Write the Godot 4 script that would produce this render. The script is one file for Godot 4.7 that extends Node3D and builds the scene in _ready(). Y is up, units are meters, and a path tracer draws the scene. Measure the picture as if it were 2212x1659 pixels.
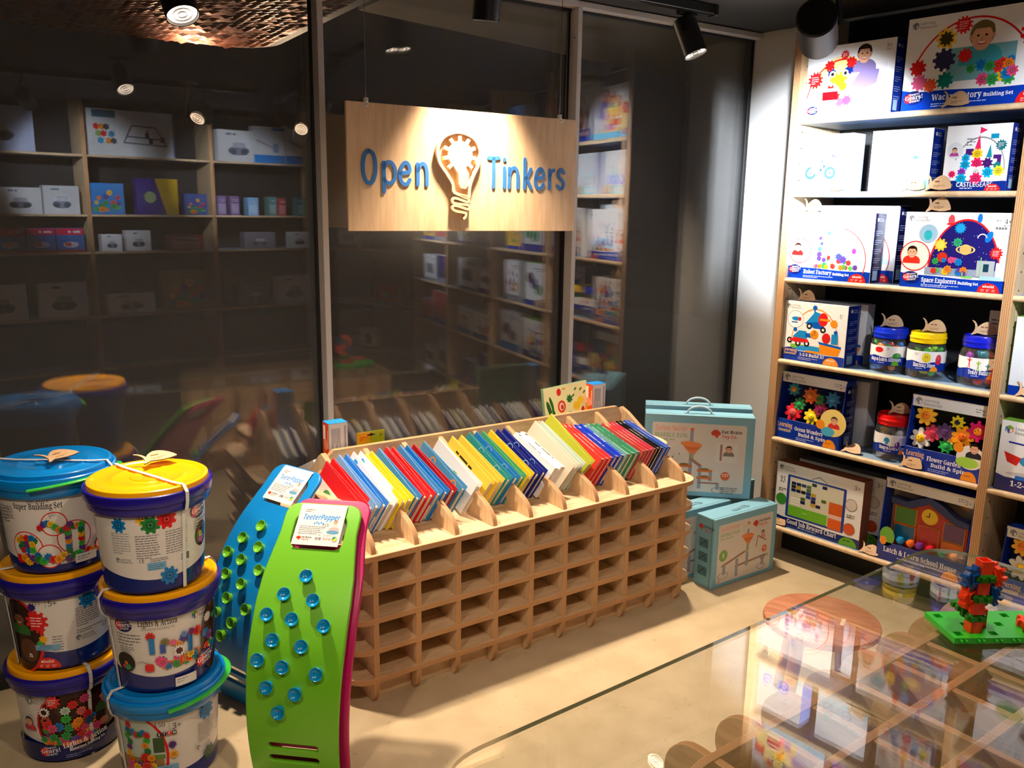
extends Node3D
# A toy shop corner at night: book rack before a glass front, stacked buckets, bookcase, glass table.
# ---- frames of reference -------------------------------------------------------------------
const EYE := 1.5136
const YAW := 40.63837
const PITCH := 11.69991
const ROLL := 0.89972
const FOV := 48.9015
const GA := 7.91637            # the glass front's turn, degrees
const GD := 2.92               # distance of its inner face from the camera's foot
const X0 := 3.1952             # bookcase front plane
const XW := 3.55               # right wall plane
const CEIL := 2.325
const SHELVES := [1.889, 1.601, 1.2495, 0.903, 0.5573, 0.1587]
var gdir: Vector3
var gnorm: Vector3
var rack_o := Vector3(1.2710, 0, -2.1076)
var rack_u := Vector3(0.99488, 0, 0.10109)
var rack_w := Vector3(0.10109, 0, -0.99488)
var used := {}
var M := {}
var wood_cache := {}

func G(s: float, off: float, y: float) -> Vector3:   # a point by the glass: along it, off it into the room, up
	return gdir * s + gnorm * (GD - off) + Vector3(0, y, 0)

func R(u: float, w: float, y: float) -> Vector3:     # a point on the book rack: along, back, up
	return rack_o + rack_u * u + rack_w * w + Vector3(0, y, 0)

# ---- nodes ---------------------------------------------------------------------------------
func numbered(c: String) -> String:
	if not used.has(c):
		used[c] = 0
		return c
	used[c] += 1
	return "%s_%03d" % [c, used[c]]

func tag(o: Node3D, label: String, category: String, group := "") -> Node3D:
	if label: o.set_meta("label", label)
	if category: o.set_meta("category", category)
	if group: o.set_meta("group", group)
	return o

func thing(called: String, label: String, category: String, at := Vector3.ZERO, turn := 0.0, group := "") -> Node3D:
	var o := Node3D.new()
	o.name = numbered(called)
	add_child(o)
	o.position = at
	o.rotation_degrees.y = turn
	return tag(o, label, category, group)

func part(called: String, mesh: Mesh, m: Material, parent: Node3D, at := Vector3.ZERO, rot := Vector3.ZERO) -> MeshInstance3D:
	var o := MeshInstance3D.new()
	o.name = numbered(called) if parent == self else called
	o.mesh = mesh
	if m: o.material_override = m
	parent.add_child(o, true)
	o.position = at
	o.rotation_degrees = rot
	return o

func struct(called: String, mesh: Mesh, m: Material, label: String, at := Vector3.ZERO, rot := Vector3.ZERO) -> MeshInstance3D:
	var o := part(called, mesh, m, self, at, rot)
	o.set_meta("kind", "structure")
	o.set_meta("label", label)
	return o

# ---- mesh building -------------------------------------------------------------------------
class MB:
	var v := PackedVector3Array()
	var n := PackedVector3Array()
	var c := PackedColorArray()
	var t := PackedVector2Array()
	var ix := PackedInt32Array()
	func tri(a: Vector3, b: Vector3, d: Vector3, nn: Vector3, col := Color.WHITE, ua := Vector2.ZERO, ub := Vector2.ZERO, ud := Vector2.ZERO) -> void:
		var k := v.size()
		if (b - a).cross(d - a).dot(nn) > 0.0:      # turned clockwise as seen from the front
			v.append_array([a, d, b]); t.append_array([ua, ud, ub])
		else:
			v.append_array([a, b, d]); t.append_array([ua, ub, ud])
		n.append_array([nn, nn, nn]); c.append_array([col, col, col]); ix.append_array([k, k + 1, k + 2])
	func quad(a: Vector3, b: Vector3, d: Vector3, e: Vector3, nn := Vector3.ZERO, col := Color.WHITE, u0 := 0.0, u1 := 1.0, v0 := 0.0, v1 := 1.0) -> void:
		var q := nn if nn != Vector3.ZERO else (b - a).cross(d - a).normalized()
		tri(a, b, d, q, col, Vector2(u0, v0), Vector2(u1, v0), Vector2(u1, v1))
		tri(a, d, e, q, col, Vector2(u0, v0), Vector2(u1, v1), Vector2(u0, v1))
	func smooth_quad(p: Array, q: Array, col := Color.WHITE) -> void:   # corners and their normals
		var k := v.size()
		for i in 4:
			v.append(p[i]); n.append(q[i]); c.append(col); t.append(Vector2(i % 2, i / 2))
		var s: Vector3 = q[0] + q[1] + q[2] + q[3]
		if (p[1] - p[0]).cross(p[2] - p[0]).dot(s) + (p[2] - p[0]).cross(p[3] - p[0]).dot(s) > 0.0:
			ix.append_array([k, k + 2, k + 1, k, k + 3, k + 2])
		else:
			ix.append_array([k, k + 1, k + 2, k, k + 2, k + 3])
	func add(o: MB, xf := Transform3D()) -> void:
		var k := v.size()
		for i in o.v.size():
			v.append(xf * o.v[i]); n.append((xf.basis * o.n[i]).normalized())
		c.append_array(o.c); t.append_array(o.t)
		for i in o.ix: ix.append(i + k)
	func arrays() -> Array:
		var a := []
		a.resize(Mesh.ARRAY_MAX)
		a[Mesh.ARRAY_VERTEX] = v; a[Mesh.ARRAY_NORMAL] = n; a[Mesh.ARRAY_COLOR] = c; a[Mesh.ARRAY_TEX_UV] = t; a[Mesh.ARRAY_INDEX] = ix
		return a
	func mesh(m: Material = null, into: ArrayMesh = null) -> ArrayMesh:
		var am := into if into else ArrayMesh.new()
		if v.size() == 0: return am
		am.add_surface_from_arrays(Mesh.PRIMITIVE_TRIANGLES, arrays())
		if m: am.surface_set_material(am.get_surface_count() - 1, m)
		return am

func box_mb(size: Vector3, at := Vector3.ZERO, b := 0.0012, col := Color.WHITE, mb: MB = null) -> MB:   # a box about «at» with bevelled edges
	if mb == null: mb = MB.new()
	var h := size / 2.0
	b = minf(b, minf(h.x, minf(h.y, h.z)) * 0.4)
	var k := h - Vector3(b, b, b)
	var ax := [Vector3.RIGHT, Vector3.UP, Vector3.BACK]
	for i in 3:
		var u: Vector3 = ax[(i + 1) % 3]
		var w: Vector3 = ax[(i + 2) % 3]
		for s in [-1.0, 1.0]:
			var o: Vector3 = at + ax[i] * h[i] * s
			var du := u * k[(i + 1) % 3]
			var dw := w * k[(i + 2) % 3]
			mb.quad(o - du - dw, o + du - dw, o + du + dw, o - du + dw, ax[i] * s, col)
	if b > 0.0:
		for i in 3:
			var j := (i + 1) % 3
			var l := (i + 2) % 3
			for si in [-1.0, 1.0]:
				for sj in [-1.0, 1.0]:
					var p1: Vector3 = at + ax[i] * h[i] * si + ax[j] * k[j] * sj
					var p2: Vector3 = at + ax[i] * k[i] * si + ax[j] * h[j] * sj
					var e: Vector3 = ax[l] * k[l]
					mb.quad(p1 - e, p2 - e, p2 + e, p1 + e, (ax[i] * si + ax[j] * sj).normalized(), col)
		for sx in [-1.0, 1.0]:
			for sy in [-1.0, 1.0]:
				for sz in [-1.0, 1.0]:
					mb.tri(at + Vector3(h.x * sx, k.y * sy, k.z * sz), at + Vector3(k.x * sx, h.y * sy, k.z * sz), at + Vector3(k.x * sx, k.y * sy, h.z * sz), Vector3(sx, sy, sz).normalized(), col)
	return mb

func boxm(size: Vector3, at := Vector3.ZERO, b := 0.0012) -> ArrayMesh:
	return box_mb(size, at, b).mesh()

func lathe_mb(prof: Array, seg := 48, col := Color.WHITE, mb: MB = null, sharp := 40.0) -> MB:   # profile of Vector2(radius, height), spun about y
	if mb == null: mb = MB.new()
	var nm := []
	for i in prof.size() - 1:
		var d: Vector2 = prof[i + 1] - prof[i]
		nm.append(Vector2(d.y, -d.x).normalized())
	for i in prof.size() - 1:
		var na: Vector2 = nm[i]
		var nb: Vector2 = nm[i]
		if i > 0 and absf(rad_to_deg(nm[i].angle_to(nm[i - 1]))) < sharp: na = (nm[i] + nm[i - 1]).normalized()
		if i < nm.size() - 1 and absf(rad_to_deg(nm[i].angle_to(nm[i + 1]))) < sharp: nb = (nm[i] + nm[i + 1]).normalized()
		for k in seg:
			var a0 := TAU * k / seg
			var a1 := TAU * (k + 1) / seg
			var d0 := Vector3(sin(a0), 0, cos(a0))
			var d1 := Vector3(sin(a1), 0, cos(a1))
			var p: Vector2 = prof[i]
			var q: Vector2 = prof[i + 1]
			mb.smooth_quad([d0 * p.x + Vector3.UP * p.y, d1 * p.x + Vector3.UP * p.y, d1 * q.x + Vector3.UP * q.y, d0 * q.x + Vector3.UP * q.y],
				[d0 * na.x + Vector3.UP * na.y, d1 * na.x + Vector3.UP * na.y, d1 * nb.x + Vector3.UP * nb.y, d0 * nb.x + Vector3.UP * nb.y], col)
	return mb

func lathe(prof: Array, seg := 48) -> ArrayMesh:
	return lathe_mb(prof, seg).mesh()

func tube_mb(pts: Array, r: float, seg := 8, mb: MB = null, col := Color.WHITE, flat := 1.0) -> MB:   # a bar swept along points; flat < 1 makes it a band
	if mb == null: mb = MB.new()
	var rings := []
	var up := Vector3.UP
	for i in pts.size():
		var d: Vector3 = (pts[mini(i + 1, pts.size() - 1)] - pts[maxi(i - 1, 0)]).normalized()
		if absf(d.dot(up)) > 0.95 and i == 0: up = Vector3.RIGHT
		var s := d.cross(up).normalized()
		up = s.cross(d).normalized()
		var ring := []
		for k in seg:
			var a := TAU * k / seg
			ring.append([pts[i] + s * cos(a) * r + up * sin(a) * r * flat, (s * cos(a) * flat + up * sin(a)).normalized()])
		rings.append(ring)
	for i in pts.size() - 1:
		for k in seg:
			var a: Array = rings[i][k]
			var b: Array = rings[i][(k + 1) % seg]
			var c: Array = rings[i + 1][(k + 1) % seg]
			var e: Array = rings[i + 1][k]
			mb.smooth_quad([a[0], b[0], c[0], e[0]], [a[1], b[1], c[1], e[1]], col)
	for e in [[0, 1], [pts.size() - 1, pts.size() - 2]]:
		var nn: Vector3 = (pts[e[0]] - pts[e[1]]).normalized()
		for k in range(1, seg - 1): mb.tri(rings[e[0]][0][0], rings[e[0]][k][0], rings[e[0]][k + 1][0], nn, col)
	return mb

func inset(poly: PackedVector2Array, b: float) -> PackedVector2Array:    # moved inwards by b at each corner (counter-clockwise outline)
	var o := PackedVector2Array()
	var s := 1.0
	var ar := 0.0
	for i in poly.size(): ar += poly[i].cross(poly[(i + 1) % poly.size()])
	if ar < 0.0: s = -1.0
	for i in poly.size():
		var a := (poly[i] - poly[i - 1]).normalized()
		var c := (poly[(i + 1) % poly.size()] - poly[i]).normalized()
		var m := (a + c).normalized()
		if m == Vector2.ZERO: m = a
		var nrm := Vector2(-m.y, m.x) * s
		o.append(poly[i] + nrm * b / maxf(0.5, absf(m.dot(a))))
	return o

func extrude(poly: PackedVector2Array, th: float, b := 0.0008, face: Material = null, edge: Material = null) -> ArrayMesh:   # outline in xy, thickness along z; caps and sides are two surfaces
	var caps := MB.new()
	var side := MB.new()
	var ins := inset(poly, b) if b > 0.0 else poly
	var ids := Geometry2D.triangulate_polygon(ins)
	var z := th / 2.0
	for i in range(0, ids.size(), 3):
		for s in [-1.0, 1.0]:
			var q := []
			for j in 3: q.append(Vector3(ins[ids[i + j]].x, ins[ids[i + j]].y, z * s))
			caps.tri(q[0], q[1], q[2], Vector3(0, 0, s), Color.WHITE, ins[ids[i]], ins[ids[i + 1]], ins[ids[i + 2]])
	var ar := 0.0
	for i in poly.size(): ar += poly[i].cross(poly[(i + 1) % poly.size()])
	var sg := 1.0 if ar > 0.0 else -1.0
	var per := 0.0
	var nrm := []
	for i in poly.size():
		var d := (poly[(i + 1) % poly.size()] - poly[i]).normalized() * sg
		nrm.append(Vector3(d.y, -d.x, 0))
	for i in poly.size():
		var j := (i + 1) % poly.size()
		var p := Vector3(poly[i].x, poly[i].y, 0)
		var q := Vector3(poly[j].x, poly[j].y, 0)
		var pi := Vector3(ins[i].x, ins[i].y, 0)
		var qi := Vector3(ins[j].x, ins[j].y, 0)
		var n0: Vector3 = nrm[i]
		var n1: Vector3 = nrm[i]
		var prev: Vector3 = nrm[i - 1]
		var nxt: Vector3 = nrm[j]
		if n0.dot(prev) > 0.75: n0 = (n0 + prev).normalized()
		if n1.dot(nxt) > 0.75: n1 = (n1 + nxt).normalized()
		var zb := Vector3(0, 0, z - b)
		var l := p.distance_to(q)
		var k := side.v.size()
		side.smooth_quad([p - zb, q - zb, q + zb, p + zb], [n0, n1, n1, n0])
		for e in [[0, per, 0.0], [1, per + l, 0.0], [2, per + l, 1.0], [3, per, 1.0]]: side.t[k + e[0]] = Vector2(e[1] * 8.0, e[2])
		if b > 0.0:
			for s in [-1.0, 1.0]:
				var f := Vector3(0, 0, s)
				side.smooth_quad([p + zb * s, q + zb * s, qi + f * z, pi + f * z], [(n0 + f).normalized(), (n1 + f).normalized(), (n1 + f).normalized(), (n0 + f).normalized()])
				var kk := side.v.size() - 4
				for e in 4: side.t[kk + e] = Vector2(per * 8.0, 0.5 + s * 0.5)
		per += l
	return side.mesh(edge, caps.mesh(face))

func ply(w: float, h: float, th: float) -> ArrayMesh:    # a plain rectangular board, centred
	return extrude(PackedVector2Array([Vector2(-w / 2, -h / 2), Vector2(w / 2, -h / 2), Vector2(w / 2, h / 2), Vector2(-w / 2, h / 2)]), th, 0.0008, M.birch, M.ply_edge)

func arc(cx: float, cy: float, r: float, a0: float, a1: float, n: int) -> PackedVector2Array:   # degrees
	var o := PackedVector2Array()
	for i in n + 1:
		var a := deg_to_rad(lerpf(a0, a1, float(i) / n))
		o.append(Vector2(cx + cos(a) * r, cy + sin(a) * r))
	return o

func round_rect(x: float, y: float, w: float, h: float, r: float, n := 5) -> PackedVector2Array:
	if r <= 0.0: return PackedVector2Array([Vector2(x, y), Vector2(x + w, y), Vector2(x + w, y + h), Vector2(x, y + h)])
	var o := arc(x + w - r, y + r, r, -90, 0, n)
	o.append_array(arc(x + w - r, y + h - r, r, 0, 90, n))
	o.append_array(arc(x + r, y + h - r, r, 90, 180, n))
	o.append_array(arc(x + r, y + r, r, 180, 270, n))
	return o

# ---- materials -----------------------------------------------------------------------------
func srgb(r: int, g: int, b: int) -> Color:
	return Color(r / 255.0, g / 255.0, b / 255.0)

func mat(col: Color, rough := 0.6, metal := 0.0, spec := 0.5) -> StandardMaterial3D:
	var m := StandardMaterial3D.new()
	m.albedo_color = col
	m.roughness = rough
	m.metallic = metal
	m.metallic_specular = spec
	return m

func noise_tex(seed_: int, freq: float, ramp: Array, w := 512, h := 512, normal := false) -> NoiseTexture2D:
	var n := FastNoiseLite.new()
	n.seed = seed_
	n.frequency = freq
	n.fractal_octaves = 4
	var t := NoiseTexture2D.new()
	t.width = w
	t.height = h
	t.seamless = true
	t.noise = n
	t.as_normal_map = normal
	if ramp:
		var g := Gradient.new()
		g.offsets = PackedFloat32Array(ramp[0])
		g.colors = PackedColorArray(ramp[1])
		t.color_ramp = g
	return t

func wood(dark: Color, light: Color, seed_: int, scale: Vector3, rough := 0.5) -> StandardMaterial3D:
	var m := mat(Color.WHITE, rough)
	m.albedo_texture = noise_tex(seed_, 0.012, [[0.25, 0.5, 0.75], [dark, dark.lerp(light, 0.6), light]])
	m.uv1_triplanar = true
	m.uv1_scale = scale
	return m

func make_materials() -> void:
	M.birch = wood(srgb(206, 174, 134), srgb(222, 194, 156), 4, Vector3(1.1, 5.0, 5.0), 0.5)
	M.birch_up = wood(srgb(208, 176, 136), srgb(224, 196, 158), 9, Vector3(6.0, 0.9, 6.0), 0.5)
	M.sign_wood = wood(srgb(222, 186, 144), srgb(232, 200, 160), 21, Vector3(6.0, 0.8, 6.0), 0.45)
	M.stool_wood = wood(srgb(178, 112, 78), srgb(202, 138, 100), 14, Vector3(7.0, 3.0, 1.2), 0.35)
	# plywood edge: alternating plies across the thickness
	var im := Image.create(64, 64, false, Image.FORMAT_RGB8)
	for y in 64:
		var k := int(y / 64.0 * 9.0)
		for x in 64:
			var j := 0.03 * sin(x * 0.6 + k * 2.1) + 0.02 * sin(x * 1.7 + k)
			var c := srgb(198, 154, 106) if k % 2 == 0 else srgb(166, 118, 76)
			im.set_pixel(x, y, c.lightened(maxf(j, 0.0)).darkened(maxf(-j, 0.0)))
	var e := mat(Color.WHITE, 0.6)
	e.albedo_texture = ImageTexture.create_from_image(im)
	M.ply_edge = e
	M.print = mat(Color.WHITE, 0.38)
	M.print.vertex_color_use_as_albedo = true
	M.gloss_print = mat(Color.WHITE, 0.13)
	M.gloss_print.vertex_color_use_as_albedo = true
	M.paint = mat(Color.WHITE, 0.3)
	M.paint.vertex_color_use_as_albedo = true
	M.card_blue = mat(srgb(28, 44, 120), 0.4)
	M.white = mat(srgb(236, 236, 236), 0.5)
	M.black = mat(srgb(18, 18, 19), 0.45)
	M.lamp_black = mat(srgb(22, 22, 23), 0.38)
	M.dark_back = mat(srgb(22, 22, 24), 0.7)
	M.steel = mat(srgb(190, 192, 196), 0.25, 1.0)
	M.frame = mat(srgb(204, 200, 196), 0.4)
	M.frame_dark = mat(srgb(20, 20, 20), 0.5)
	M.wall = mat(srgb(206, 204, 200), 0.75)
	M.ceiling = mat(srgb(58, 58, 58), 0.85)
	M.shelf_top = mat(srgb(128, 156, 184), 0.45)
	var gl := mat(Color(1, 1, 1, 0.02), 0.0)
	gl.transparency = BaseMaterial3D.TRANSPARENCY_ALPHA
	M.pane = gl
	M.clear = mat(Color(1, 1, 1, 0.03), 0.03)
	M.clear.transparency = BaseMaterial3D.TRANSPARENCY_ALPHA
	M.table_glass = mat(Color(0.42, 0.48, 0.3, 0.06), 0.0)
	M.table_glass.transparency = BaseMaterial3D.TRANSPARENCY_ALPHA
	M.glass_edge = mat(srgb(120, 128, 100), 0.1)
	M.strap = mat(srgb(226, 224, 222), 0.35)
	M.whale = wood(srgb(196, 158, 118), srgb(214, 178, 138), 33, Vector3(20.0, 60.0, 20.0), 0.6)
	M.whale_edge = mat(srgb(88, 56, 34), 0.7)
	M.paper = mat(srgb(232, 226, 212), 0.8)

func plastic(col: Color, rough := 0.28) -> StandardMaterial3D:
	var key := "p" + col.to_html() + str(rough)
	if not wood_cache.has(key): wood_cache[key] = mat(col, rough)
	return wood_cache[key]

# ---- print: flat artwork drawn as layers of coloured outlines --------------------------------
class Pr:
	var items := []            # [triangles, colour]
	var fonts := {}
	var seed_ := 1
	func put(tris: PackedVector2Array, col: Color) -> void:
		items.append([tris, col.srgb_to_linear()])
	func poly(p: PackedVector2Array, col: Color) -> void:
		var ids := Geometry2D.triangulate_polygon(p)
		var t := PackedVector2Array()
		for i in ids: t.append(p[i])
		put(t, col)
	func rect(x: float, y: float, w: float, h: float, col: Color, r := 0.0) -> void:
		if r <= 0.0:
			poly(PackedVector2Array([Vector2(x, y), Vector2(x + w, y), Vector2(x + w, y + h), Vector2(x, y + h)]), col)
			return
		var o := PackedVector2Array()
		for q in [[x + w - r, y + r, -90], [x + w - r, y + h - r, 0], [x + r, y + h - r, 90], [x + r, y + r, 180]]:
			for i in 5:
				var a := deg_to_rad(q[2] + i * 22.5)
				o.append(Vector2(q[0] + cos(a) * r, q[1] + sin(a) * r))
		poly(o, col)
	func ell(cx: float, cy: float, rx: float, ry: float, col: Color, a0 := 0.0, a1 := 360.0, n := 28, rot := 0.0) -> void:
		var t := PackedVector2Array()
		var c := Vector2(cx, cy)
		for i in n:
			var a := deg_to_rad(lerpf(a0, a1, float(i) / n))
			var b := deg_to_rad(lerpf(a0, a1, float(i + 1) / n))
			t.append_array([c, c + Vector2(cos(a) * rx, sin(a) * ry).rotated(rot), c + Vector2(cos(b) * rx, sin(b) * ry).rotated(rot)])
		put(t, col)
	func ring(cx: float, cy: float, r: float, w: float, col: Color, a0 := 0.0, a1 := 360.0, n := 36, sy := 1.0) -> void:
		var t := PackedVector2Array()
		var c := Vector2(cx, cy)
		for i in n:
			var a := deg_to_rad(lerpf(a0, a1, float(i) / n))
			var b := deg_to_rad(lerpf(a0, a1, float(i + 1) / n))
			var p := Vector2(cos(a), sin(a) * sy)
			var q := Vector2(cos(b), sin(b) * sy)
			t.append_array([c + p * (r - w), c + p * r, c + q * r, c + p * (r - w), c + q * r, c + q * (r - w)])
		put(t, col)
	func gear(cx: float, cy: float, r: float, teeth: int, col: Color, hub := true, turn := 0.0) -> void:
		var p := PackedVector2Array()
		for i in teeth:
			for k in [[0.0, 0.76], [0.2, 0.78], [0.3, 1.0], [0.7, 1.0], [0.8, 0.78]]:
				var a: float = TAU * (i + k[0]) / teeth + turn
				p.append(Vector2(cx + cos(a) * r * k[1], cy + sin(a) * r * k[1]))
		poly(p, col)
		if hub:
			ell(cx, cy, r * 0.5, r * 0.5, col.darkened(0.22), 0, 360, 14)
			rect(cx - r * 0.22, cy - r * 0.22, r * 0.44, r * 0.44, col.lightened(0.12))
			rect(cx - r * 0.12, cy - r * 0.12, r * 0.24, r * 0.24, col.darkened(0.55))
	func line(pts: Array, w: float, col: Color) -> void:
		var t := PackedVector2Array()
		for i in pts.size() - 1:
			var d: Vector2 = (pts[i + 1] - pts[i]).normalized()
			var s := Vector2(-d.y, d.x) * w / 2.0
			var a: Vector2 = pts[i] - d * w * 0.3
			var b: Vector2 = pts[i + 1] + d * w * 0.3
			t.append_array([a - s, b - s, b + s, a - s, b + s, a + s])
		put(t, col)
	func bars(x: float, y: float, w: float, n: int, dy: float, h: float, col: Color) -> void:   # lines of type too small to read
		var r := RandomNumberGenerator.new()
		r.seed = int(x * 9173 + y * 7919 + n * 31) + 77
		var t := PackedVector2Array()
		for i in n:
			var px := x
			var end := x + w * (r.randf_range(0.45, 0.8) if i == n - 1 else r.randf_range(0.88, 1.0))
			while px < end:
				var l := minf(h * r.randf_range(1.5, 6.0), end - px)
				var q := y - i * dy
				t.append_array([Vector2(px, q), Vector2(px + l, q), Vector2(px + l, q + h), Vector2(px, q), Vector2(px + l, q + h), Vector2(px, q + h)])
				px += l + h * 0.8
		put(t, col)
	func barcode(x: float, y: float, w: float, h: float) -> void:
		rect(x - w * 0.06, y - h * 0.1, w * 1.12, h * 1.2, Color.WHITE)
		var r := RandomNumberGenerator.new()
		r.seed = 5
		var px := x
		while px < x + w:
			var l := w * r.randf_range(0.012, 0.04)
			rect(px, y, l, h, Color(0.1, 0.1, 0.1))
			px += l + w * r.randf_range(0.012, 0.035)
	func text(s: String, x: float, y: float, em: float, col: Color, font := "serif", anchor := 0.0, squeeze := 1.0, slant := 0.0, tilt := 0.0) -> float:
		# set in real letters; returns the width. fonts: sans, bold, serif, slab (serif bold)
		var key := s + "|" + font
		if not fonts.has(key):
			var tm := TextMesh.new()
			var f := SystemFont.new()
			f.font_names = PackedStringArray(["Droid Serif" if font in ["serif", "slab"] else "Droid Sans"])
			f.font_weight = 700 if font in ["bold", "slab"] else 400
			tm.font = f
			tm.text = s
			tm.font_size = 48
			tm.pixel_size = 1.0 / 48.0
			tm.depth = 0.0
			tm.curve_step = 2.0
			tm.horizontal_alignment = HORIZONTAL_ALIGNMENT_LEFT
			tm.vertical_alignment = VERTICAL_ALIGNMENT_BOTTOM
			var a := tm.get_mesh_arrays()
			var vv: PackedVector3Array = a[Mesh.ARRAY_VERTEX]
			var nn: PackedVector3Array = a[Mesh.ARRAY_NORMAL]
			var ii: PackedInt32Array = a[Mesh.ARRAY_INDEX] if a[Mesh.ARRAY_INDEX] != null and a[Mesh.ARRAY_INDEX].size() else PackedInt32Array(range(vv.size()))
			var got := PackedVector2Array()
			for i in range(0, ii.size(), 3):
				if nn[ii[i]].z > 0.5:
					for j in 3: got.append(Vector2(vv[ii[i + j]].x, vv[ii[i + j]].y))
			var least := Vector2(1e9, 1e9)
			var most := Vector2(-1e9, -1e9)
			for g in got:
				least = least.min(g); most = most.max(g)
			fonts[key] = [got, least, most]
		var q: PackedVector2Array = fonts[key][0]
		var lo: Vector2 = fonts[key][1]
		var hi: Vector2 = fonts[key][2]
		if squeeze < 0.0: squeeze = minf(1.0, -squeeze / ((hi.x - lo.x) * em))      # no wider than that
		var wid := (hi.x - lo.x) * em * squeeze
		var t := PackedVector2Array()
		for p in q:
			var l := Vector2((p.x - lo.x) * em * squeeze - wid * anchor, (p.y - base(font, fonts)) * em)
			l.x += l.y * slant
			t.append(l.rotated(tilt) + Vector2(x, y))
		put(t, col)
		return wid
	static func base(font: String, cache: Dictionary) -> float:    # height of the baseline, found from a letter that stands on it
		var key := "#" + font
		if not cache.has(key):
			var tm := TextMesh.new()
			var f := SystemFont.new()
			f.font_names = PackedStringArray(["Droid Serif" if font in ["serif", "slab"] else "Droid Sans"])
			f.font_weight = 700 if font in ["bold", "slab"] else 400
			tm.font = f
			tm.text = "H"
			tm.font_size = 48
			tm.pixel_size = 1.0 / 48.0
			tm.depth = 0.0
			tm.vertical_alignment = VERTICAL_ALIGNMENT_BOTTOM
			var y := 1e9
			for p in tm.get_mesh_arrays()[Mesh.ARRAY_VERTEX]: y = minf(y, p.y)
			cache[key] = y
		return cache[key]
	func flat(xf: Transform3D, step := 0.000015, lift := 0.0003) -> MB:      # printed on a plane: x right, y up, z out
		var mb := MB.new()
		var nn := xf.basis.z.normalized()
		var z := lift
		for it in items:
			var t: PackedVector2Array = it[0]
			for i in range(0, t.size(), 3):
				mb.tri(xf * Vector3(t[i].x, t[i].y, z), xf * Vector3(t[i + 1].x, t[i + 1].y, z), xf * Vector3(t[i + 2].x, t[i + 2].y, z), nn, it[1])
			z += step
		return mb
	func wrapped(rad: Callable, seg: int, half_turn: float, step := 0.00003, lift := 0.0004) -> MB:
		# printed round an upright body: x is angle * 0.14, cut along the body's own facets so that layers nest
		var mb := MB.new()
		var z := lift
		var w := TAU / seg
		for it in items:
			var t: PackedVector2Array = it[0]
			for i in range(0, t.size(), 3):
				var pts := [t[i], t[i + 1], t[i + 2]]
				var lo := minf(pts[0].x, minf(pts[1].x, pts[2].x)) / 0.14
				var hi := maxf(pts[0].x, maxf(pts[1].x, pts[2].x)) / 0.14
				for k in range(floori(maxf(lo, -half_turn) / w), ceili(minf(hi, half_turn) / w)):
					var c := cut(cut(pts, k * w * 0.14, 1.0), (k + 1) * w * 0.14, -1.0)
					if c.size() < 3: continue
					var am := (k + 0.5) * w
					for j in range(1, c.size() - 1):
						var q := []
						for p in [c[0], c[j], c[j + 1]]:
							var a: float = p.x / 0.14
							var r: float = (rad.call(p.y) + z) * cos(w / 2.0) / cos(a - am)
							q.append(Vector3(sin(a) * r, p.y, cos(a) * r))
						var k0 := mb.v.size()
						mb.tri(q[0], q[1], q[2], Vector3(sin(am), 0, cos(am)), it[1])
						for e in 3:
							var p3: Vector3 = mb.v[k0 + e]
							mb.n[k0 + e] = Vector3(p3.x, 0, p3.z).normalized()
			z += step
		return mb
	static func cut(p: Array, x: float, s: float) -> Array:     # keep what lies on the side s of x
		var o := []
		for i in p.size():
			var a: Vector2 = p[i]
			var b: Vector2 = p[(i + 1) % p.size()]
			var ia := (a.x - x) * s >= 0.0
			var ib := (b.x - x) * s >= 0.0
			if ia: o.append(a)
			if ia != ib: o.append(a.lerp(b, (x - a.x) / (b.x - a.x)))
		return o

	# ---- recurring motifs
	func star_badge(cx: float, cy: float, r: float, col: Color, n := 12) -> void:
		gear(cx, cy, r, n, col, false)
		bars(cx - r * 0.5, cy + r * 0.3, r, 4, r * 0.24, r * 0.09, Color(1, 0.85, 0.85))
	func heap(x: float, y: float, w: float, h: float, n: int, s: int, size: float) -> void:    # a toy pile of bright gears
		var r := RandomNumberGenerator.new()
		r.seed = s
		var cols := [Color(0.9, 0.2, 0.18), Color(0.98, 0.75, 0.12), Color(0.2, 0.62, 0.3), Color(0.1, 0.5, 0.8), Color(0.95, 0.5, 0.15), Color(0.4, 0.25, 0.6), Color(0.92, 0.3, 0.5), Color(0.35, 0.75, 0.3)]
		for i in n:
			var q := r.randf()
			gear(x + w * r.randf(), y + h * q * q, size * r.randf_range(0.7, 1.15), 8, cols[r.randi() % cols.size()], true, r.randf() * 3.0)
	func child(cx: float, cy: float, s: float, hair: Color, shirt: Color, skin := Color(0.88, 0.66, 0.52)) -> void:   # a smiling child, head and shoulders
		ell(cx, cy - s * 1.15, s * 1.15, s * 0.75, shirt, 0, 180)
		rect(cx - s * 1.15, cy - s * 1.5, s * 2.3, s * 0.36, shirt)
		rect(cx - s * 0.22, cy - s * 0.75, s * 0.44, s * 0.4, skin.darkened(0.12))
		ell(cx, cy + s * 0.12, s * 0.68, s * 0.74, hair)
		ell(cx, cy - s * 0.08, s * 0.56, s * 0.68, skin)
		ell(cx, cy + s * 0.42, s * 0.62, s * 0.4, hair, 0, 180)
		for k in [-1.0, 1.0]:
			ell(cx + k * s * 0.22, cy + s * 0.05, s * 0.08, s * 0.06, Color(0.15, 0.1, 0.08), 0, 360, 10)
			ell(cx + k * s * 0.6, cy - s * 0.02, s * 0.1, s * 0.15, skin.darkened(0.08), 0, 360, 10)
		ell(cx, cy - s * 0.16, s * 0.07, s * 0.1, skin.darkened(0.15), 0, 360, 8)
		ell(cx, cy - s * 0.3, s * 0.26, s * 0.16, Color(0.75, 0.3, 0.28), 180, 360, 12)
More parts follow.
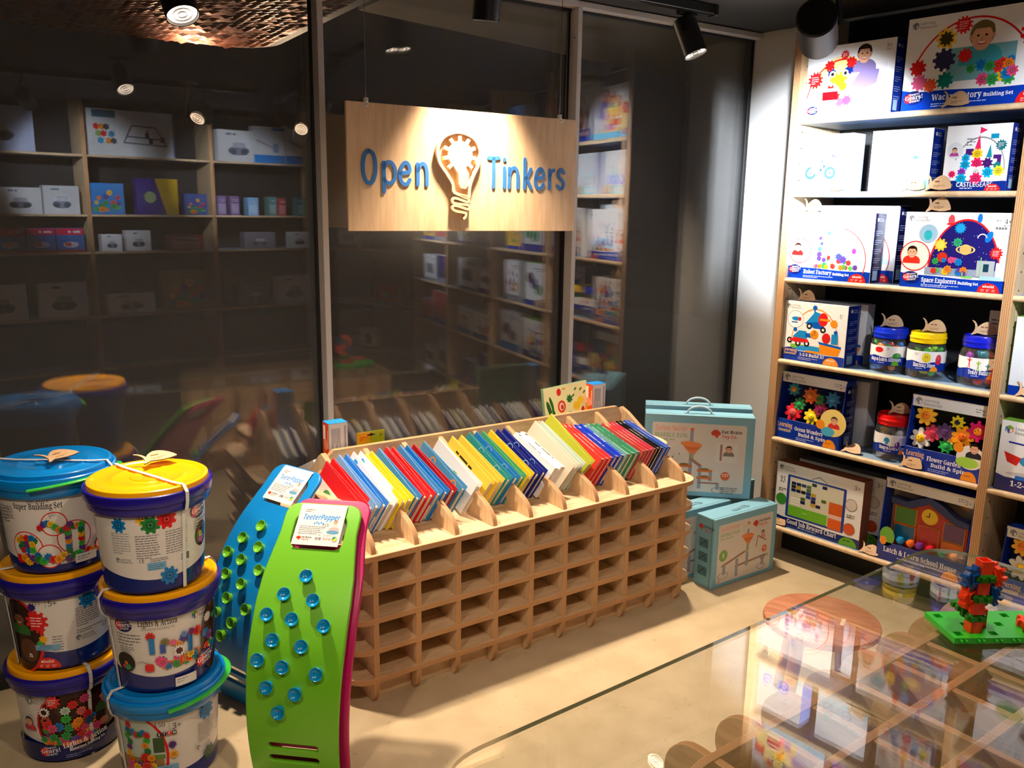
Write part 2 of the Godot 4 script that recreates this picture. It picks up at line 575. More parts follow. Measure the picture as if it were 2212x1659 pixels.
		ell(cx, cy - s * 0.3, s * 0.22, s * 0.08, Color.WHITE, 180, 360, 12)
	func cube_logo(x: float, y: float, s: float, col: Color, full := false) -> void:     # the small cube with two lines of name
		var c := Vector2(x + s * 0.5, y + s * 0.5)
		var h := []
		for i in 6: h.append(c + Vector2(cos(PI / 6 + i * PI / 3), sin(PI / 6 + i * PI / 3)) * s * 0.55)
		poly(PackedVector2Array([c, h[0], h[1], h[2]]), Color(0.45, 0.65, 0.25) if full else col.lightened(0.1))
		poly(PackedVector2Array([c, h[2], h[3], h[4]]), Color(0.15, 0.35, 0.65) if full else col)
		poly(PackedVector2Array([c, h[4], h[5], h[0]]), Color(0.9, 0.6, 0.4) if full else col.lightened(0.25))
		text("L", x + s * 0.14, y + s * 0.16, s * 0.5, Color.WHITE, "bold")
		text("R", x + s * 0.6, y + s * 0.16, s * 0.5, Color.WHITE, "bold")
		text("Learning", x + s * 1.2, y + s * 0.52, s * 0.56, col, "sans")
		text("Resources", x + s * 1.2, y - s * 0.02, s * 0.56, col, "sans")
	func gears_logo(cx: float, cy: float, s: float) -> void:
		ell(cx, cy, s * 1.5, s * 1.0, Color(0.1, 0.14, 0.4))
		gear(cx - s * 0.75, cy - s * 0.1, s * 0.72, 9, Color(0.86, 0.15, 0.16), false)
		text("Gears!", cx + s * 0.1, cy + s * 0.36, s * 0.5, Color(0.95, 0.9, 0.9), "slab", 0.5, 1.0, 0.0, 0.12)
		text("Gears!", cx + s * 0.1, cy - s * 0.22, s * 0.82, Color.WHITE, "slab", 0.5, 1.0, 0.0, 0.12)
		text("Gears!", cx + s * 0.2, cy - s * 0.62, s * 0.5, Color(0.95, 0.9, 0.9), "slab", 0.5, 1.0, 0.0, 0.12)
	func build_dome(cx: float, y: float, r: float, col: Color, word := "build") -> void:
		ell(cx, y, r, r * 0.9, col, 0, 180)
		ell(cx - r * 0.45, y + r * 0.55, r * 0.09, r * 0.09, Color.WHITE, 0, 360, 10)
		text(word, cx + r * 0.08, y + r * 0.46, r * 0.32, Color(1, 0.92, 0.9), "slab", 0.5)
		for k in 3: bars(cx - r * 0.68 + k * r * 0.5, y + r * 0.24, r * 0.36, 2, r * 0.13, r * 0.05, Color(1, 0.8, 0.75))
	func brain_logo(x: float, y: float, s: float, two := true) -> void:
		for k in [[0.5, 0.55, 0.42, 0.36], [0.25, 0.5, 0.26, 0.28], [0.78, 0.48, 0.24, 0.26], [0.62, 0.12, 0.16, 0.14]]: ell(x + s * k[0], y + s * k[1], s * k[2], s * k[3], Color(0.83, 0.26, 0.2), 0, 360, 16)
		for k in [[0.3, 0.6], [0.55, 0.68], [0.75, 0.5], [0.48, 0.4]]: ring(x + s * k[0], y + s * k[1], s * 0.13, s * 0.04, Color(0.55, 0.12, 0.1), 20, 290, 10)
		text("Fat Brain", x + s * 1.15, y + s * 0.5, s * 0.5, Color(0.12, 0.12, 0.12), "bold")
		text("Toy Co.", x + s * 1.15, y - s * 0.02, s * 0.5, Color(0.85, 0.27, 0.2), "bold")

func cam_basis() -> Basis:
	var y := deg_to_rad(YAW)
	var p := deg_to_rad(PITCH)
	var r := deg_to_rad(ROLL)
	var f0 := Vector3(sin(y), 0, -cos(y))
	var r0 := Vector3(cos(y), 0, sin(y))
	var f := f0 * cos(p) - Vector3.UP * sin(p)
	var u := Vector3.UP * cos(p) + f0 * sin(p)
	return Basis(r0 * cos(r) + u * sin(r), u * cos(r) - r0 * sin(r), -f)

func aim(o: Node3D, dir: Vector3) -> void:       # turns the node's -z to dir
	var z := -dir.normalized()
	var x := (Vector3.UP if absf(z.y) < 0.98 else Vector3.RIGHT).cross(z).normalized()
	o.basis = Basis(x, z.cross(x), z)

func spot(at: Vector3, dir: Vector3, energy: float, half: float, col: Color, soft := 1.0, size := 0.04) -> void:
	var l := SpotLight3D.new()
	l.name = numbered("spot_light")
	add_child(l)
	l.position = at
	aim(l, dir)
	l.light_energy = energy
	l.light_color = col
	l.spot_angle = half
	l.spot_angle_attenuation = soft
	l.spot_range = 12.0
	l.spot_attenuation = 2.0
	l.light_size = size
	l.shadow_enabled = true

func lamp(lens: Vector3, dir: Vector3, energy: float, half: float, col: Color, label: String, track_y := 2.288, glow := 6.0, len := 0.15, group := "") -> Node3D:
	# a black cylinder spotlight on a bracket under the ceiling track
	var o := thing("track_spotlight", label, "spotlight", lens - dir.normalized() * len, 0.0, group)
	var d := dir.normalized()
	var body := MB.new()
	lathe_mb([Vector2(0.0, 0.0), Vector2(0.042, 0.0), Vector2(0.0465, 0.004), Vector2(0.0465, len), Vector2(0.0435, len), Vector2(0.0425, len - 0.012), Vector2(0.0, len - 0.013)], 40, Color.WHITE, body)
	var b := part("housing", body.mesh(), M.lamp_black, o)
	var y := d
	var x := y.cross(Vector3.UP if absf(y.y) < 0.97 else Vector3.RIGHT).normalized()
	b.basis = Basis(x, y, x.cross(y))
	var disc := lathe([Vector2(0.0, len - 0.008), Vector2(0.0405, len - 0.008), Vector2(0.0405, len - 0.0095)], 32)
	var gm := mat(Color(0.9, 0.9, 0.9), 0.4)
	gm.emission_enabled = true
	gm.emission = col
	gm.emission_energy_multiplier = glow
	part("lens", disc, gm, b)
	# louvre of rings in front of the lens
	var lv := MB.new()
	for r in [0.012, 0.026]: lathe_mb([Vector2(r, len - 0.007), Vector2(r + 0.0012, len - 0.007), Vector2(r + 0.0012, len - 0.002), Vector2(r, len - 0.002), Vector2(r, len - 0.007)], 24, Color.WHITE, lv)
	part("louvre", lv.mesh(), M.lamp_black, b)
	# bracket: from the side of the housing up to the track
	var side := Vector3(0, 0, 0) + d * len * 0.35 + x * 0.05
	var top := Vector3(d.x * len * 0.2, track_y - (lens.y - d.y * len), d.z * len * 0.2)
	var arm := MB.new()
	tube_mb([d * len * 0.35 + x * 0.04, side, Vector3(top.x, maxf(side.y, top.y - 0.03), top.z) , top], 0.008, 8, arm)
	part("bracket", arm.mesh(), M.lamp_black, o)
	part("adapter", boxm(Vector3(0.1, 0.022, 0.03), top + Vector3(0, 0.003, 0), 0.003), M.lamp_black, o)
	spot(lens + d * 0.004, d, energy, half, col)
	return o

func lights_and_camera() -> void:
	var cam := Camera3D.new()
	cam.name = "camera"
	add_child(cam)
	cam.transform = Transform3D(cam_basis(), Vector3(0, EYE, 0))
	cam.fov = FOV
	cam.near = 0.05
	cam.far = 60.0
	cam.current = true
	var e := Environment.new()
	e.background_mode = Environment.BG_COLOR
	e.background_color = Color(0.004, 0.004, 0.006)
	e.tonemap_mode = Environment.TONE_MAPPER_LINEAR
	e.tonemap_exposure = 1.0
	e.sdfgi_enabled = true
	e.ssao_enabled = true
	e.ssil_enabled = true
	var w := WorldEnvironment.new()
	w.name = "environment"
	w.environment = e
	add_child(w)

const WARM := Color(1.0, 0.90, 0.79)
const COOL := Color(0.93, 0.96, 1.0)

func lamps() -> void:
	var g := "spotlights on the ceiling tracks"
	# on the track along the glass
	lamp(Vector3(0.928, 2.027, -2.516), Vector3(0.05, -1.0, 0.55), 5.4, 46, WARM, "tilted black spotlight with honeycomb louvre against the copper canopy, above the buckets", 2.288, 8.0, 0.15, g)
	lamp(Vector3(1.88, 2.128, -2.355), Vector3(0.03, -1.0, -0.16), 5.6, 40, WARM, "upright black cylinder spotlight hanging over the hanging wooden sign", 2.288, 8.0, 0.15, g)
	lamp(Vector3(2.868, 2.129, -2.246), Vector3(0.12, -1.0, 0.42), 5.2, 46, WARM, "black spotlight tilted towards the shop, right of the sign near the glass corner", 2.288, 9.0, 0.15, g)
	# nearer the bookcase, seen from behind
	lamp(Vector3(2.02, 1.935, -1.205), Vector3(1.0, -0.20, -0.52), 24.0, 19, COOL, "large dark cylinder spotlight seen from behind, aimed at the top of the bookcase", 2.288, 5.0, 0.15, g)
	# further lamps of the shop, outside the picture
	for q in [[Vector3(2.05, 2.1, -0.35), Vector3(1.0, -0.45, -0.35), 6.5, 30, COOL], [Vector3(2.05, 2.1, 0.75), Vector3(1.0, -0.5, 0.1), 9.0, 28, COOL],
			[Vector3(0.35, 2.12, 0.55), Vector3(0.15, -0.3, 1.0), 9.0, 24, COOL], [Vector3(-0.75, 2.12, 0.35), Vector3(0.0, -0.3, 1.0), 9.0, 24, COOL],
			[Vector3(1.45, 2.12, 0.9), Vector3(0.2, -0.3, 1.0), 9.0, 24, COOL],
			[Vector3(0.9, 2.12, -0.5), Vector3(0.25, -1.0, -0.75), 1.4, 48, WARM], [Vector3(-0.3, 2.12, -0.9), Vector3(0.5, -1.0, -0.7), 1.5, 48, WARM], [Vector3(1.9, 2.12, -0.45), Vector3(0.25, -1.0, 0.0), 1.2, 48, WARM]]:
		lamp(q[0], q[1], q[2], q[3], q[4], "black cylinder spotlight on the ceiling of the shop behind the viewpoint", 2.288, 5.0, 0.15, "spotlights behind the viewpoint")
	# tracks
	var t := thing("ceiling_track", "black lighting track on the ceiling along the glass, ending above the tilted spotlight", "track", G(1.1, 0.3, 2.298), -GA)
	part("rail", boxm(Vector3(3.02, 0.034, 0.036), Vector3(0, 0.006, 0), 0.002), M.lamp_black, t)
	part("end_cap", boxm(Vector3(0.02, 0.04, 0.042), Vector3(1.515, 0.004, 0), 0.003), M.lamp_black, t)
	var t2 := thing("ceiling_track", "black lighting track on the ceiling in front of the bookcase", "track", Vector3(2.0, 2.298, -0.1), 90)
	part("rail", boxm(Vector3(2.6, 0.034, 0.036), Vector3(0, 0.006, 0), 0.002), M.lamp_black, t2)
	var t3 := thing("ceiling_track", "black lighting track on the ceiling behind the viewpoint", "track", Vector3(0.4, 2.298, 0.5), -8)
	part("rail", boxm(Vector3(2.8, 0.034, 0.036), Vector3(0, 0.006, 0), 0.002), M.lamp_black, t3)

func room() -> void:
	# floor: pale sheet floor, walls, ceiling with thickness
	var fm := mat(Color.WHITE, 0.42)
	fm.albedo_texture = noise_tex(3, 0.01, [[0.2, 0.5, 0.8], [srgb(186, 168, 134), srgb(192, 174, 140), srgb(197, 179, 146)]], 1024, 1024)
	fm.uv1_triplanar = true
	fm.uv1_world_triplanar = true
	fm.uv1_scale = Vector3(0.6, 0.6, 0.6)
	fm.detail_enabled = true
	fm.detail_blend_mode = BaseMaterial3D.BLEND_MODE_MUL
	fm.detail_albedo = noise_tex(17, 0.09, [[0.0, 0.8, 0.84, 1.0], [Color.WHITE, Color.WHITE, srgb(240, 234, 224), srgb(232, 224, 210)]])
	# the floor ends at the glass
	var a := G(-3.4, 0.0, 0)
	var b := G(2.62 + 0.6, 0.0, 0)
	var fp := PackedVector2Array([Vector2(a.x, -a.z), Vector2(XW + 0.1, -G((XW + 0.1) / cos(deg_to_rad(GA)) - 0.4, 0, 0).z), Vector2(XW + 0.1, -4.2), Vector2(a.x, -4.2)])
	fp[1].y = -glass_z(XW + 0.1)
	fp[0].y = -glass_z(a.x)
	struct("floor", extrude(fp, 0.1, 0.0), fm, "pale beige sheet floor with faint specks", Vector3(0, -0.05, 0), Vector3(-90, 0, 0))
	struct("ceiling", extrude(PackedVector2Array([Vector2(a.x - 0.3, -glass_z(a.x - 0.3) + 0.1), Vector2(XW + 0.2, -glass_z(XW + 0.2) + 0.1), Vector2(XW + 0.2, -4.3), Vector2(a.x - 0.3, -4.3)]), 0.12, 0.0), M.ceiling, "dark grey ceiling", Vector3(0, CEIL + 0.06, 0), Vector3(-90, 0, 0))
	var zc := glass_z(XW)
	struct("wall_right", boxm(Vector3(0.12, CEIL, 4.2 - zc + 0.02), Vector3(XW + 0.06, CEIL / 2, (4.2 + zc) / 2), 0.0), M.wall, "light grey wall between the glass and the bookcase")
	var dw := mat(srgb(24, 23, 23), 0.8)
	struct("wall_back", boxm(Vector3(7.4, CEIL, 0.12), Vector3(0.2, CEIL / 2, 4.2), 0.0), dw, "dark wall behind the viewpoint")
	struct("wall_left", boxm(Vector3(0.12, CEIL, 8.4), Vector3(a.x - 0.06, CEIL / 2, 0.4), 0.0), dw, "dark wall left of the viewpoint")
	window()
	outside()

func glass_z(x: float) -> float:      # where the inner face of the glass stands at x
	var s := (x - gnorm.x * GD) / gdir.x
	return (gdir * s + gnorm * GD).z

func window() -> void:
	# posts at the picture's two mullions, header and sill; each field two panes of glass
	var s0 := -2.3
	var m1 := 1.029 * (GD - 0.06) / 2.78
	var m2 := 2.0715 * (GD - 0.06) / 2.78
	var s3 := (XW - gnorm.x * GD) / gdir.x
	var at := [s0, m1, m2, s3]
	var q := Basis(gdir, Vector3.UP, -gnorm)
	for k in 3:
		var w := Node3D.new()
		w.name = "window_%d" % (k + 1)
		add_child(w)
		w.transform = Transform3D(q, G((at[k] + at[k + 1]) / 2.0, 0, 0))
		w.set_meta("kind", "structure")
		w.set_meta("label", ["left field of the shop front glass behind the buckets", "middle field of the shop front glass behind the hanging sign", "right field of the shop front glass next to the wall"][k])
		var wid: float = at[k + 1] - at[k]
		part("pane", boxm(Vector3(wid - 0.02, CEIL - 0.06, 0.006), Vector3(0, CEIL / 2, -0.004), 0.0), M.pane, w)
		part("pane", boxm(Vector3(wid - 0.02, CEIL - 0.06, 0.006), Vector3(0, CEIL / 2, -0.024), 0.0), M.pane, w)
		part("header", boxm(Vector3(wid, 0.022, 0.06), Vector3(0, 2.3085, 0.03), 0.001), M.frame, w)
		part("header_gasket", boxm(Vector3(wid, 0.012, 0.02), Vector3(0, 2.2915, 0.006), 0.001), M.frame_dark, w)
		part("sill", boxm(Vector3(wid, 0.035, 0.05), Vector3(0, 0.0175, 0.005), 0.001), M.frame_dark, w)
		for s in ([1.0] if k == 0 else ([-1.0] if k == 2 else [-1.0, 1.0])):
			part("edge_gasket", boxm(Vector3(0.012, CEIL - 0.06, 0.012), Vector3(s * (wid / 2 - 0.014), CEIL / 2, 0.004), 0.0008), M.frame_dark, w)
		if k == 2: part("edge_gasket", boxm(Vector3(0.02, CEIL - 0.06, 0.03), Vector3(wid / 2 - 0.012, CEIL / 2, 0.0), 0.0008), M.frame_dark, w)
	for k in [1, 2]:
		var t := struct("trim_%d" % k, boxm(Vector3(0.021, CEIL - 0.03, 0.062), Vector3.ZERO, 0.0012), M.frame, ["slim pale window post left of the hanging sign", "slim pale window post right of the hanging sign"][k - 1])
		t.transform = Transform3D(q, G(at[k], 0.031, (CEIL - 0.03) / 2.0))
		part("screw", boxm(Vector3(0.003, 0.006, 0.006), Vector3(-0.0112, 2.2 - CEIL / 2, 0.01)), M.black, t)

func outside() -> void:
	# the passage beyond the glass: a soffit, a canopy of copper scales, dark paving
	var q := Basis(gdir, Vector3.UP, -gnorm)
	var pave := struct("ground", boxm(Vector3(14, 0.1, 9), Vector3.ZERO, 0.0), mat(srgb(20, 19, 18), 0.7), "dark paving outside the glass")
	pave.transform = Transform3D(q, G(2.0, -4.6, -0.06))
	var olive := mat(srgb(120, 116, 96), 0.8)
	# underside edge runs off obliquely from the glass
	var pts := PackedVector2Array()
	for p in [[1.53, 0.03], [7.2, 0.03], [7.2, 2.12], [4.81, 1.535], [2.861, 1.051], [1.53, 0.735]]: pts.append(Vector2(p[0], p[1]))
	var so := struct("soffit", extrude(pts, 0.12, 0.0), olive, "olive grey soffit outside above the glass")
	so.transform = Transform3D(Basis(gdir, gnorm, Vector3.UP), gnorm * GD + Vector3(0, 2.405, 0))
	# canopy
	var cn := thing("copper_canopy", "copper scaled canopy outside the glass at the upper left, rounded at its corner", "canopy", gnorm * GD + Vector3(0, 2.345, 0))
	cn.basis = Basis(gdir, Vector3.UP, -gnorm)
	var flip := PackedVector2Array([Vector2(-3.2, 0.4), Vector2(1.5, 0.4), Vector2(1.5, 1.7)])
	flip.append_array(arc(1.24, 1.72, 0.26, 0, 90, 8))
	flip.append_array(PackedVector2Array([Vector2(-3.2, 1.98)]))
	var core := part("canopy_body", extrude(flip, 0.16, 0.0), mat(srgb(88, 88, 90), 0.6), cn, Vector3(0, 0.08, 0), Vector3(-90, 0, 0))
	core.set_meta("label", "grey rim and body of the canopy")
	# scales: flat triangles of copper, each lapped at its own small angle
	var cm := mat(srgb(196, 112, 70), 0.38, 0.85)
	cm.vertex_color_use_as_albedo = true
	var mb := MB.new()
	var rng := RandomNumberGenerator.new()
	rng.seed = 8
	var sx := 0.075
	var sz := 0.03
	var ins := inset(flip, 0.055)
	var row := 0
	var z := 0.5
	while z < 1.98:
		var x := -3.2 + (row % 2) * sx * 0.5
		while x < 1.55:
			if Geometry2D.is_point_in_polygon(Vector2(x, z), ins):
				var tl := rng.randf_range(0.004, 0.014)
				var k := rng.randf_range(0.55, 1.0)
				var a := Vector3(x - sx * 0.5, 0.0, -z)
				var b := Vector3(x + sx * 0.5, -0.002, -z)
				var c := Vector3(x + sx * 0.1, -tl, -z - sz)
				var nn := (b - a).cross(c - a).normalized()
				if nn.y > 0: nn = -nn
				mb.tri(a, b, c, nn, Color(k, k * 0.95, k * 0.9))
				var d := Vector3(x + sx * 0.6, 0.0, -z - sz)
				nn = (b - c).cross(d - c).normalized()
				if nn.y > 0: nn = -nn
				mb.tri(b, c, d, nn, Color(k * 0.8, k * 0.78, k * 0.75))
			x += sx
		z += sz
		row += 1
	var sc := part("copper_scales", mb.mesh(), cm, cn, Vector3(0, -0.003, 0))
	sc.set_meta("kind", "stuff")
	lamp(G(1.2, -2.35, 2.0), Vector3(0.1, 0.55, 0.8), 0.9, 50, Color(1.0, 0.85, 0.7), "small lamp in the passage outside, below the copper canopy", 2.2, 1.0, 0.12)
	lamp(G(1.9, -2.6, 2.0), Vector3(-0.35, 0.5, 1.0), 0.7, 60, Color(1.0, 0.86, 0.7), "small lamp in the passage outside, below the soffit", 2.2, 1.0, 0.12)

# ---- bookcases -------------------------------------------------------------------------------
func bookcase(bays: int, width: float, depth: float, label: String, at: Vector3, turn: float, left_outer := true, right_outer := true, shelf_list: Array = SHELVES) -> Node3D:
	# base at the middle of the front; +z is the front, x runs right as seen from it
	var o := thing("bookcase", label, "bookcase", at, turn)
	var t := 0.0323
	var top := 2.31
	for k in bays + 1:
		if (k == 0 and not left_outer) or (k == bays and not right_outer): continue
		var x := k * width
		var pn := extrude(PackedVector2Array([Vector2(-depth, 0), Vector2(0, 0), Vector2(0, top), Vector2(-depth, top)]), t, 0.0012, M.birch_up, M.ply_edge)
		part("side_panel", pn, null, o, Vector3(x, 0, 0), Vector3(0, -90, 0))
	if left_outer: part("outer_cladding", boxm(Vector3(0.004, top, depth - 0.004), Vector3(-t / 2 - 0.0022, top / 2, -depth / 2 - 0.003), 0.0), M.dark_back, o)
	var pins := MB.new()
	for b in bays:
		for e in [[b * width + t / 2 + 0.0004, 1.0], [(b + 1) * width - t / 2 - 0.0004, -1.0]]:
			for zz in [-0.045, -depth + 0.06]:
				var y := 0.24
				while y < 2.1:
					box_mb(Vector3(0.0008, 0.006, 0.006), Vector3(e[0], y, zz), 0.0, Color.WHITE, pins)
					y += 0.064
	var ph := part("pin_holes", pins.mesh(), M.black, o)
	ph.set_meta("kind", "stuff")
	for b in bays:
		var x0 := b * width + t / 2
		var w := width - t
		part("back_panel", boxm(Vector3(w, top - 0.002, 0.008), Vector3(x0 + w / 2, top / 2, -depth + 0.006), 0.0), M.dark_back, o)
		for y in shelf_list:
			var s := part("shelf", boxm(Vector3(w - 0.001, 0.0195, depth - 0.02), Vector3(x0 + w / 2, y - 0.0105, -depth / 2 - 0.002), 0.0016), M.shelf_top, o)
			# rounded pale front edge
			var ed := PackedVector2Array([Vector2(-0.006, -0.0105), Vector2(-0.006, 0.0105)])
			ed.append_array(arc(0.0, 0.0, 0.0105, 80, -80, 6))
			part("shelf_edge", extrude(ed, w - 0.001, 0.0, M.birch, M.birch), null, s, Vector3(x0 + w / 2, y - 0.0105, -0.009), Vector3(0, -90, 0))
		part("kick_board", boxm(Vector3(w, 0.13, 0.016), Vector3(x0 + w / 2, 0.066, -0.16), 0.001), M.dark_back, o)
	return o

# ---- packages --------------------------------------------------------------------------------
var font_cache := {}
const RED := Color(0.86, 0.15, 0.15)
const NAVY := Color(0.09, 0.17, 0.5)
const BLUE := Color(0.07, 0.22, 0.66)
const GREY := Color(0.45, 0.45, 0.47)
const INK := Color(0.14, 0.14, 0.16)
const ORANGE := Color(0.96, 0.58, 0.12)

func pr() -> Pr:
	var p := Pr.new()
	p.fonts = font_cache
	return p

func carton(called: String, label: String, category: String, size: Vector3, front: Pr, body: Color, side: Pr = null, group := "", m: Material = null) -> Node3D:
	# base at the middle of the bottom; the printed front looks to +z
	var o := thing(called, label, category, Vector3.ZERO, 0.0, group)
	part("carton", boxm(size, Vector3(0, size.y / 2, 0), 0.0015), plastic(body, 0.4), o)
	var pm: Material = m if m else M.gloss_print
	if front: part("printed_front", front.flat(Transform3D(Basis(), Vector3(-size.x / 2, 0, size.z / 2))).mesh(), pm, o)
	if side: part("printed_side", side.flat(Transform3D(Basis(Vector3(0, 0, -1), Vector3.UP, Vector3.RIGHT), Vector3(size.x / 2, 0, size.z / 2))).mesh(), pm, o)
	return o

func on_case(o: Node3D, z0: float, z1: float, y: float, depth: float, inset_ := 0.02, turn := 0.0) -> Node3D:    # stands on a shelf of the right-hand bookcase, front to the shop
	o.position = Vector3(X0 + inset_ + depth / 2.0, y, (z0 + z1) / 2.0)
	o.rotation_degrees.y = -90.0 + turn
	return o

func spine_side(d: float, h: float, s: int, dark := NAVY) -> Pr:      # the narrow side with small type
	var p := pr()
	p.rect(0.001, 0.001, d - 0.002, h - 0.002, dark)
	p.cube_logo(d * 0.2, h * 0.88, d * 0.16, Color(0.75, 0.78, 0.85))
	for k in 5: p.bars(d * 0.15, h * (0.74 - k * 0.13), d * 0.7, 3, h * 0.028, h * 0.008, Color(0.6, 0.65, 0.8))
	p.rect(d * 0.2, h * 0.04, d * 0.45, h * 0.14, Color(0.55, 0.66, 0.78))
	return p

func front_base(w: float, h: float, title: String, sub: String, em: float, band := 0.15, col := BLUE, logo := true) -> Pr:
	var p := pr()
	p.rect(0.0008, 0.0008, w - 0.0016, h - 0.0016, Color(0.95, 0.95, 0.95))
	var b := h * band
	var pts := PackedVector2Array([Vector2(0.0008, 0.0008), Vector2(w - 0.0008, 0.0008), Vector2(w - 0.0008, b * 0.92)])
	for i in 8: pts.append(Vector2(w * (0.94 - i * 0.12), b * (0.95 - 0.06 * sin(i * 0.8))))
	pts.append(Vector2(0.0008, b * 1.15))
	p.poly(pts, col)
	if logo: p.cube_logo(w * 0.03, h * 0.88, h * 0.075, GREY)
	if title:
		var l := p.text(title, w * 0.22, b * 0.48, em, Color.WHITE, "slab", 0.0, -w * 0.34)
		if sub: p.text(sub, w * 0.22 + l + em * 0.2, b * 0.48, em * 0.6, Color.WHITE, "slab", 0.0, -w * 0.19)
		p.bars(w * 0.22, b * 0.26, w * 0.4, 2, b * 0.12, b * 0.05, Color(0.75, 0.8, 0.95))
	return p

func age(p: Pr, x: float, y: float, em: float, n: String, left := "") -> void:
	if left:
		p.text(left, x - em * 0.5, y, em * 0.75, GREY, "serif", 1.0)
		p.line([Vector2(x - em * 0.3, y - em * 0.25), Vector2(x - em * 0.3, y + em * 0.7)], em * 0.03, GREY)
	p.text(n, x, y, em, INK, "serif")
	p.bars(x, y - em * 0.3, em * 1.0, 2, em * 0.16, em * 0.06, GREY)

func whale(scale := 1.0) -> ArrayMesh:
	var key := "whale" + str(scale)
	if not wood_cache.has(key):
		var p := PackedVector2Array()
		for q in [[0.02, 0.60], [0.0, 0.57], [0.09, 0.48], [0.13, 0.36], [0.135, 0.24], [0.10, 0.12], [0.0, -0.02], [0.03, -0.05], [0.14, 0.0], [0.24, 0.05], [0.36, 0.02], [0.55, -0.01], [0.78, 0.0], [0.98, 0.045], [1.0, 0.08], [0.97, 0.2], [0.9, 0.35], [0.8, 0.47], [0.68, 0.54], [0.55, 0.55], [0.42, 0.49], [0.31, 0.4], [0.23, 0.31], [0.19, 0.44], [0.12, 0.54]]:
			p.append(Vector2(q[0] - 0.5, q[1] + 0.02) * 0.085 * scale)
		wood_cache[key] = extrude(p, 0.003, 0.0, M.whale, M.whale_edge)
	return wood_cache[key]

func whale_tag(label: String, at: Vector3, turn: Vector3, scale := 1.0) -> Node3D:
	var o := thing("whale_price_tag", label, "price tag", at, 0.0, "wooden whale price tags")
	o.rotation_degrees = turn
	part("plate", whale(scale), null, o)
	var p := pr()
	p.bars(-0.012 * scale, 0.026 * scale, 0.03 * scale, 1, 0.01, 0.0045 * scale, Color(0.45, 0.3, 0.18))
	p.bars(-0.014 * scale, 0.014 * scale, 0.036 * scale, 2, 0.0045 * scale, 0.0018 * scale, Color(0.5, 0.34, 0.22))
	part("burnt_lettering", p.flat(Transform3D(Basis(), Vector3(0, 0, 0.0015)), 0.00002, 0.0001).mesh(), M.print, o)
	return o

func tag_case(label: String, z: float, y: float, inset_ := 0.012, s := 1.0, turn := 0.0, lean := -12.0) -> void:
	var o := whale_tag(label, Vector3(X0 + inset_, y + 0.003, z), Vector3.ZERO, s)
	o.rotation_degrees = Vector3(lean, -90.0 + turn, 0)

# the artwork of each package in the bookcase
func art_dragon(w: float, h: float) -> Pr:
	var p := front_base(w, h, "", "", 0.02, 0.13, Color(0.5, 0.82, 0.95))
	p.ell(w * 0.42, h * 0.12, w * 0.4, h * 0.72, Color(0.98, 0.86, 0.55), 0, 180)
	p.ring(w * 0.42, h * 0.12, w * 0.42, w * 0.012, RED, 20, 165, 36, 1.22)
	p.rect(w * 0.62, h * 0.14, w * 0.3, h * 0.55, Color(0.93, 0.9, 0.92))
	p.child(w * 0.66, h * 0.83, h * 0.16, Color(0.16, 0.1, 0.08), Color(0.5, 0.44, 0.62))
	p.poly(PackedVector2Array([Vector2(w * 0.52, h * 0.4), Vector2(w * 0.66, h * 0.66), Vector2(w * 0.84, h * 0.6), Vector2(w * 0.82, h * 0.42), Vector2(w * 0.56, h * 0.32)]), Color(0.5, 0.44, 0.62))
	p.ell(w * 0.54, h * 0.36, w * 0.06, h * 0.06, Color(0.88, 0.66, 0.52))
	for q in [[0.3, 0.62, 0.05, NAVY], [0.5, 0.64, 0.05, NAVY], [0.34, 0.54, 0.06, Color(0.95, 0.8, 0.15)], [0.43, 0.55, 0.06, Color(0.97, 0.8, 0.15)], [0.4, 0.48, 0.05, ORANGE], [0.44, 0.42, 0.05, ORANGE], [0.3, 0.36, 0.07, RED], [0.36, 0.28, 0.06, RED], [0.42, 0.2, 0.05, Color(0.9, 0.3, 0.5)], [0.5, 0.22, 0.055, Color(0.45, 0.25, 0.6)], [0.27, 0.72, 0.06, RED], [0.52, 0.74, 0.06, RED]]: p.gear(w * q[0], h * q[1], w * q[2], 8, q[3], false)
	for k in [0.31, 0.46]:
		p.ell(w * k, h * 0.6, w * 0.035, w * 0.035, Color(0.85, 0.9, 0.7)); p.ell(w * k, h * 0.6, w * 0.018, w * 0.018, INK)
	p.rect(w * 0.2, h * 0.36, w * 0.2, h * 0.045, Color.WHITE); p.rect(w * 0.22, h * 0.2, w * 0.17, h * 0.045, Color.WHITE)
	p.rect(w * 0.21, h * 0.24, w * 0.18, h * 0.12, Color(0.7, 0.08, 0.1))
	p.star_badge(w * 0.11, h * 0.54, w * 0.09, RED)
	p.star_badge(w * 0.44, h * 0.85, w * 0.05, RED)
	p.gears_logo(w * 0.1, h * 0.11, h * 0.06)
	p.rect(w * 0.6, h * 0.09, w * 0.14, h * 0.03, Color(0.55, 0.85, 0.9))
	age(p, w * 0.9, h * 0.88, h * 0.075, "5+")
	return p

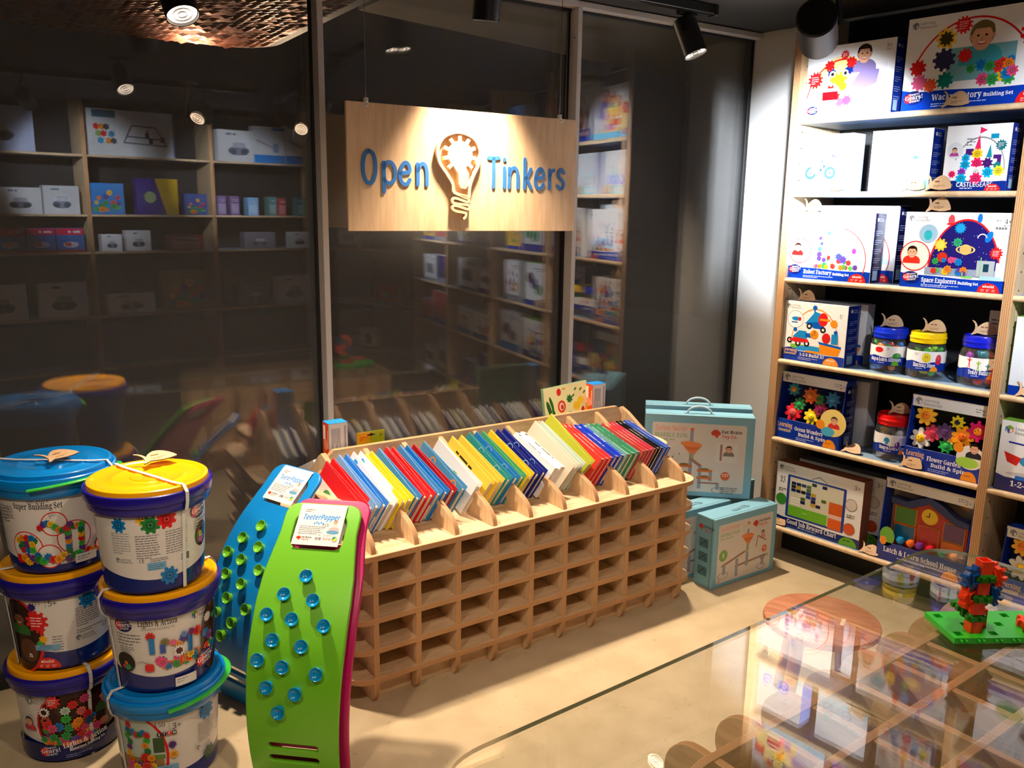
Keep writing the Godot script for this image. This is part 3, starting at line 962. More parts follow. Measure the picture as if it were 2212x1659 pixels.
func art_wacky(w: float, h: float) -> Pr:
	var p := front_base(w, h, "Wacky Factory", "Building Set", h * 0.09, 0.2)
	p.ring(w * 0.46, h * 0.2, w * 0.42, w * 0.012, RED, 15, 165, 40, 1.12)
	p.rect(w * 0.3, h * 0.28, w * 0.45, h * 0.35, Color(0.45, 0.68, 0.72))
	p.child(w * 0.52, h * 0.72, h * 0.19, Color(0.45, 0.38, 0.24), Color(0.25, 0.62, 0.68))
	p.star_badge(w * 0.39, h * 0.86, w * 0.06, RED); p.star_badge(w * 0.86, h * 0.7, w * 0.1, RED)
	for q in [[0.28, 0.74, 0.075, Color(0.95, 0.78, 0.2)], [0.28, 0.74, 0.05, Color(0.25, 0.22, 0.1)], [0.28, 0.52, 0.08, Color(0.2, 0.2, 0.34)], [0.1, 0.46, 0.06, RED], [0.12, 0.3, 0.06, Color(0.85, 0.35, 0.5)], [0.42, 0.54, 0.05, RED], [0.3, 0.3, 0.06, Color(0.1, 0.5, 0.45)], [0.2, 0.26, 0.05, Color(0.9, 0.35, 0.2)]]: p.gear(w * q[0], h * q[1], w * q[2], 9, q[3], false)
	p.heap(w * 0.45, h * 0.26, w * 0.3, h * 0.2, 16, 4, w * 0.04)
	p.gears_logo(w * 0.09, h * 0.14, h * 0.075)
	p.build_dome(w * 0.88, 0.001, w * 0.1, RED)
	age(p, w * 0.92, h * 0.9, h * 0.06, "5+", "81")
	return p

func art_wheel(w: float, h: float, s: int, col: Color) -> Pr:      # pale packs with a wheeled toy
	var p := pr()
	p.rect(0.0008, 0.0008, w - 0.0016, h - 0.0016, Color(0.94, 0.95, 0.96))
	p.rect(w * 0.02, h * 0.02, w * 0.96, h * 0.16, Color(0.5, 0.85, 0.9))
	p.rect(w * 0.05, h * 0.04, w * 0.55, h * 0.12, Color(0.93, 0.97, 0.98))
	p.poly(PackedVector2Array([Vector2(w * 0.1, h * 0.3), Vector2(w * 0.24, h * 0.52), Vector2(w * 0.62, h * 0.56), Vector2(w * 0.72, h * 0.3)]), Color(0.86, 0.92, 0.94))
	for k in [0.22, 0.6]:
		p.ell(w * k, h * 0.33, w * 0.11, w * 0.11, col); p.ell(w * k, h * 0.33, w * 0.065, w * 0.065, Color(0.9, 0.95, 0.97)); p.ell(w * k, h * 0.33, w * 0.02, w * 0.02, col)
	if s == 0:
		p.poly(PackedVector2Array([Vector2(w * 0.2, h * 0.4), Vector2(w * 0.36, h * 0.48), Vector2(w * 0.34, h * 0.3)]), Color(0.94, 0.95, 0.96))
		for q in [[0.42, 0.5], [0.46, 0.42], [0.62, 0.6], [0.66, 0.58], [0.4, 0.36]]: p.rect(w * q[0], h * q[1], w * 0.035, h * 0.05, [Color(0.2, 0.7, 0.5), BLUE, Color(0.6, 0.2, 0.7)][int(q[0] * 100) % 3])
	else:
		p.rect(w * 0.72, h * 0.52, w * 0.07, h * 0.05, Color(0.3, 0.82, 0.8))
		p.gear(w * 0.2, h * 0.5, w * 0.05, 8, Color(0.4, 0.85, 0.85), false)
	p.cube_logo(w * 0.05, h * 0.86, h * 0.07, Color(0.7, 0.7, 0.72))
	return p

func art_castle(w: float, h: float) -> Pr:
	var p := front_base(w, h, "", "", 0.02, 0.16, NAVY, false)
	p.ring(w * 0.55, h * 0.3, w * 0.4, w * 0.016, Color(0.55, 0.55, 0.56), 0, 160, 36, 1.35)
	p.ell(w * 0.16, h * 0.62, w * 0.13, w * 0.13, Color(0.88, 0.88, 0.9)); p.child(w * 0.15, h * 0.62, w * 0.06, Color(0.3, 0.2, 0.15), Color(0.7, 0.3, 0.6))
	var cy := Color(0.1, 0.66, 0.86)
	var pk := Color(0.93, 0.16, 0.4)
	var pu := Color(0.3, 0.14, 0.45)
	p.poly(PackedVector2Array([Vector2(w * 0.46, h * 0.62), Vector2(w * 0.56, h * 0.62), Vector2(w * 0.52, h * 0.85)]), pk)
	p.poly(PackedVector2Array([Vector2(w * 0.65, h * 0.5), Vector2(w * 0.74, h * 0.5), Vector2(w * 0.7, h * 0.7)]), Color(0.12, 0.55, 0.62))
	p.poly(PackedVector2Array([Vector2(w * 0.52, h * 0.86), Vector2(w * 0.63, h * 0.91), Vector2(w * 0.52, h * 0.96)]), pk)
	p.rect(w * 0.69, h * 0.78, w * 0.12, h * 0.07, Color(0.1, 0.55, 0.7))
	p.rect(w * 0.33, h * 0.54, w * 0.12, h * 0.1, pu); p.rect(w * 0.76, h * 0.38, w * 0.12, h * 0.16, pu); p.rect(w * 0.76, h * 0.4, w * 0.06, h * 0.08, Color(0.95, 0.95, 0.95))
	for q in [[0.51, 0.56, 0.09, Color(0.97, 0.8, 0.15)], [0.34, 0.5, 0.07, cy], [0.34, 0.4, 0.085, cy], [0.52, 0.42, 0.095, pk], [0.68, 0.42, 0.085, pu], [0.83, 0.38, 0.06, Color(0.1, 0.5, 0.5)], [0.3, 0.29, 0.07, Color(0.6, 0.2, 0.7)], [0.52, 0.29, 0.09, Color(0.96, 0.96, 0.96)], [0.7, 0.28, 0.09, cy], [0.86, 0.3, 0.09, Color(0.93, 0.82, 0.2)], [0.3, 0.19, 0.09, cy], [0.53, 0.19, 0.1, pk], [0.15, 0.26, 0.06, pk]]: p.gear(w * q[0], h * q[1], w * q[2], 8, q[3])
	p.star_badge(w * 0.86, h * 0.68, w * 0.085, Color(0.1, 0.42, 0.45))
	var l := p.text("CASTLE", w * 0.24, h * 0.065, h * 0.1, Color.WHITE, "bold", 0.0, 0.85)
	p.text("GEARS", w * 0.25 + l, h * 0.065, h * 0.1, Color.WHITE, "sans", 0.0, 0.85)
	p.bars(w * 0.3, h * 0.035, w * 0.34, 1, 0.01, h * 0.014, Color(0.8, 0.85, 1))
	p.gears_logo(w * 0.1, h * 0.08, h * 0.055)
	p.build_dome(w * 0.8, 0.001, w * 0.12, RED)
	p.bars(w * 0.33, h * 0.78, w * 0.14, 3, h * 0.045, h * 0.015, GREY)
	return p

func art_robot(w: float, h: float) -> Pr:
	var p := front_base(w, h, "Robot Factory", "Building Set", h * 0.085, 0.17)
	p.ell(w * 0.6, h * 0.24, w * 0.36, h * 0.2, Color(0.75, 0.9, 0.98), 0, 180)
	p.ring(w * 0.58, h * 0.3, w * 0.36, w * 0.01, RED, -20, 75, 24)
	p.ell(w * 0.16, h * 0.42, w * 0.13, w * 0.13, Color(0.95, 0.9, 0.88)); p.ring(w * 0.16, h * 0.42, w * 0.14, w * 0.008, RED)
	p.child(w * 0.13, h * 0.47, w * 0.06, Color(0.2, 0.12, 0.1), RED)
	p.heap(w * 0.28, h * 0.2, w * 0.55, h * 0.14, 22, 12, w * 0.03)
	for q in [[0.4, 0.62, 0.022], [0.42, 0.54, 0.02], [0.4, 0.46, 0.03], [0.4, 0.38, 0.035], [0.4, 0.32, 0.03], [0.63, 0.36, 0.04], [0.68, 0.32, 0.045], [0.5, 0.7, 0.025]]: p.gear(w * q[0], h * q[1], w * q[2], 8, [Color(0.25, 0.3, 0.65), Color(0.3, 0.55, 0.8), Color(0.35, 0.25, 0.6)][int(q[1] * 100) % 3])
	p.ring(w * 0.58, h * 0.6, w * 0.05, w * 0.016, Color(0.6, 0.62, 0.66)); p.ell(w * 0.8, h * 0.45, w * 0.025, h * 0.04, Color(0.8, 0.2, 0.7))
	p.gears_logo(w * 0.115, h * 0.14, h * 0.07)
	p.build_dome(w * 0.86, 0.001, w * 0.1, RED)
	age(p, w * 0.9, h * 0.86, h * 0.06, "5+", "83")
	return p

func art_space(w: float, h: float) -> Pr:
	var p := front_base(w, h, "Space Explorers", "Building Set", h * 0.085, 0.17)
	p.ell(w * 0.6, h * 0.2, w * 0.34, h * 0.72, RED, 0, 180)
	p.ell(w * 0.6, h * 0.2, w * 0.325, h * 0.695, Color(0.14, 0.12, 0.42), 0, 180)
	p.rect(w * 0.24, h * 0.18, w * 0.7, h * 0.1, Color(0.55, 0.6, 0.68))
	p.rect(w * 0.9, h * 0.18, w * 0.09, h * 0.2, Color(0.95, 0.95, 0.95))
	var r := RandomNumberGenerator.new()
	r.seed = 3
	for k in 40:
		var a := r.randf() * TAU
		var d := sqrt(r.randf())
		p.ell(w * 0.6 + cos(a) * d * w * 0.3, h * 0.45 + sin(a) * d * h * 0.4, w * 0.003, w * 0.003, Color(0.85, 0.88, 1), 0, 360, 6)
	p.ell(w * 0.13, h * 0.42, w * 0.15, w * 0.15, RED); p.ell(w * 0.13, h * 0.42, w * 0.14, w * 0.14, Color(0.93, 0.88, 0.84))
	p.child(w * 0.1, h * 0.47, w * 0.075, Color(0.16, 0.1, 0.08), Color(0.85, 0.2, 0.15))
	p.ell(w * 0.24, h * 0.72, w * 0.09, w * 0.09, Color(0.6, 0.75, 0.85)); p.ell(w * 0.24, h * 0.7, w * 0.04, w * 0.05, Color(0.2, 0.7, 0.75))
	p.gear(w * 0.54, h * 0.8, w * 0.055, 12, Color(0.1, 0.5, 0.7), false); p.ell(w * 0.54, h * 0.8, w * 0.042, w * 0.042, Color(0.15, 0.6, 0.85))
	p.gear(w * 0.37, h * 0.58, w * 0.065, 9, Color(0.95, 0.72, 0.2), false); p.ell(w * 0.37, h * 0.58, w * 0.04, w * 0.04, Color(0.97, 0.82, 0.35))
	p.gear(w * 0.53, h * 0.62, w * 0.045, 9, Color(0.2, 0.65, 0.45)); p.ell(w * 0.4, h * 0.42, w * 0.05, w * 0.05, Color(0.75, 0.2, 0.15))
	p.ell(w * 0.61, h * 0.53, w * 0.055, w * 0.05, Color(0.87, 0.68, 0.4)); p.ring(w * 0.61, h * 0.53, w * 0.09, w * 0.016, Color(0.9, 0.75, 0.45), 0, 360, 30, 0.45)
	p.ell(w * 0.45, h * 0.9, w * 0.03, h * 0.07, Color(0.85, 0.3, 0.35)); p.rect(w * 0.41, h * 0.84, w * 0.08, h * 0.02, RED)
	p.ell(w * 0.71, h * 0.93, w * 0.022, h * 0.06, Color(0.12, 0.45, 0.8)); p.ell(w * 0.81, h * 0.7, w * 0.03, h * 0.075, Color(0.1, 0.45, 0.8), 0, 360, 20, -0.4)
	p.ring(w * 0.75, h * 0.68, w * 0.045, w * 0.01, Color(0.85, 0.88, 0.9), 10, 180, 14)
	p.heap(w * 0.32, h * 0.22, w * 0.34, h * 0.18, 14, 21, w * 0.035)
	p.rect(w * 0.73, h * 0.2, w * 0.16, h * 0.2, Color(0.65, 0.68, 0.7)); p.rect(w * 0.79, h * 0.26, w * 0.05, h * 0.1, Color(0.1, 0.25, 0.3)); p.rect(w * 0.76, h * 0.18, w * 0.008, h * 0.26, Color(0.5, 0.75, 0.45))
	p.rect(w * 0.6, h * 0.17, w * 0.012, h * 0.07, Color(0.45, 0.8, 0.35)); p.rect(w * 0.6, h * 0.17, w * 0.1, h * 0.02, Color(0.45, 0.8, 0.35))
	p.star_badge(w * 0.89, h * 0.5, w * 0.06, RED)
	p.gears_logo(w * 0.11, h * 0.14, h * 0.075)
	p.rect(w * 0.77, h * 0.155, w * 0.19, h * 0.05, Color(0.62, 0.78, 0.93))
	p.build_dome(w * 0.86, 0.001, w * 0.1, RED)
	age(p, w * 0.93, h * 0.87, h * 0.075, "4+", "77")
	for k in 4: p.rect(w * (0.86 + k * 0.026), h * 0.8, w * 0.02, h * 0.025, GREY)
	return p

func art_123(w: float, h: float) -> Pr:
	var p := front_base(w, h, "", "", 0.02, 0.17, BLUE)
	p.ring(w * 0.52, h * 0.3, w * 0.38, w * 0.012, ORANGE, -5, 190, 40, 1.4)
	p.rect(w * 0.14, h * 0.18, w * 0.76, h * 0.1, Color(0.5, 0.76, 0.2)); p.ell(w * 0.46, h * 0.18, w * 0.26, h * 0.1, Color(0.15, 0.6, 0.88), 0, 180)
	var bl := Color(0.08, 0.36, 0.75)
	var lb := Color(0.12, 0.55, 0.82)
	p.ell(w * 0.19, h * 0.7, w * 0.13, w * 0.13, GREY); p.ell(w * 0.19, h * 0.7, w * 0.124, w * 0.124, Color(0.95, 0.97, 0.98))
	p.ell(w * 0.2, h * 0.71, w * 0.07, h * 0.035, lb); p.ell(w * 0.26, h * 0.71, w * 0.025, h * 0.035, RED); p.rect(w * 0.13, h * 0.64, w * 0.1, h * 0.02, bl)
	p.poly(PackedVector2Array([Vector2(w * 0.36, h * 0.66), Vector2(w * 0.5, h * 0.86), Vector2(w * 0.64, h * 0.82), Vector2(w * 0.6, h * 0.64)]), lb)
	p.poly(PackedVector2Array([Vector2(w * 0.34, h * 0.66), Vector2(w * 0.6, h * 0.7), Vector2(w * 0.68, h * 0.58), Vector2(w * 0.5, h * 0.58)]), bl)
	p.ell(w * 0.49, h * 0.92, w * 0.035, w * 0.035, bl); p.rect(w * 0.48, h * 0.84, w * 0.02, h * 0.06, bl)
	p.ell(w * 0.63, h * 0.74, w * 0.075, h * 0.11, RED); p.rect(w * 0.58, h * 0.72, w * 0.16, h * 0.035, ORANGE)
	for q in [[0.42, 0.61], [0.64, 0.57], [0.26, 0.3], [0.4, 0.31], [0.12, 0.34]]:
		p.ell(w * q[0], h * q[1], w * 0.045, w * 0.045, INK); p.ell(w * q[0], h * q[1], w * 0.02, w * 0.02, Color(0.9, 0.9, 0.9))
	p.poly(PackedVector2Array([Vector2(w * 0.1, h * 0.34), Vector2(w * 0.2, h * 0.4), Vector2(w * 0.42, h * 0.38), Vector2(w * 0.42, h * 0.33), Vector2(w * 0.2, h * 0.32)]), RED)
	p.poly(PackedVector2Array([Vector2(w * 0.16, h * 0.4), Vector2(w * 0.26, h * 0.52), Vector2(w * 0.38, h * 0.52), Vector2(w * 0.4, h * 0.39)]), lb)
	p.ell(w * 0.2, h * 0.53, w * 0.03, w * 0.03, bl); p.rect(w * 0.37, h * 0.42, w * 0.1, h * 0.07, bl)
	p.poly(PackedVector2Array([Vector2(w * 0.6, h * 0.34), Vector2(w * 0.62, h * 0.17), Vector2(w * 0.9, h * 0.17), Vector2(w * 0.94, h * 0.3)]), ORANGE)
	p.poly(PackedVector2Array([Vector2(w * 0.58, h * 0.37), Vector2(w * 0.94, h * 0.33), Vector2(w * 0.94, h * 0.29), Vector2(w * 0.6, h * 0.33)]), bl)
	p.ell(w * 0.7, h * 0.44, w * 0.065, h * 0.085, RED); p.rect(w * 0.78, h * 0.36, w * 0.1, h * 0.16, lb); p.ell(w * 0.84, h * 0.55, w * 0.03, w * 0.03, bl)
	p.ell(w * 0.51, h * 0.48, w * 0.065, w * 0.065, ORANGE); p.text("3", w * 0.51, h * 0.49, h * 0.07, INK, "slab", 0.5); p.bars(w * 0.47, h * 0.47, w * 0.08, 2, h * 0.02, h * 0.008, INK)
	p.ell(w * 0.8, h * 0.69, w * 0.055, w * 0.055, ORANGE)
	p.ell(w * 0.14, h * 0.15, w * 0.13, h * 0.07, Color(0.08, 0.2, 0.6)); p.text("Learning", w * 0.14, h * 0.15, h * 0.075, Color(0.98, 0.75, 0.4), "slab", 0.5, -w * 0.23); p.text("Essentials", w * 0.14, h * 0.1, h * 0.05, Color(0.98, 0.82, 0.3), "slab", 0.5, -w * 0.2)
	p.text("1-2-3 Build It!", w * 0.3, h * 0.095, h * 0.072, Color.WHITE, "slab", 0.0, 0.95)
	p.bars(w * 0.28, h * 0.06, w * 0.36, 2, h * 0.025, h * 0.009, Color(0.75, 0.8, 1))
	p.rect(w * 0.39, h * 0.165, w * 0.22, h * 0.035, ORANGE, h * 0.01)
	p.build_dome(w * 0.8, 0.001, w * 0.12, ORANGE)
	age(p, w * 0.88, h * 0.82, h * 0.055, "2+")
	return p

func art_reward(w: float, h: float) -> Pr:
	var p := front_base(w, h, "", "", 0.02, 0.15, Color(0.1, 0.17, 0.45))
	p.line([Vector2(w * 0.42, h * 0.84), Vector2(w * 0.51, h * 0.9), Vector2(w * 0.6, h * 0.84)], w * 0.008, GREY)
	p.rect(w * 0.14, h * 0.17, w * 0.68, h * 0.66, Color(0.16, 0.26, 0.6), w * 0.015)
	p.rect(w * 0.17, h * 0.2, w * 0.62, h * 0.6, Color(0.84, 0.84, 0.76))
	p.rect(w * 0.17, h * 0.2, w * 0.46, h * 0.16, Color(0.45, 0.74, 0.18))
	p.rect(w * 0.64, h * 0.18, w * 0.15, h * 0.16, Color(0.9, 0.4, 0.12)); p.rect(w * 0.64, h * 0.4, w * 0.15, h * 0.18, Color(0.85, 0.38, 0.12)); p.rect(w * 0.64, h * 0.35, w * 0.15, h * 0.05, Color(0.93, 0.75, 0.7))
	var r := RandomNumberGenerator.new()
	r.seed = 6
	var cols := [Color(0.1, 0.12, 0.3), Color(0.1, 0.12, 0.3), Color(0.12, 0.12, 0.12), Color(0.3, 0.4, 0.14), Color(0.8, 0.45, 0.12), Color(0.75, 0.62, 0.1), Color(0.14, 0.22, 0.55)]
	for row in 7:
		for k in 7:
			if r.randf() < 0.55 and not (k < 2 and row > 4): p.rect(w * (0.19 + k * 0.06), h * (0.74 - row * 0.052), w * 0.054, h * 0.047, cols[r.randi() % cols.size()])
	for k in 3: p.rect(w * 0.19, h * (0.46 - k * 0.042), w * 0.12, h * 0.034, Color(0.95, 0.95, 0.9))
	p.bars(w * 0.34, h * 0.28, w * 0.14, 1, 0.01, h * 0.02, Color(0.6, 0.85, 0.4))
	for q in [[0.08, 0.42, Color(0.25, 0.6, 0.2)], [0.88, 0.62, Color(0.85, 0.82, 0.78)], [0.88, 0.26, Color(0.85, 0.35, 0.15)]]:
		p.ell(w * q[0], h * q[1], w * 0.065, w * 0.065, GREY); p.ell(w * q[0], h * q[1], w * 0.06, w * 0.06, q[2])
	p.text("91", w * 0.05, h * 0.72, h * 0.085, INK, "serif"); p.bars(w * 0.05, h * 0.69, w * 0.08, 1, 0.01, h * 0.014, GREY); p.bars(w * 0.04, h * 0.58, w * 0.09, 2, h * 0.03, h * 0.014, GREY)
	p.bars(w * 0.84, h * 0.46, w * 0.1, 2, h * 0.03, h * 0.014, GREY)
	p.text("Good Job Reward Chart", w * 0.17, h * 0.065, h * 0.1, Color.WHITE, "slab", 0.0, -w * 0.58)
	p.bars(w * 0.3, h * 0.035, w * 0.3, 1, 0.01, h * 0.012, Color(0.7, 0.76, 0.95))
	p.ell(w * 0.88, 0.001, w * 0.1, h * 0.13, Color(0.4, 0.68, 0.15), 0, 180)
	p.bars(w * 0.83, h * 0.07, w * 0.1, 1, 0.01, h * 0.02, Color(0.2, 0.4, 0.1))
	p.text("3+", w * 0.9, h * 0.86, h * 0.085, INK, "serif")
	return p

func art_helicopter(w: float, h: float) -> Pr:
	var p := front_base(w, h, "", "", 0.02, 0.2, Color(0.1, 0.17, 0.45), false)
	p.cube_logo(w * 0.04, h * 0.82, h * 0.11, INK, true)
	p.ell(w * 0.5, h * 0.26, w * 0.4, h * 0.04, Color(0.8, 0.8, 0.82))
	p.ell(w * 0.42, h * 0.46, w * 0.2, h * 0.1, Color(0.2, 0.6, 0.82)); p.ell(w * 0.58, h * 0.46, w * 0.14, h * 0.12, Color(0.95, 0.8, 0.15))
	p.poly(PackedVector2Array([Vector2(w * 0.06, h * 0.56), Vector2(w * 0.24, h * 0.5), Vector2(w * 0.2, h * 0.38), Vector2(w * 0.1, h * 0.42)]), RED)
	p.rect(w * 0.4, h * 0.56, w * 0.1, h * 0.12, RED); p.line([Vector2(w * 0.1, h * 0.7), Vector2(w * 0.44, h * 0.68), Vector2(w * 0.8, h * 0.74)], h * 0.025, Color(0.1, 0.2, 0.6))
	for k in [0.4, 0.7]:
		p.ell(w * k, h * 0.28, w * 0.075, w * 0.075, Color(0.25, 0.22, 0.2)); p.ell(w * k, h * 0.28, w * 0.035, w * 0.035, Color(0.85, 0.85, 0.85))
	p.rect(w * 0.46, h * 0.34, w * 0.2, h * 0.08, RED)
	p.rect(w * 0.2, h * 0.19, w * 0.4, h * 0.055, Color(0.1, 0.45, 0.85), h * 0.02)
	p.text("1-2-3 Build", w * 0.16, h * 0.085, h * 0.11, Color.WHITE, "slab")
	return p

func art_any(w: float, h: float, s: int) -> Pr:       # packages of the further bays
	var r := RandomNumberGenerator.new()
	r.seed = s * 37 + 5
	var cols := [Color(0.94, 0.94, 0.95), Color(0.94, 0.94, 0.95), Color(0.92, 0.94, 0.96), Color(0.12, 0.16, 0.5), Color(0.8, 0.3, 0.3), Color(0.92, 0.72, 0.2), Color(0.2, 0.5, 0.75), Color(0.85, 0.86, 0.88)]
	var p := pr()
	p.rect(0.0008, 0.0008, w - 0.0016, h - 0.0016, cols[r.randi() % cols.size()])
	p.rect(0.0008, 0.0008, w - 0.0016, h * r.randf_range(0.08, 0.2), [BLUE, NAVY, Color(0.1, 0.5, 0.85), Color(0.6, 0.62, 0.66)][r.randi() % 4])
	match r.randi() % 4:
		0: p.heap(w * 0.2, h * 0.25, w * 0.6, h * 0.45, 14, s, w * 0.07)
		1:
			for k in 3: p.ell(w * r.randf_range(0.25, 0.75), h * r.randf_range(0.35, 0.65), w * 0.16, h * 0.13, Color(r.randf() * 0.6, r.randf() * 0.6, r.randf() * 0.7))
		2:
			p.rect(w * 0.2, h * 0.3, w * 0.6, h * 0.36, Color(0.55, 0.58, 0.63)); p.line([Vector2(w * 0.2, h * 0.3), Vector2(w * 0.8, h * 0.62)], h * 0.03, Color(0.25, 0.26, 0.3)); p.line([Vector2(w * 0.2, h * 0.6), Vector2(w * 0.8, h * 0.34)], h * 0.02, Color(0.3, 0.3, 0.34))
		3:
			p.child(w * 0.65, h * 0.6, h * 0.15, Color(0.2, 0.13, 0.1), cols[4 + r.randi() % 3]); p.heap(w * 0.1, h * 0.25, w * 0.4, h * 0.3, 8, s, w * 0.07)
	p.bars(w * 0.1, h * 0.86, w * 0.5, 2, h * 0.05, h * 0.02, GREY)
	return p

func art_far(w: float, h: float, ground: Color, kind: int) -> Pr:      # packages across the shop
	var p := pr()
	p.rect(0.0008, 0.0008, w - 0.0016, h - 0.0016, ground)
	var dim := Color(0.5, 0.53, 0.6)
	match kind:
		0: p.rect(w * 0.1, h * 0.1, w * 0.8, h * 0.5, ground.lightened(0.35)); p.bars(w * 0.15, h * 0.8, w * 0.7, 2, h * 0.08, h * 0.03, Color(0.85, 0.85, 0.9))
		1:
			p.ell(w * 0.5, h * 0.35, w * 0.26, h * 0.15, dim); p.ell(w * 0.36, h * 0.32, w * 0.09, h * 0.1, Color(0.3, 0.32, 0.36)); p.ell(w * 0.64, h * 0.32, w * 0.09, h * 0.1, Color(0.3, 0.32, 0.36)); p.rect(w * 0.34, h * 0.45, w * 0.3, h * 0.16, Color(0.72, 0.74, 0.78)); p.bars(w * 0.55, h * 0.84, w * 0.35, 1, 0.01, h * 0.06, dim)
		2:
			p.rect(0.001, 0.001, w - 0.002, h * 0.22, Color(0.1, 0.55, 0.9)); p.rect(0.001, h * 0.9, w * 0.4, h * 0.09, Color(0.1, 0.55, 0.9)); p.line([Vector2(w * 0.3, h * 0.4), Vector2(w * 0.9, h * 0.62)], h * 0.03, dim); p.rect(w * 0.2, h * 0.3, w * 0.18, h * 0.25, Color(0.6, 0.68, 0.85))
		3: p.heap(w * 0.15, h * 0.15, w * 0.7, h * 0.6, 16, 7, w * 0.09)
		4:
			p.rect(w * 0.003, h * 0.02, w * 0.015, h * 0.96, Color(0.1, 0.5, 0.75)); p.rect(w * 0.68, h * 0.82, w * 0.26, h * 0.16, Color(0.25, 0.5, 0.62))
			for k in 9: p.gear(w * (0.9 - 0.055 * (k % 4) - 0.02 * (k / 4)), h * (0.62 - 0.15 * (k / 3)), w * 0.04, 6, [RED, ORANGE, Color(0.3, 0.3, 0.34), Color(0.2, 0.6, 0.75), Color(0.6, 0.75, 0.4)][k % 5], false)
			for q in [[0.1, 0.26, 0.6, 0.3], [0.14, 0.4, 0.56, 0.44], [0.22, 0.66, 0.5, 0.68], [0.1, 0.28, 0.22, 0.66], [0.6, 0.3, 0.5, 0.68], [0.3, 0.3, 0.32, 0.6]]: p.line([Vector2(w * q[0], h * q[1]), Vector2(w * q[2], h * q[3])], h * 0.035, Color(0.5, 0.52, 0.58))
			for q in [[0.3, 0.42], [0.26, 0.3], [0.12, 0.34]]: p.rect(w * q[0], h * q[1], w * 0.05, h * 0.12, Color(0.2, 0.2, 0.24))
		5:
			p.poly(PackedVector2Array([Vector2(0.001, 0.001), Vector2(w * 0.3, 0.001), Vector2(w * 0.55, h - 0.001), Vector2(0.001, h - 0.001)]), Color(0.9, 0.75, 0.15)); p.ell(w * 0.68, h * 0.48, w * 0.14, h * 0.16, Color(0.65, 0.75, 0.5))
		6:
			p.rect(0.001, h * 0.72, w - 0.002, h * 0.27, Color(0.88, 0.1, 0.3)); p.bars(w * 0.12, h * 0.8, w * 0.7, 1, 0.01, h * 0.1, Color(0.95, 0.85, 0.9)); p.ell(w * 0.5, h * 0.32, w * 0.28, h * 0.13, Color(0.85, 0.8, 0.9)); p.ell(w * 0.6, h * 0.34, w * 0.12, h * 0.09, Color(0.9, 0.4, 0.2)); p.rect(0.001, 0.001, w - 0.002, h * 0.1, Color(0.7, 0.15, 0.2))
	return p

func window_box(called: String, label: String, size: Vector3, lip: Pr, lip_h: float, header: Pr, head_h: float, inner: Color, group := "") -> Node3D:
	# an open-fronted display box: back, floor, two cut-away sides, a header strip and a printed lip
	var o := thing(called, label, "toy box", Vector3.ZERO, 0.0, group)
	var w := size.x
	var h := size.y
	var d := size.z
	var blue := plastic(BLUE, 0.4)
	part("back_panel", boxm(Vector3(w, h, 0.003), Vector3(0, h / 2, -d / 2 + 0.0015)), plastic(inner, 0.5), o)
	part("base_panel", boxm(Vector3(w, 0.003, d), Vector3(0, 0.0015, 0)), blue, o)
	for s in [-1.0, 1.0]:
		var pg := PackedVector2Array([Vector2(-d / 2, 0), Vector2(d / 2, 0), Vector2(d / 2, lip_h), Vector2(d / 2 - 0.025, h), Vector2(-d / 2, h)])
		part("side_panel", extrude(pg, 0.003, 0.0), blue, o, Vector3(s * (w / 2 - 0.0015), 0, 0), Vector3(0, -90, 0))
	part("lip", boxm(Vector3(w, lip_h, 0.003), Vector3(0, lip_h / 2, d / 2 - 0.0015)), blue, o)
	part("printed_lip", lip.flat(Transform3D(Basis(), Vector3(-w / 2, 0, d / 2))).mesh(), M.gloss_print, o)
	var hd := part("header", boxm(Vector3(w, head_h, 0.004), Vector3.ZERO), plastic(Color(0.86, 0.85, 0.83), 0.4), o, Vector3(0, h - head_h / 2, d / 2 - 0.026))
	part("printed_header", header.flat(Transform3D(Basis(), Vector3(-w / 2, -head_h / 2, 0.002))).mesh(), M.gloss_print, hd)
	part("top_panel", boxm(Vector3(w, 0.003, d - 0.026), Vector3(0, h - 0.0015, -0.013)), blue, o)
	return o

func toy_gear(r: float, th: float, n: int, col: Color, petal := false) -> ArrayMesh:
	var p := PackedVector2Array()
	for i in n:
		if petal:
			for k in 7:
				var a := TAU * (i + k / 7.0) / n
				p.append(Vector2(cos(a), sin(a)) * r * (0.62 + 0.38 * sin(PI * k / 7.0)))
		else:
			for k in [[0.0, 0.74], [0.28, 0.76], [0.36, 1.0], [0.68, 1.0], [0.76, 0.76]]:
				var a: float = TAU * (i + k[0]) / n
				p.append(Vector2(cos(a), sin(a)) * r * k[1])
	return extrude(p, th, r * 0.04)

func face_toy(o: Node3D, at: Vector3, r: float, col: Color, mid: Color, petal: bool, called := "toy_flower") -> void:
	var g := part(called, toy_gear(r, r * 0.4, 8, col, petal), plastic(col, 0.2), o, at)
	g.rotation_degrees = Vector3(-8, 0, fmod(at.x * 9000.0, 40.0))
	part("middle", lathe([Vector2(0.0, r * 0.42), Vector2(r * 0.2, r * 0.4), Vector2(r * 0.36, r * 0.3), Vector2(r * 0.42, r * 0.1), Vector2(r * 0.42, 0)], 18), plastic(mid, 0.2), g, Vector3.ZERO, Vector3(90, 0, 0))
	var e := MB.new()
	for s in [-1.0, 1.0]: lathe_mb([Vector2(0.0, r * 0.44), Vector2(r * 0.05, r * 0.42), Vector2(r * 0.06, r * 0.3)], 8, Color.WHITE, e)
	for i in e.v.size(): e.v[i] += Vector3((-1.0 if i < e.v.size() / 2 else 1.0) * r * 0.14, 0, -r * 0.08)
	part("eyes", e.mesh(), M.black, g, Vector3.ZERO, Vector3(90, 0, 0))

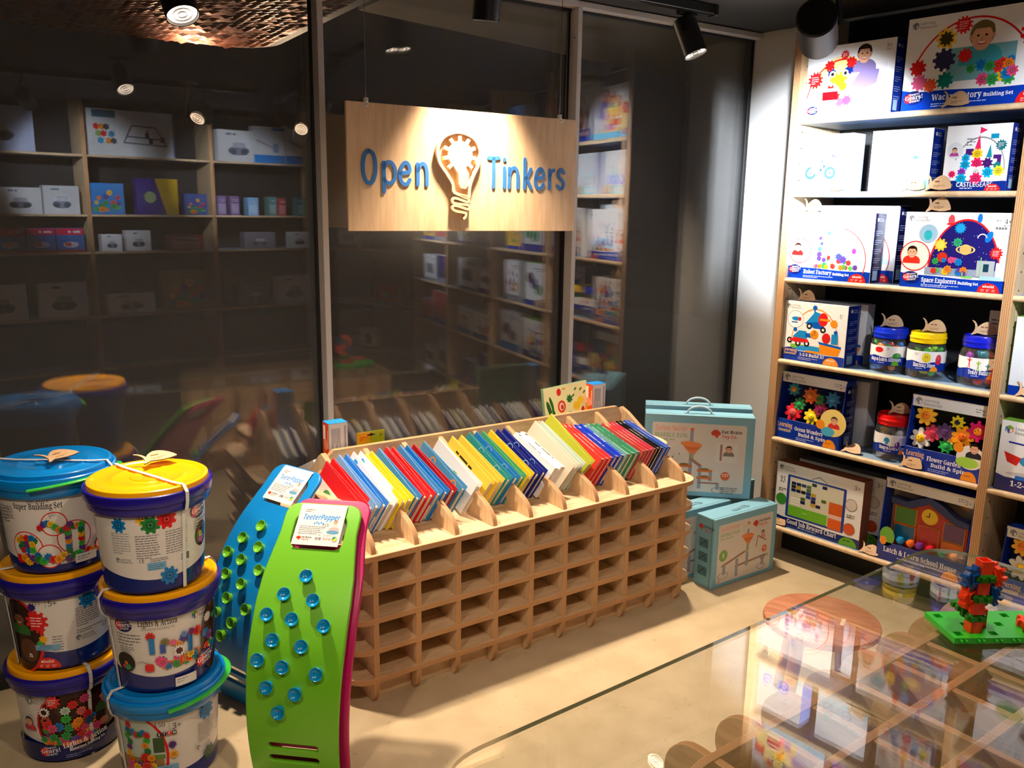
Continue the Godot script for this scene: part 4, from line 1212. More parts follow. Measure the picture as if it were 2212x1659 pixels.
func lip_art(w: float, h: float, title: String, two: String) -> Pr:
	var p := pr()
	p.rect(0.0006, 0.0006, w - 0.0012, h - 0.0012, Color(0.07, 0.2, 0.62))
	p.ell(w * 0.15, h * 0.62, w * 0.14, h * 0.34, Color(0.09, 0.26, 0.7))
	p.text("Learning", w * 0.15, h * 0.6, h * 0.32, Color(0.98, 0.75, 0.4), "slab", 0.5, -w * 0.24)
	p.text("Essentials", w * 0.15, h * 0.36, h * 0.22, Color(0.98, 0.84, 0.35), "slab", 0.5, -w * 0.2)
	p.text(title, w * 0.31, h * 0.52, h * 0.28, Color.WHITE, "slab", 0.0, -w * 0.44)
	if two: p.text(two, w * 0.37, h * 0.27, h * 0.24, Color.WHITE, "slab")
	p.bars(w * 0.34, h * 0.15, w * 0.3, 2, h * 0.08, h * 0.03, Color(0.7, 0.78, 1))
	p.ell(w * 0.86, 0.001, w * 0.1, h * 0.42, ORANGE, 0, 180)
	p.bars(w * 0.8, h * 0.2, w * 0.12, 1, 0.01, h * 0.05, Color(0.7, 0.4, 0.1))
	return p

func head_art(w: float, h: float, n: String) -> Pr:
	var p := pr()
	p.rect(0.0006, 0.0006, w - 0.0012, h - 0.0012, Color(0.87, 0.86, 0.84))
	p.cube_logo(w * 0.04, h * 0.2, h * 0.6, GREY)
	p.text(n, w * 0.9, h * 0.2, h * 0.5, INK, "serif")
	p.bars(w * 0.82, h * 0.55, w * 0.1, 2, h * 0.2, h * 0.07, GREY)
	return p

func jar(label: String, lid: Color, fill: Array, art: Pr, s := 1.0, group := "clear jars of counting toys") -> Node3D:
	var o := thing("toy_jar", label, "jar", Vector3.ZERO, 0.0, group)
	var r := 0.068 * s
	var h := 0.148 * s
	var body := lathe([Vector2(0.0, 0.002), Vector2(r * 0.85, 0.0), Vector2(r * 0.97, 0.006), Vector2(r, 0.018), Vector2(r, h * 0.74), Vector2(r * 0.95, h * 0.86), Vector2(r * 0.83, h * 0.93), Vector2(r * 0.8, h)], 48)
	part("jar_body", body, M.clear, o)
	var lm := MB.new()
	lathe_mb([Vector2(r * 0.9, h * 0.93), Vector2(r * 0.93, h * 0.93), Vector2(r * 0.93, h + 0.022 * s), Vector2(r * 0.9, h + 0.028 * s), Vector2(r * 0.78, h + 0.029 * s), Vector2(r * 0.76, h + 0.026 * s), Vector2(0.0, h + 0.026 * s)], 48, Color.WHITE, lm)
	lathe_mb([Vector2(r * 0.93, h + 0.004), Vector2(r * 0.965, h + 0.006), Vector2(r * 0.965, h + 0.011), Vector2(r * 0.93, h + 0.013)], 48, Color.WHITE, lm)
	part("lid", lm.mesh(), plastic(lid, 0.22), o)
	part("label", art.wrapped(func(_y): return r + 0.0006, 72, 2.0).mesh(), M.gloss_print, o)
	# the toys inside: rounded bodies heaped against the wall
	var rng := RandomNumberGenerator.new()
	rng.seed = int(lid.r * 100 + lid.g * 37 + s * 1000)
	var mb := MB.new()
	for k in 46:
		var a := rng.randf() * TAU
		var y := h * (0.1 + 0.72 * rng.randf())
		var q := r * (0.42 + 0.3 * rng.randf())
		var c: Color = fill[rng.randi() % fill.size()]
		var e := lathe_mb([Vector2(0, -0.016), Vector2(0.012, -0.01), Vector2(0.015, 0.0), Vector2(0.011, 0.01), Vector2(0.007, 0.015), Vector2(0.0, 0.018)], 9, c.srgb_to_linear())
		var xf := Transform3D(Basis.from_euler(Vector3(rng.randf() * 3, rng.randf() * 3, rng.randf() * 3)).scaled(Vector3.ONE * s * rng.randf_range(0.8, 1.1)), Vector3(sin(a) * q, y, cos(a) * q))
		mb.add(e, xf)
	var f := part("toy_filling", mb.mesh(), M.paint, o)
	f.set_meta("kind", "stuff")
	return o

func jar_art(title: String, kind: int, s := 1.0) -> Pr:
	var p := pr()
	var y0 := 0.034 * s
	var hh := 0.075 * s
	p.rect(-0.28, y0, 0.56, hh, Color(0.93, 0.93, 0.93))
	var pts := PackedVector2Array([Vector2(-0.28, y0), Vector2(0.28, y0)])
	for i in 17: pts.append(Vector2(0.28 - i * 0.035, y0 + hh * (0.44 + 0.05 * sin(i * 1.3))))
	p.poly(pts, Color(0.1, 0.2, 0.58))
	p.text(title, -0.005, y0 + hh * 0.2, 0.021 * s, Color.WHITE, "slab", 0.55)
	p.bars(-0.07, y0 + hh * 0.1, 0.1, 1, 0.01, 0.0025, Color(0.75, 0.8, 1))
	p.ell(0.06, y0, 0.03, 0.018 * s, ORANGE if kind != 0 else Color(0.4, 0.7, 0.2), 0, 180)
	match kind:
		0:
			p.ell(-0.07, y0 + hh * 0.78, 0.034, 0.011, RED); p.ell(0.07, y0 + hh * 0.5, 0.034, 0.012, Color(0.25, 0.55, 0.25)); p.text("18+", 0.0, y0 + hh * 0.8, 0.014, INK, "serif", 0.5)
		1:
			p.ell(0.0, y0 + hh * 0.68, 0.03, 0.018, Color(0.93, 0.84, 0.2)); p.ell(0.09, y0 + hh * 0.6, 0.024, 0.02, Color(0.8, 0.15, 0.25)); p.bars(-0.09, y0 + hh * 0.86, 0.04, 2, 0.006, 0.002, GREY)
			for k in [-0.008, 0.006]: p.ell(k, y0 + hh * 0.72, 0.0025, 0.003, INK, 0, 360, 8)
		2:
			for q in [[-0.09, 0.75, RED], [-0.03, 0.62, Color(0.6, 0.78, 0.25)], [0.03, 0.5, Color(0.1, 0.5, 0.55)], [0.075, 0.7, Color(0.8, 0.4, 0.45)], [0.065, 0.3, RED], [0.12, 0.3, Color(0.5, 0.75, 0.85)]]:
				var x: float = q[0]
				var y: float = y0 + hh * q[1]
				p.ell(x, y + 0.014, 0.005, 0.005, q[2], 0, 360, 10); p.rect(x - 0.004, y - 0.006, 0.008, 0.016, q[2])
				p.line([Vector2(x - 0.014, y + 0.012), Vector2(x, y + 0.006), Vector2(x + 0.014, y + 0.012)], 0.004, q[2]); p.line([Vector2(x - 0.007, y - 0.018), Vector2(x, y - 0.004), Vector2(x + 0.007, y - 0.018)], 0.004, q[2])
		3:
			p.ell(-0.06, y0 + hh * 0.66, 0.022, 0.014, Color(0.1, 0.55, 0.75)); p.ell(0.05, y0 + hh * 0.7, 0.03, 0.014, Color(0.8, 0.8, 0.82)); p.ell(0.02, y0 + hh * 0.48, 0.02, 0.014, Color(0.4, 0.2, 0.55))
			for k in 6: p.rect(-0.075 + k * 0.028, y0 + hh * 0.46, 0.006, 0.012, Color(0.9, 0.9, 0.92))
	return p

func fill_case() -> void:
	var c := bookcase(4, 0.882, XW - X0 - 0.004, "tall pale birch bookcase on the right-hand wall with grey-blue shelves full of toys", Vector3(X0, 0, -1.987), -90)
	c.set_meta("group", "birch bookcases")
	var A: float = SHELVES[0]
	var B: float = SHELVES[1]
	var C: float = SHELVES[2]
	var D: float = SHELVES[3]
	var E: float = SHELVES[4]
	var F: float = SHELVES[5]
	# top shelf
	on_case(carton("building_set_box", "gear-set box with a grinning dragon model and a boy in purple, on the top shelf", "toy box", Vector3(0.357, 0.268, 0.07), art_dragon(0.357, 0.268), Color(0.93, 0.93, 0.93), spine_side(0.07, 0.268, 1)), -1.956, -1.597, A, 0.07)
	on_case(carton("building_set_box", "largest gear-set box, a blond boy behind coloured gears, right end of the top shelf", "toy box", Vector3(0.5, 0.32, 0.08), art_wacky(0.5, 0.32), Color(0.93, 0.93, 0.93), spine_side(0.08, 0.32, 2)), -1.56, -1.06, A, 0.08)
	# second shelf
	on_case(carton("building_set_box", "white box with a blue wheel toy, leftmost on the second shelf from the top", "toy box", Vector3(0.222, 0.223, 0.09), art_wheel(0.222, 0.223, 0, Color(0.16, 0.3, 0.8)), Color(0.95, 0.95, 0.96), spine_side(0.09, 0.223, 3, Color(0.55, 0.65, 0.9))), -1.953, -1.731, B, 0.09)
	on_case(carton("building_set_box", "white box with a grey-wheeled car, middle of the second shelf from the top", "toy box", Vector3(0.228, 0.224, 0.09), art_wheel(0.228, 0.224, 1, Color(0.62, 0.62, 0.64)), Color(0.95, 0.95, 0.96), spine_side(0.09, 0.224, 4)), -1.656, -1.427, B, 0.09)
	on_case(carton("building_set_box", "gear-set box showing a pink and turquoise castle with flags", "toy box", Vector3(0.216, 0.226, 0.085), art_castle(0.216, 0.226), NAVY, spine_side(0.085, 0.226, 5)), -1.38, -1.164, B, 0.085)
	# third shelf: two boxes, one copy behind
	on_case(carton("building_set_box", "white gear-set box with a robot model, left on the third shelf, before its copy", "toy box", Vector3(0.368, 0.271, 0.085), art_robot(0.368, 0.271), Color(0.94, 0.94, 0.95), spine_side(0.085, 0.271, 6, Color(0.1, 0.1, 0.26))), -1.98, -1.612, C, 0.085)
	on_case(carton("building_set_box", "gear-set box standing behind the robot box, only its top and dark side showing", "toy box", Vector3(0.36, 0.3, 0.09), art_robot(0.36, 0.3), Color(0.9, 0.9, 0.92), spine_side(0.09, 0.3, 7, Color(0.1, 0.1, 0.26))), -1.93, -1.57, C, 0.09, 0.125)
	on_case(carton("building_set_box", "gear-set box with planets on a dark blue space picture", "toy box", Vector3(0.369, 0.277, 0.085), art_space(0.369, 0.277), Color(0.94, 0.94, 0.95), spine_side(0.085, 0.277, 8)), -1.494, -1.126, C, 0.085)
	# fourth shelf: a box and three jars
	on_case(carton("building_set_box", "white box with red and blue toy cars, left on the fourth shelf beside the jars", "toy box", Vector3(0.285, 0.25, 0.1), art_123(0.285, 0.25), Color(0.94, 0.94, 0.95), spine_side(0.1, 0.25, 9)), -1.97, -1.685, D, 0.1)
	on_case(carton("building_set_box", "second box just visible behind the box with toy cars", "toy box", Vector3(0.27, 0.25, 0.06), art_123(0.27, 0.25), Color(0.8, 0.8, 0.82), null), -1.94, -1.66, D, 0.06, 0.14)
	var any := [Color(0.85, 0.1, 0.15), Color(0.2, 0.7, 0.25), Color(0.1, 0.5, 0.85), Color(0.95, 0.5, 0.1), Color(0.5, 0.15, 0.6)]
	var j := jar("clear jar of coloured alligators with a blue lid, next to the box with toy cars", Color(0.08, 0.2, 0.82), any, jar_art("Snap-n-Learn Alligators", 0))
	j.position = Vector3(X0 + 0.105, D, -1.545); j.rotation_degrees.y = -68
	j = jar("clear jar with a yellow lid and green dinosaurs", Color(0.97, 0.8, 0.05), [Color(0.55, 0.8, 0.15), Color(0.2, 0.65, 0.2), Color(0.9, 0.8, 0.15), Color(0.9, 0.4, 0.1), Color(0.3, 0.3, 0.3)], jar_art("Hatching Dinos", 1))
	j.position = Vector3(X0 + 0.1, D, -1.397); j.rotation_degrees.y = -66
	j = jar("clear jar of little people with a blue lid, next to the bookcase's middle panel", Color(0.08, 0.12, 0.75), [Color(0.1, 0.6, 0.8), Color(0.1, 0.45, 0.5), Color(0.55, 0.2, 0.6), Color(0.8, 0.15, 0.2)], jar_art("Teddy Builders", 2), 1.05)
	j.position = Vector3(X0 + 0.11, D, -1.205); j.rotation_degrees.y = -62
	on_case(carton("building_set_box", "dark box end at the back of the shelf by the middle panel", "toy box", Vector3(0.1, 0.27, 0.1), art_any(0.1, 0.27, 9), Color(0.15, 0.15, 0.2)), -1.225, -1.13, D, 0.1, 0.2)
	# fifth shelf: two open boxes and a jar
	var wb := window_box("display_box", "open blue box of fish and sea-creature gears, left on the fifth shelf", Vector3(0.296, 0.288, 0.1), lip_art(0.296, 0.085, "Ocean Wonders", "Build & Spin"), 0.085, head_art(0.296, 0.045, "2+"), 0.045, Color(0.08, 0.14, 0.4))
	on_case(wb, -1.97, -1.672, E, 0.1)
	for q in [[-0.09, 0.215, 0.03, Color(0.15, 0.5, 0.55), ORANGE, false], [-0.01, 0.2, 0.036, Color(0.92, 0.4, 0.15), ORANGE, false], [0.09, 0.2, 0.034, Color(0.2, 0.5, 0.7), Color(0.3, 0.65, 0.8), false], [-0.06, 0.155, 0.03, Color(0.2, 0.6, 0.3), Color(0.2, 0.7, 0.4), true], [0.04, 0.15, 0.034, Color(0.6, 0.15, 0.3), Color(0.5, 0.1, 0.3), false], [-0.085, 0.115, 0.042, Color(0.9, 0.12, 0.22), Color(0.95, 0.4, 0.4), true], [0.0, 0.11, 0.036, Color(0.95, 0.85, 0.12), Color(0.95, 0.88, 0.2), true], [0.03, 0.19, 0.024, Color(0.25, 0.6, 0.3), Color(0.3, 0.5, 0.2), true], [0.105, 0.14, 0.026, Color(0.9, 0.55, 0.2), Color(0.2, 0.5, 0.7), false]]:
		face_toy(wb, Vector3(q[0], q[1], 0.018), q[2], q[3], q[4], q[5], "toy_sea_creature")
	var cp := pr()
	cp.ell(0.05, 0.04, 0.058, 0.058, Color(0.95, 0.85, 0.5)); cp.child(0.055, 0.05, 0.022, Color(0.3, 0.2, 0.14), Color(0.85, 0.15, 0.15)); cp.ell(0.03, 0.0, 0.03, 0.02, Color(0.3, 0.7, 0.85)); cp.ell(-0.005, 0.025, 0.02, 0.02, ORANGE)
	part("printed_child", cp.flat(Transform3D(Basis(), Vector3(0.065, 0.07, 0.0505))).mesh(), M.gloss_print, wb)
	part("spine_print", spine_side(0.09, 0.26, 11, Color(0.06, 0.1, 0.36)).flat(Transform3D(Basis(Vector3(0, 0, -1), Vector3.UP, Vector3.RIGHT), Vector3(0.148, 0.006, 0.03)), 0.000015, 0.0006).mesh(), M.gloss_print, wb)
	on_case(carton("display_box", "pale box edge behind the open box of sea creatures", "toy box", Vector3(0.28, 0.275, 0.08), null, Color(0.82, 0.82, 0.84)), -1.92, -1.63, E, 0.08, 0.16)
	j = jar("clear jar of white cows with a red lid, between the two open display boxes", Color(0.88, 0.05, 0.06), [Color(0.9, 0.9, 0.9), Color(0.86, 0.86, 0.88), Color(0.92, 0.9, 0.86), Color(0.9, 0.75, 0.2)], jar_art("Snap-n-Learn Cows", 3), 1.04)
	j.position = Vector3(X0 + 0.1, E, -1.488); j.rotation_degrees.y = -60
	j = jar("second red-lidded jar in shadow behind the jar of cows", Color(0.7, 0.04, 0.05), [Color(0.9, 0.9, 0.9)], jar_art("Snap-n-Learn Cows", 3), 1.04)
	j.position = Vector3(X0 + 0.26, E, -1.47); j.rotation_degrees.y = -80
	wb = window_box("display_box", "open blue box of flower gears, right on the fifth shelf by the middle panel", Vector3(0.282, 0.286, 0.1), lip_art(0.282, 0.085, "Flower Garden", "Build & Spin"), 0.085, head_art(0.282, 0.045, "2+"), 0.045, Color(0.16, 0.22, 0.14))
	on_case(wb, -1.405, -1.123, E, 0.1)
	for q in [[-0.085, 0.21, 0.04, Color(0.95, 0.7, 0.2), Color(0.97, 0.5, 0.1), true], [0.03, 0.205, 0.026, Color(0.85, 0.75, 0.1), INK, false], [0.105, 0.185, 0.04, Color(0.8, 0.12, 0.35), Color(0.9, 0.5, 0.1), false], [0.055, 0.155, 0.042, Color(0.95, 0.6, 0.12), Color(0.9, 0.4, 0.08), true], [-0.095, 0.118, 0.042, Color(0.94, 0.92, 0.88), Color(0.95, 0.75, 0.1), true], [-0.055, 0.145, 0.034, Color(0.8, 0.25, 0.35), Color(0.8, 0.2, 0.3), true], [-0.01, 0.16, 0.034, Color(0.35, 0.25, 0.4), Color(0.35, 0.2, 0.4), true], [0.0, 0.108, 0.03, Color(0.2, 0.7, 0.3), Color(0.2, 0.75, 0.35), false], [0.02, 0.14, 0.024, Color(0.9, 0.75, 0.3), ORANGE, true]]:
		face_toy(wb, Vector3(q[0], q[1], 0.018), q[2], q[3], q[4], q[5])
	cp = pr()
	cp.ell(0.05, 0.02, 0.05, 0.045, Color(0.93, 0.9, 0.86)); cp.child(0.06, 0.055, 0.024, Color(0.1, 0.07, 0.06), Color(0.12, 0.14, 0.2)); cp.ell(0.04, 0.0, 0.04, 0.02, Color(0.65, 0.85, 0.3)); cp.ell(0.005, 0.05, 0.018, 0.018, ORANGE)
	part("printed_child", cp.flat(Transform3D(Basis(), Vector3(0.05, 0.07, 0.0505))).mesh(), M.gloss_print, wb)
	# bottom shelf
	on_case(carton("chart_box", "white box showing a magnetic reward chart with a blue frame, on the bottom shelf", "toy box", Vector3(0.4, 0.29, 0.07), art_reward(0.4, 0.29), Color(0.55, 0.3, 0.2)), -1.95, -1.55, F, 0.07, 0.03)
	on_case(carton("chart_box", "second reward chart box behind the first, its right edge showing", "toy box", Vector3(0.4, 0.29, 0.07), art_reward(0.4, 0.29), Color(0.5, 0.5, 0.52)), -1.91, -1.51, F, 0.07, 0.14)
	schoolhouse(F)
	# the next bay, cut by the picture's edge
	var g2 := "packages in the bay at the right edge"
	on_case(carton("building_set_box", "white green-sided box right of the middle panel on the fourth shelf, with a bright model", "toy box", Vector3(0.3, 0.275, 0.08), art_any(0.3, 0.275, 33), Color(0.5, 0.72, 0.3)), -1.073, -0.773, D, 0.08)
	on_case(carton("building_set_box", "white box with a toy helicopter, right of the middle panel on the fifth shelf", "toy box", Vector3(0.32, 0.255, 0.08), art_helicopter(0.32, 0.255), Color(0.5, 0.68, 0.25)), -1.075, -0.755, E, 0.08)
	wb = window_box("display_box", "open box of flower gears at the right picture edge on the bottom shelf", Vector3(0.29, 0.265, 0.1), lip_art(0.29, 0.08, "Flower Garden", "Build & Spin"), 0.08, head_art(0.29, 0.04, "2+"), 0.04, Color(0.08, 0.14, 0.4))
	on_case(wb, -1.02, -0.73, F, 0.1)
	for q in [[-0.09, 0.2, 0.035, Color(0.95, 0.7, 0.2), Color(0.97, 0.5, 0.1), true], [-0.085, 0.12, 0.045, Color(0.94, 0.92, 0.88), Color(0.95, 0.75, 0.1), true], [0.02, 0.16, 0.04, Color(0.8, 0.2, 0.3), ORANGE, true], [0.09, 0.14, 0.04, Color(0.3, 0.6, 0.3), ORANGE, true]]:
		face_toy(wb, Vector3(q[0], q[1], 0.018), q[2], q[3], q[4], q[5])
	on_case(carton("building_set_box", "dark box at the right picture edge above the open flower box", "toy box", Vector3(0.25, 0.3, 0.08), art_any(0.25, 0.3, 41), Color(0.2, 0.2, 0.24)), -0.99, -0.74, F, 0.08, 0.15)
	on_case(carton("building_set_box", "box right of the middle panel on the third shelf, only its purple edge showing", "toy box", Vector3(0.3, 0.27, 0.09), art_any(0.3, 0.27, 51), Color(0.4, 0.35, 0.6)), -1.03, -0.73, C, 0.09)
	on_case(carton("building_set_box", "box right of the middle panel on the second shelf at the picture's edge", "toy box", Vector3(0.24, 0.22, 0.09), art_any(0.24, 0.22, 52), Color(0.85, 0.86, 0.9)), -1.06, -0.82, B, 0.09)
	# rest of the right wall, mirrored in glass and table
	var rng := RandomNumberGenerator.new()
	rng.seed = 44
	var ord := ["first", "second", "third", "fourth", "fifth", "sixth", "seventh", "eighth", "ninth", "tenth"]
	for row in 6:
		var count := 0
		var z := -0.7
		var y: float = SHELVES[row]
		var top: float = 2.2 if row == 0 else SHELVES[row - 1] - 0.03
		while z < 1.25:
			var w := rng.randf_range(0.2, 0.36)
			var bay := fmod(z + 1.987, 0.882)
			if bay + w > 0.85:
				z += 0.882 - bay + 0.03
				continue
			var h := minf(rng.randf_range(0.18, 0.29), top - y - 0.03)
			on_case(carton("toy_package", "%s toy package on the %s shelf beyond the picture's right edge, seen reflected" % [ord[count], ["top", "second", "third", "fourth", "fifth", "bottom"][row]], "toy box", Vector3(w, h, 0.1), art_any(w, h, int(z * 100) + row * 7), Color(0.75, 0.76, 0.8), null, "packages seen only in the glass"), z, z + w, y, 0.1)
			count += 1
			z += w + rng.randf_range(0.01, 0.06)
	# whale tags
	tag_case("whale tag leaning at the foot of the largest gear-set box on the top shelf", -1.36, A, 0.008, 1.1)
	tag_case("whale tag lit white below the box with the blue wheel toy", -1.79, B, 0.006)
	tag_case("whale tag lit white below the box with the grey-wheeled car", -1.475, B, 0.006)
	tag_case("whale tag lit white below the lower left corner of the castle box", -1.385, B, 0.004, 1.1)
	tag_case("whale tag standing on the robot box", -1.885, C + 0.271, 0.03, 1.0, 0, 0)
	tag_case("whale tag standing on the space box", -1.385, C + 0.277, 0.03, 1.05, 0, 0)
	tag_case("whale tag standing on the box with toy cars", -1.885, D + 0.25, 0.04, 0.95, 0, 0)
	for q in [["whale tag standing on the jar of alligators", -1.545, 0.105, 0.177], ["whale tag standing on the yellow lid of the dinosaur jar", -1.38, 0.1, 0.177], ["whale tag standing on the jar of little people", -1.205, 0.11, 0.186]]:
		var o := whale_tag(q[0], Vector3(X0 + q[2], D + q[3], q[1]), Vector3(0, -68, 0), 1.0)
	whale_tag("whale tag standing on the red lid of the jar of cows", Vector3(X0 + 0.1, E + 0.184, -1.475), Vector3(0, -62, 0), 0.95)
	tag_case("whale tag lying at the foot of the open box of sea creatures", -1.62, E, 0.02, 0.95, 0, -40)
	tag_case("whale tag in front of the open box of flower gears", -1.37, E, 0.006, 1.05, 0, -20)
	tag_case("whale tag on the bottom shelf at the left foot of the reward chart box", -1.92, F, 0.016, 0.9, 0, -30)
	tag_case("whale tag on the bottom shelf between the reward chart and the schoolhouse", -1.5, F, 0.012, 0.95, 0, -40)
	tag_case("whale tag in front of the green-sided box at the right picture edge", -1.0, D, 0.005, 1.0)

func schoolhouse(y: float) -> void:
	var w := 0.335
	var h := 0.335
	var d := 0.1
	var p := pr()
	p.rect(0.001, 0.001, w - 0.002, 0.075, Color(0.07, 0.18, 0.55))
	p.text("Latch & Learn School House", w * 0.5, 0.036, 0.03, Color.WHITE, "slab", 0.5, -w * 0.84)
	p.bars(w * 0.25, 0.02, w * 0.5, 1, 0.01, 0.004, Color(0.7, 0.78, 1))
	p.ell(w * 0.86, 0.001, 0.032, 0.034, ORANGE, 0, 180)
	var o := window_box("schoolhouse_box", "open blue box with a red toy schoolhouse with a clock, right on the bottom shelf", Vector3(w, h, d), p, 0.076, head_art(w, 0.042, "2+"), 0.042, Color(0.8, 0.76, 0.66))
	on_case(o, -1.47, -1.135, y, d, 0.02)
	# the toy house: front, roof, doors and clock as relief
	part("house_front", extrude(PackedVector2Array([Vector2(-0.135, 0.06), Vector2(0.15, 0.06), Vector2(0.15, 0.215), Vector2(0.06, 0.24), Vector2(0.0, 0.275), Vector2(-0.05, 0.235), Vector2(-0.135, 0.235)]), 0.03, 0.002), plastic(Color(0.72, 0.16, 0.12), 0.35), o, Vector3(0, 0, -0.01))
	var roof := PackedVector2Array([Vector2(-0.145, 0.232), Vector2(-0.07, 0.226), Vector2(-0.03, 0.245), Vector2(0.0, 0.262), Vector2(0.04, 0.24), Vector2(0.1, 0.208), Vector2(0.155, 0.205), Vector2(0.155, 0.225), Vector2(0.1, 0.235), Vector2(0.05, 0.268), Vector2(0.005, 0.292), Vector2(-0.04, 0.275), Vector2(-0.08, 0.252), Vector2(-0.145, 0.256)])
	part("house_roof", extrude(roof, 0.045, 0.002), plastic(Color(0.13, 0.2, 0.42), 0.4), o, Vector3(0, 0, -0.006))
	part("clock", lathe([Vector2(0.0, 0.004), Vector2(0.03, 0.004), Vector2(0.032, 0.0)], 28), plastic(Color(0.95, 0.78, 0.1), 0.35), o, Vector3(0.005, 0.21, 0.005), Vector3(90, 0, 0))
	part("clock_hands", box_mb(Vector3(0.003, 0.018, 0.001), Vector3(0, 0.008, 0), 0.0, Color.WHITE, box_mb(Vector3(0.013, 0.003, 0.001), Vector3(-0.006, 0, 0), 0.0)).mesh(), M.black, o, Vector3(0.005, 0.21, 0.0095))
	for q in [[-0.085, 0.19, 0.085, 0.07, Color(0.25, 0.5, 0.15), "door"], [-0.085, 0.115, 0.085, 0.072, Color(0.1, 0.42, 0.6), "door"], [0.1, 0.17, 0.08, 0.075, Color(0.4, 0.25, 0.42), "door"], [0.1, 0.1, 0.08, 0.06, Color(0.88, 0.42, 0.1), "door"], [0.008, 0.12, 0.08, 0.1, Color(0.75, 0.18, 0.16), "door"]]:
		var dd := part("door_frame", boxm(Vector3(q[2], q[3], 0.004), Vector3.ZERO, 0.001), plastic(Color(0.88, 0.6, 0.15), 0.4), o, Vector3(q[0], q[1], 0.007))
		part("door", boxm(Vector3(q[2] - 0.006, q[3] - 0.006, 0.004), Vector3(0, 0, 0.002), 0.001), plastic(q[4], 0.3), dd)
	for q in [[-0.085, Color(0.1, 0.55, 0.8)], [-0.045, Color(0.95, 0.45, 0.1)], [-0.01, Color(0.45, 0.2, 0.6)], [0.03, Color(0.85, 0.12, 0.2)], [0.075, Color(0.15, 0.6, 0.35)], [0.12, Color(0.93, 0.6, 0.2)]]:
		part("toy_key", lathe([Vector2(0.0, 0.045), Vector2(0.01, 0.043), Vector2(0.0165, 0.034), Vector2(0.016, 0.024), Vector2(0.009, 0.016), Vector2(0.007, 0.0), Vector2(0.0, 0.0)], 18), plastic(q[1], 0.18), o, Vector3(q[0], 0.062, 0.032))
	var bd := pr()
	bd.ell(0.0, 0.0, 0.03, 0.04, Color(0.4, 0.68, 0.2)); bd.ell(-0.014, -0.02, 0.014, 0.018, ORANGE)
	part("printed_badge", bd.flat(Transform3D(Basis(), Vector3(-w / 2 + 0.036, 0.1, d / 2))).mesh(), M.gloss_print, o)
	var sun := pr()
	sun.gear(0.0, 0.0, 0.022, 9, Color(0.93, 0.72, 0.2), false); sun.ell(0, 0, 0.012, 0.012, Color(0.95, 0.8, 0.3))
	part("printed_sun", sun.flat(Transform3D(Basis(), Vector3(0.11, 0.275, -d / 2 + 0.003))).mesh(), M.gloss_print, o)

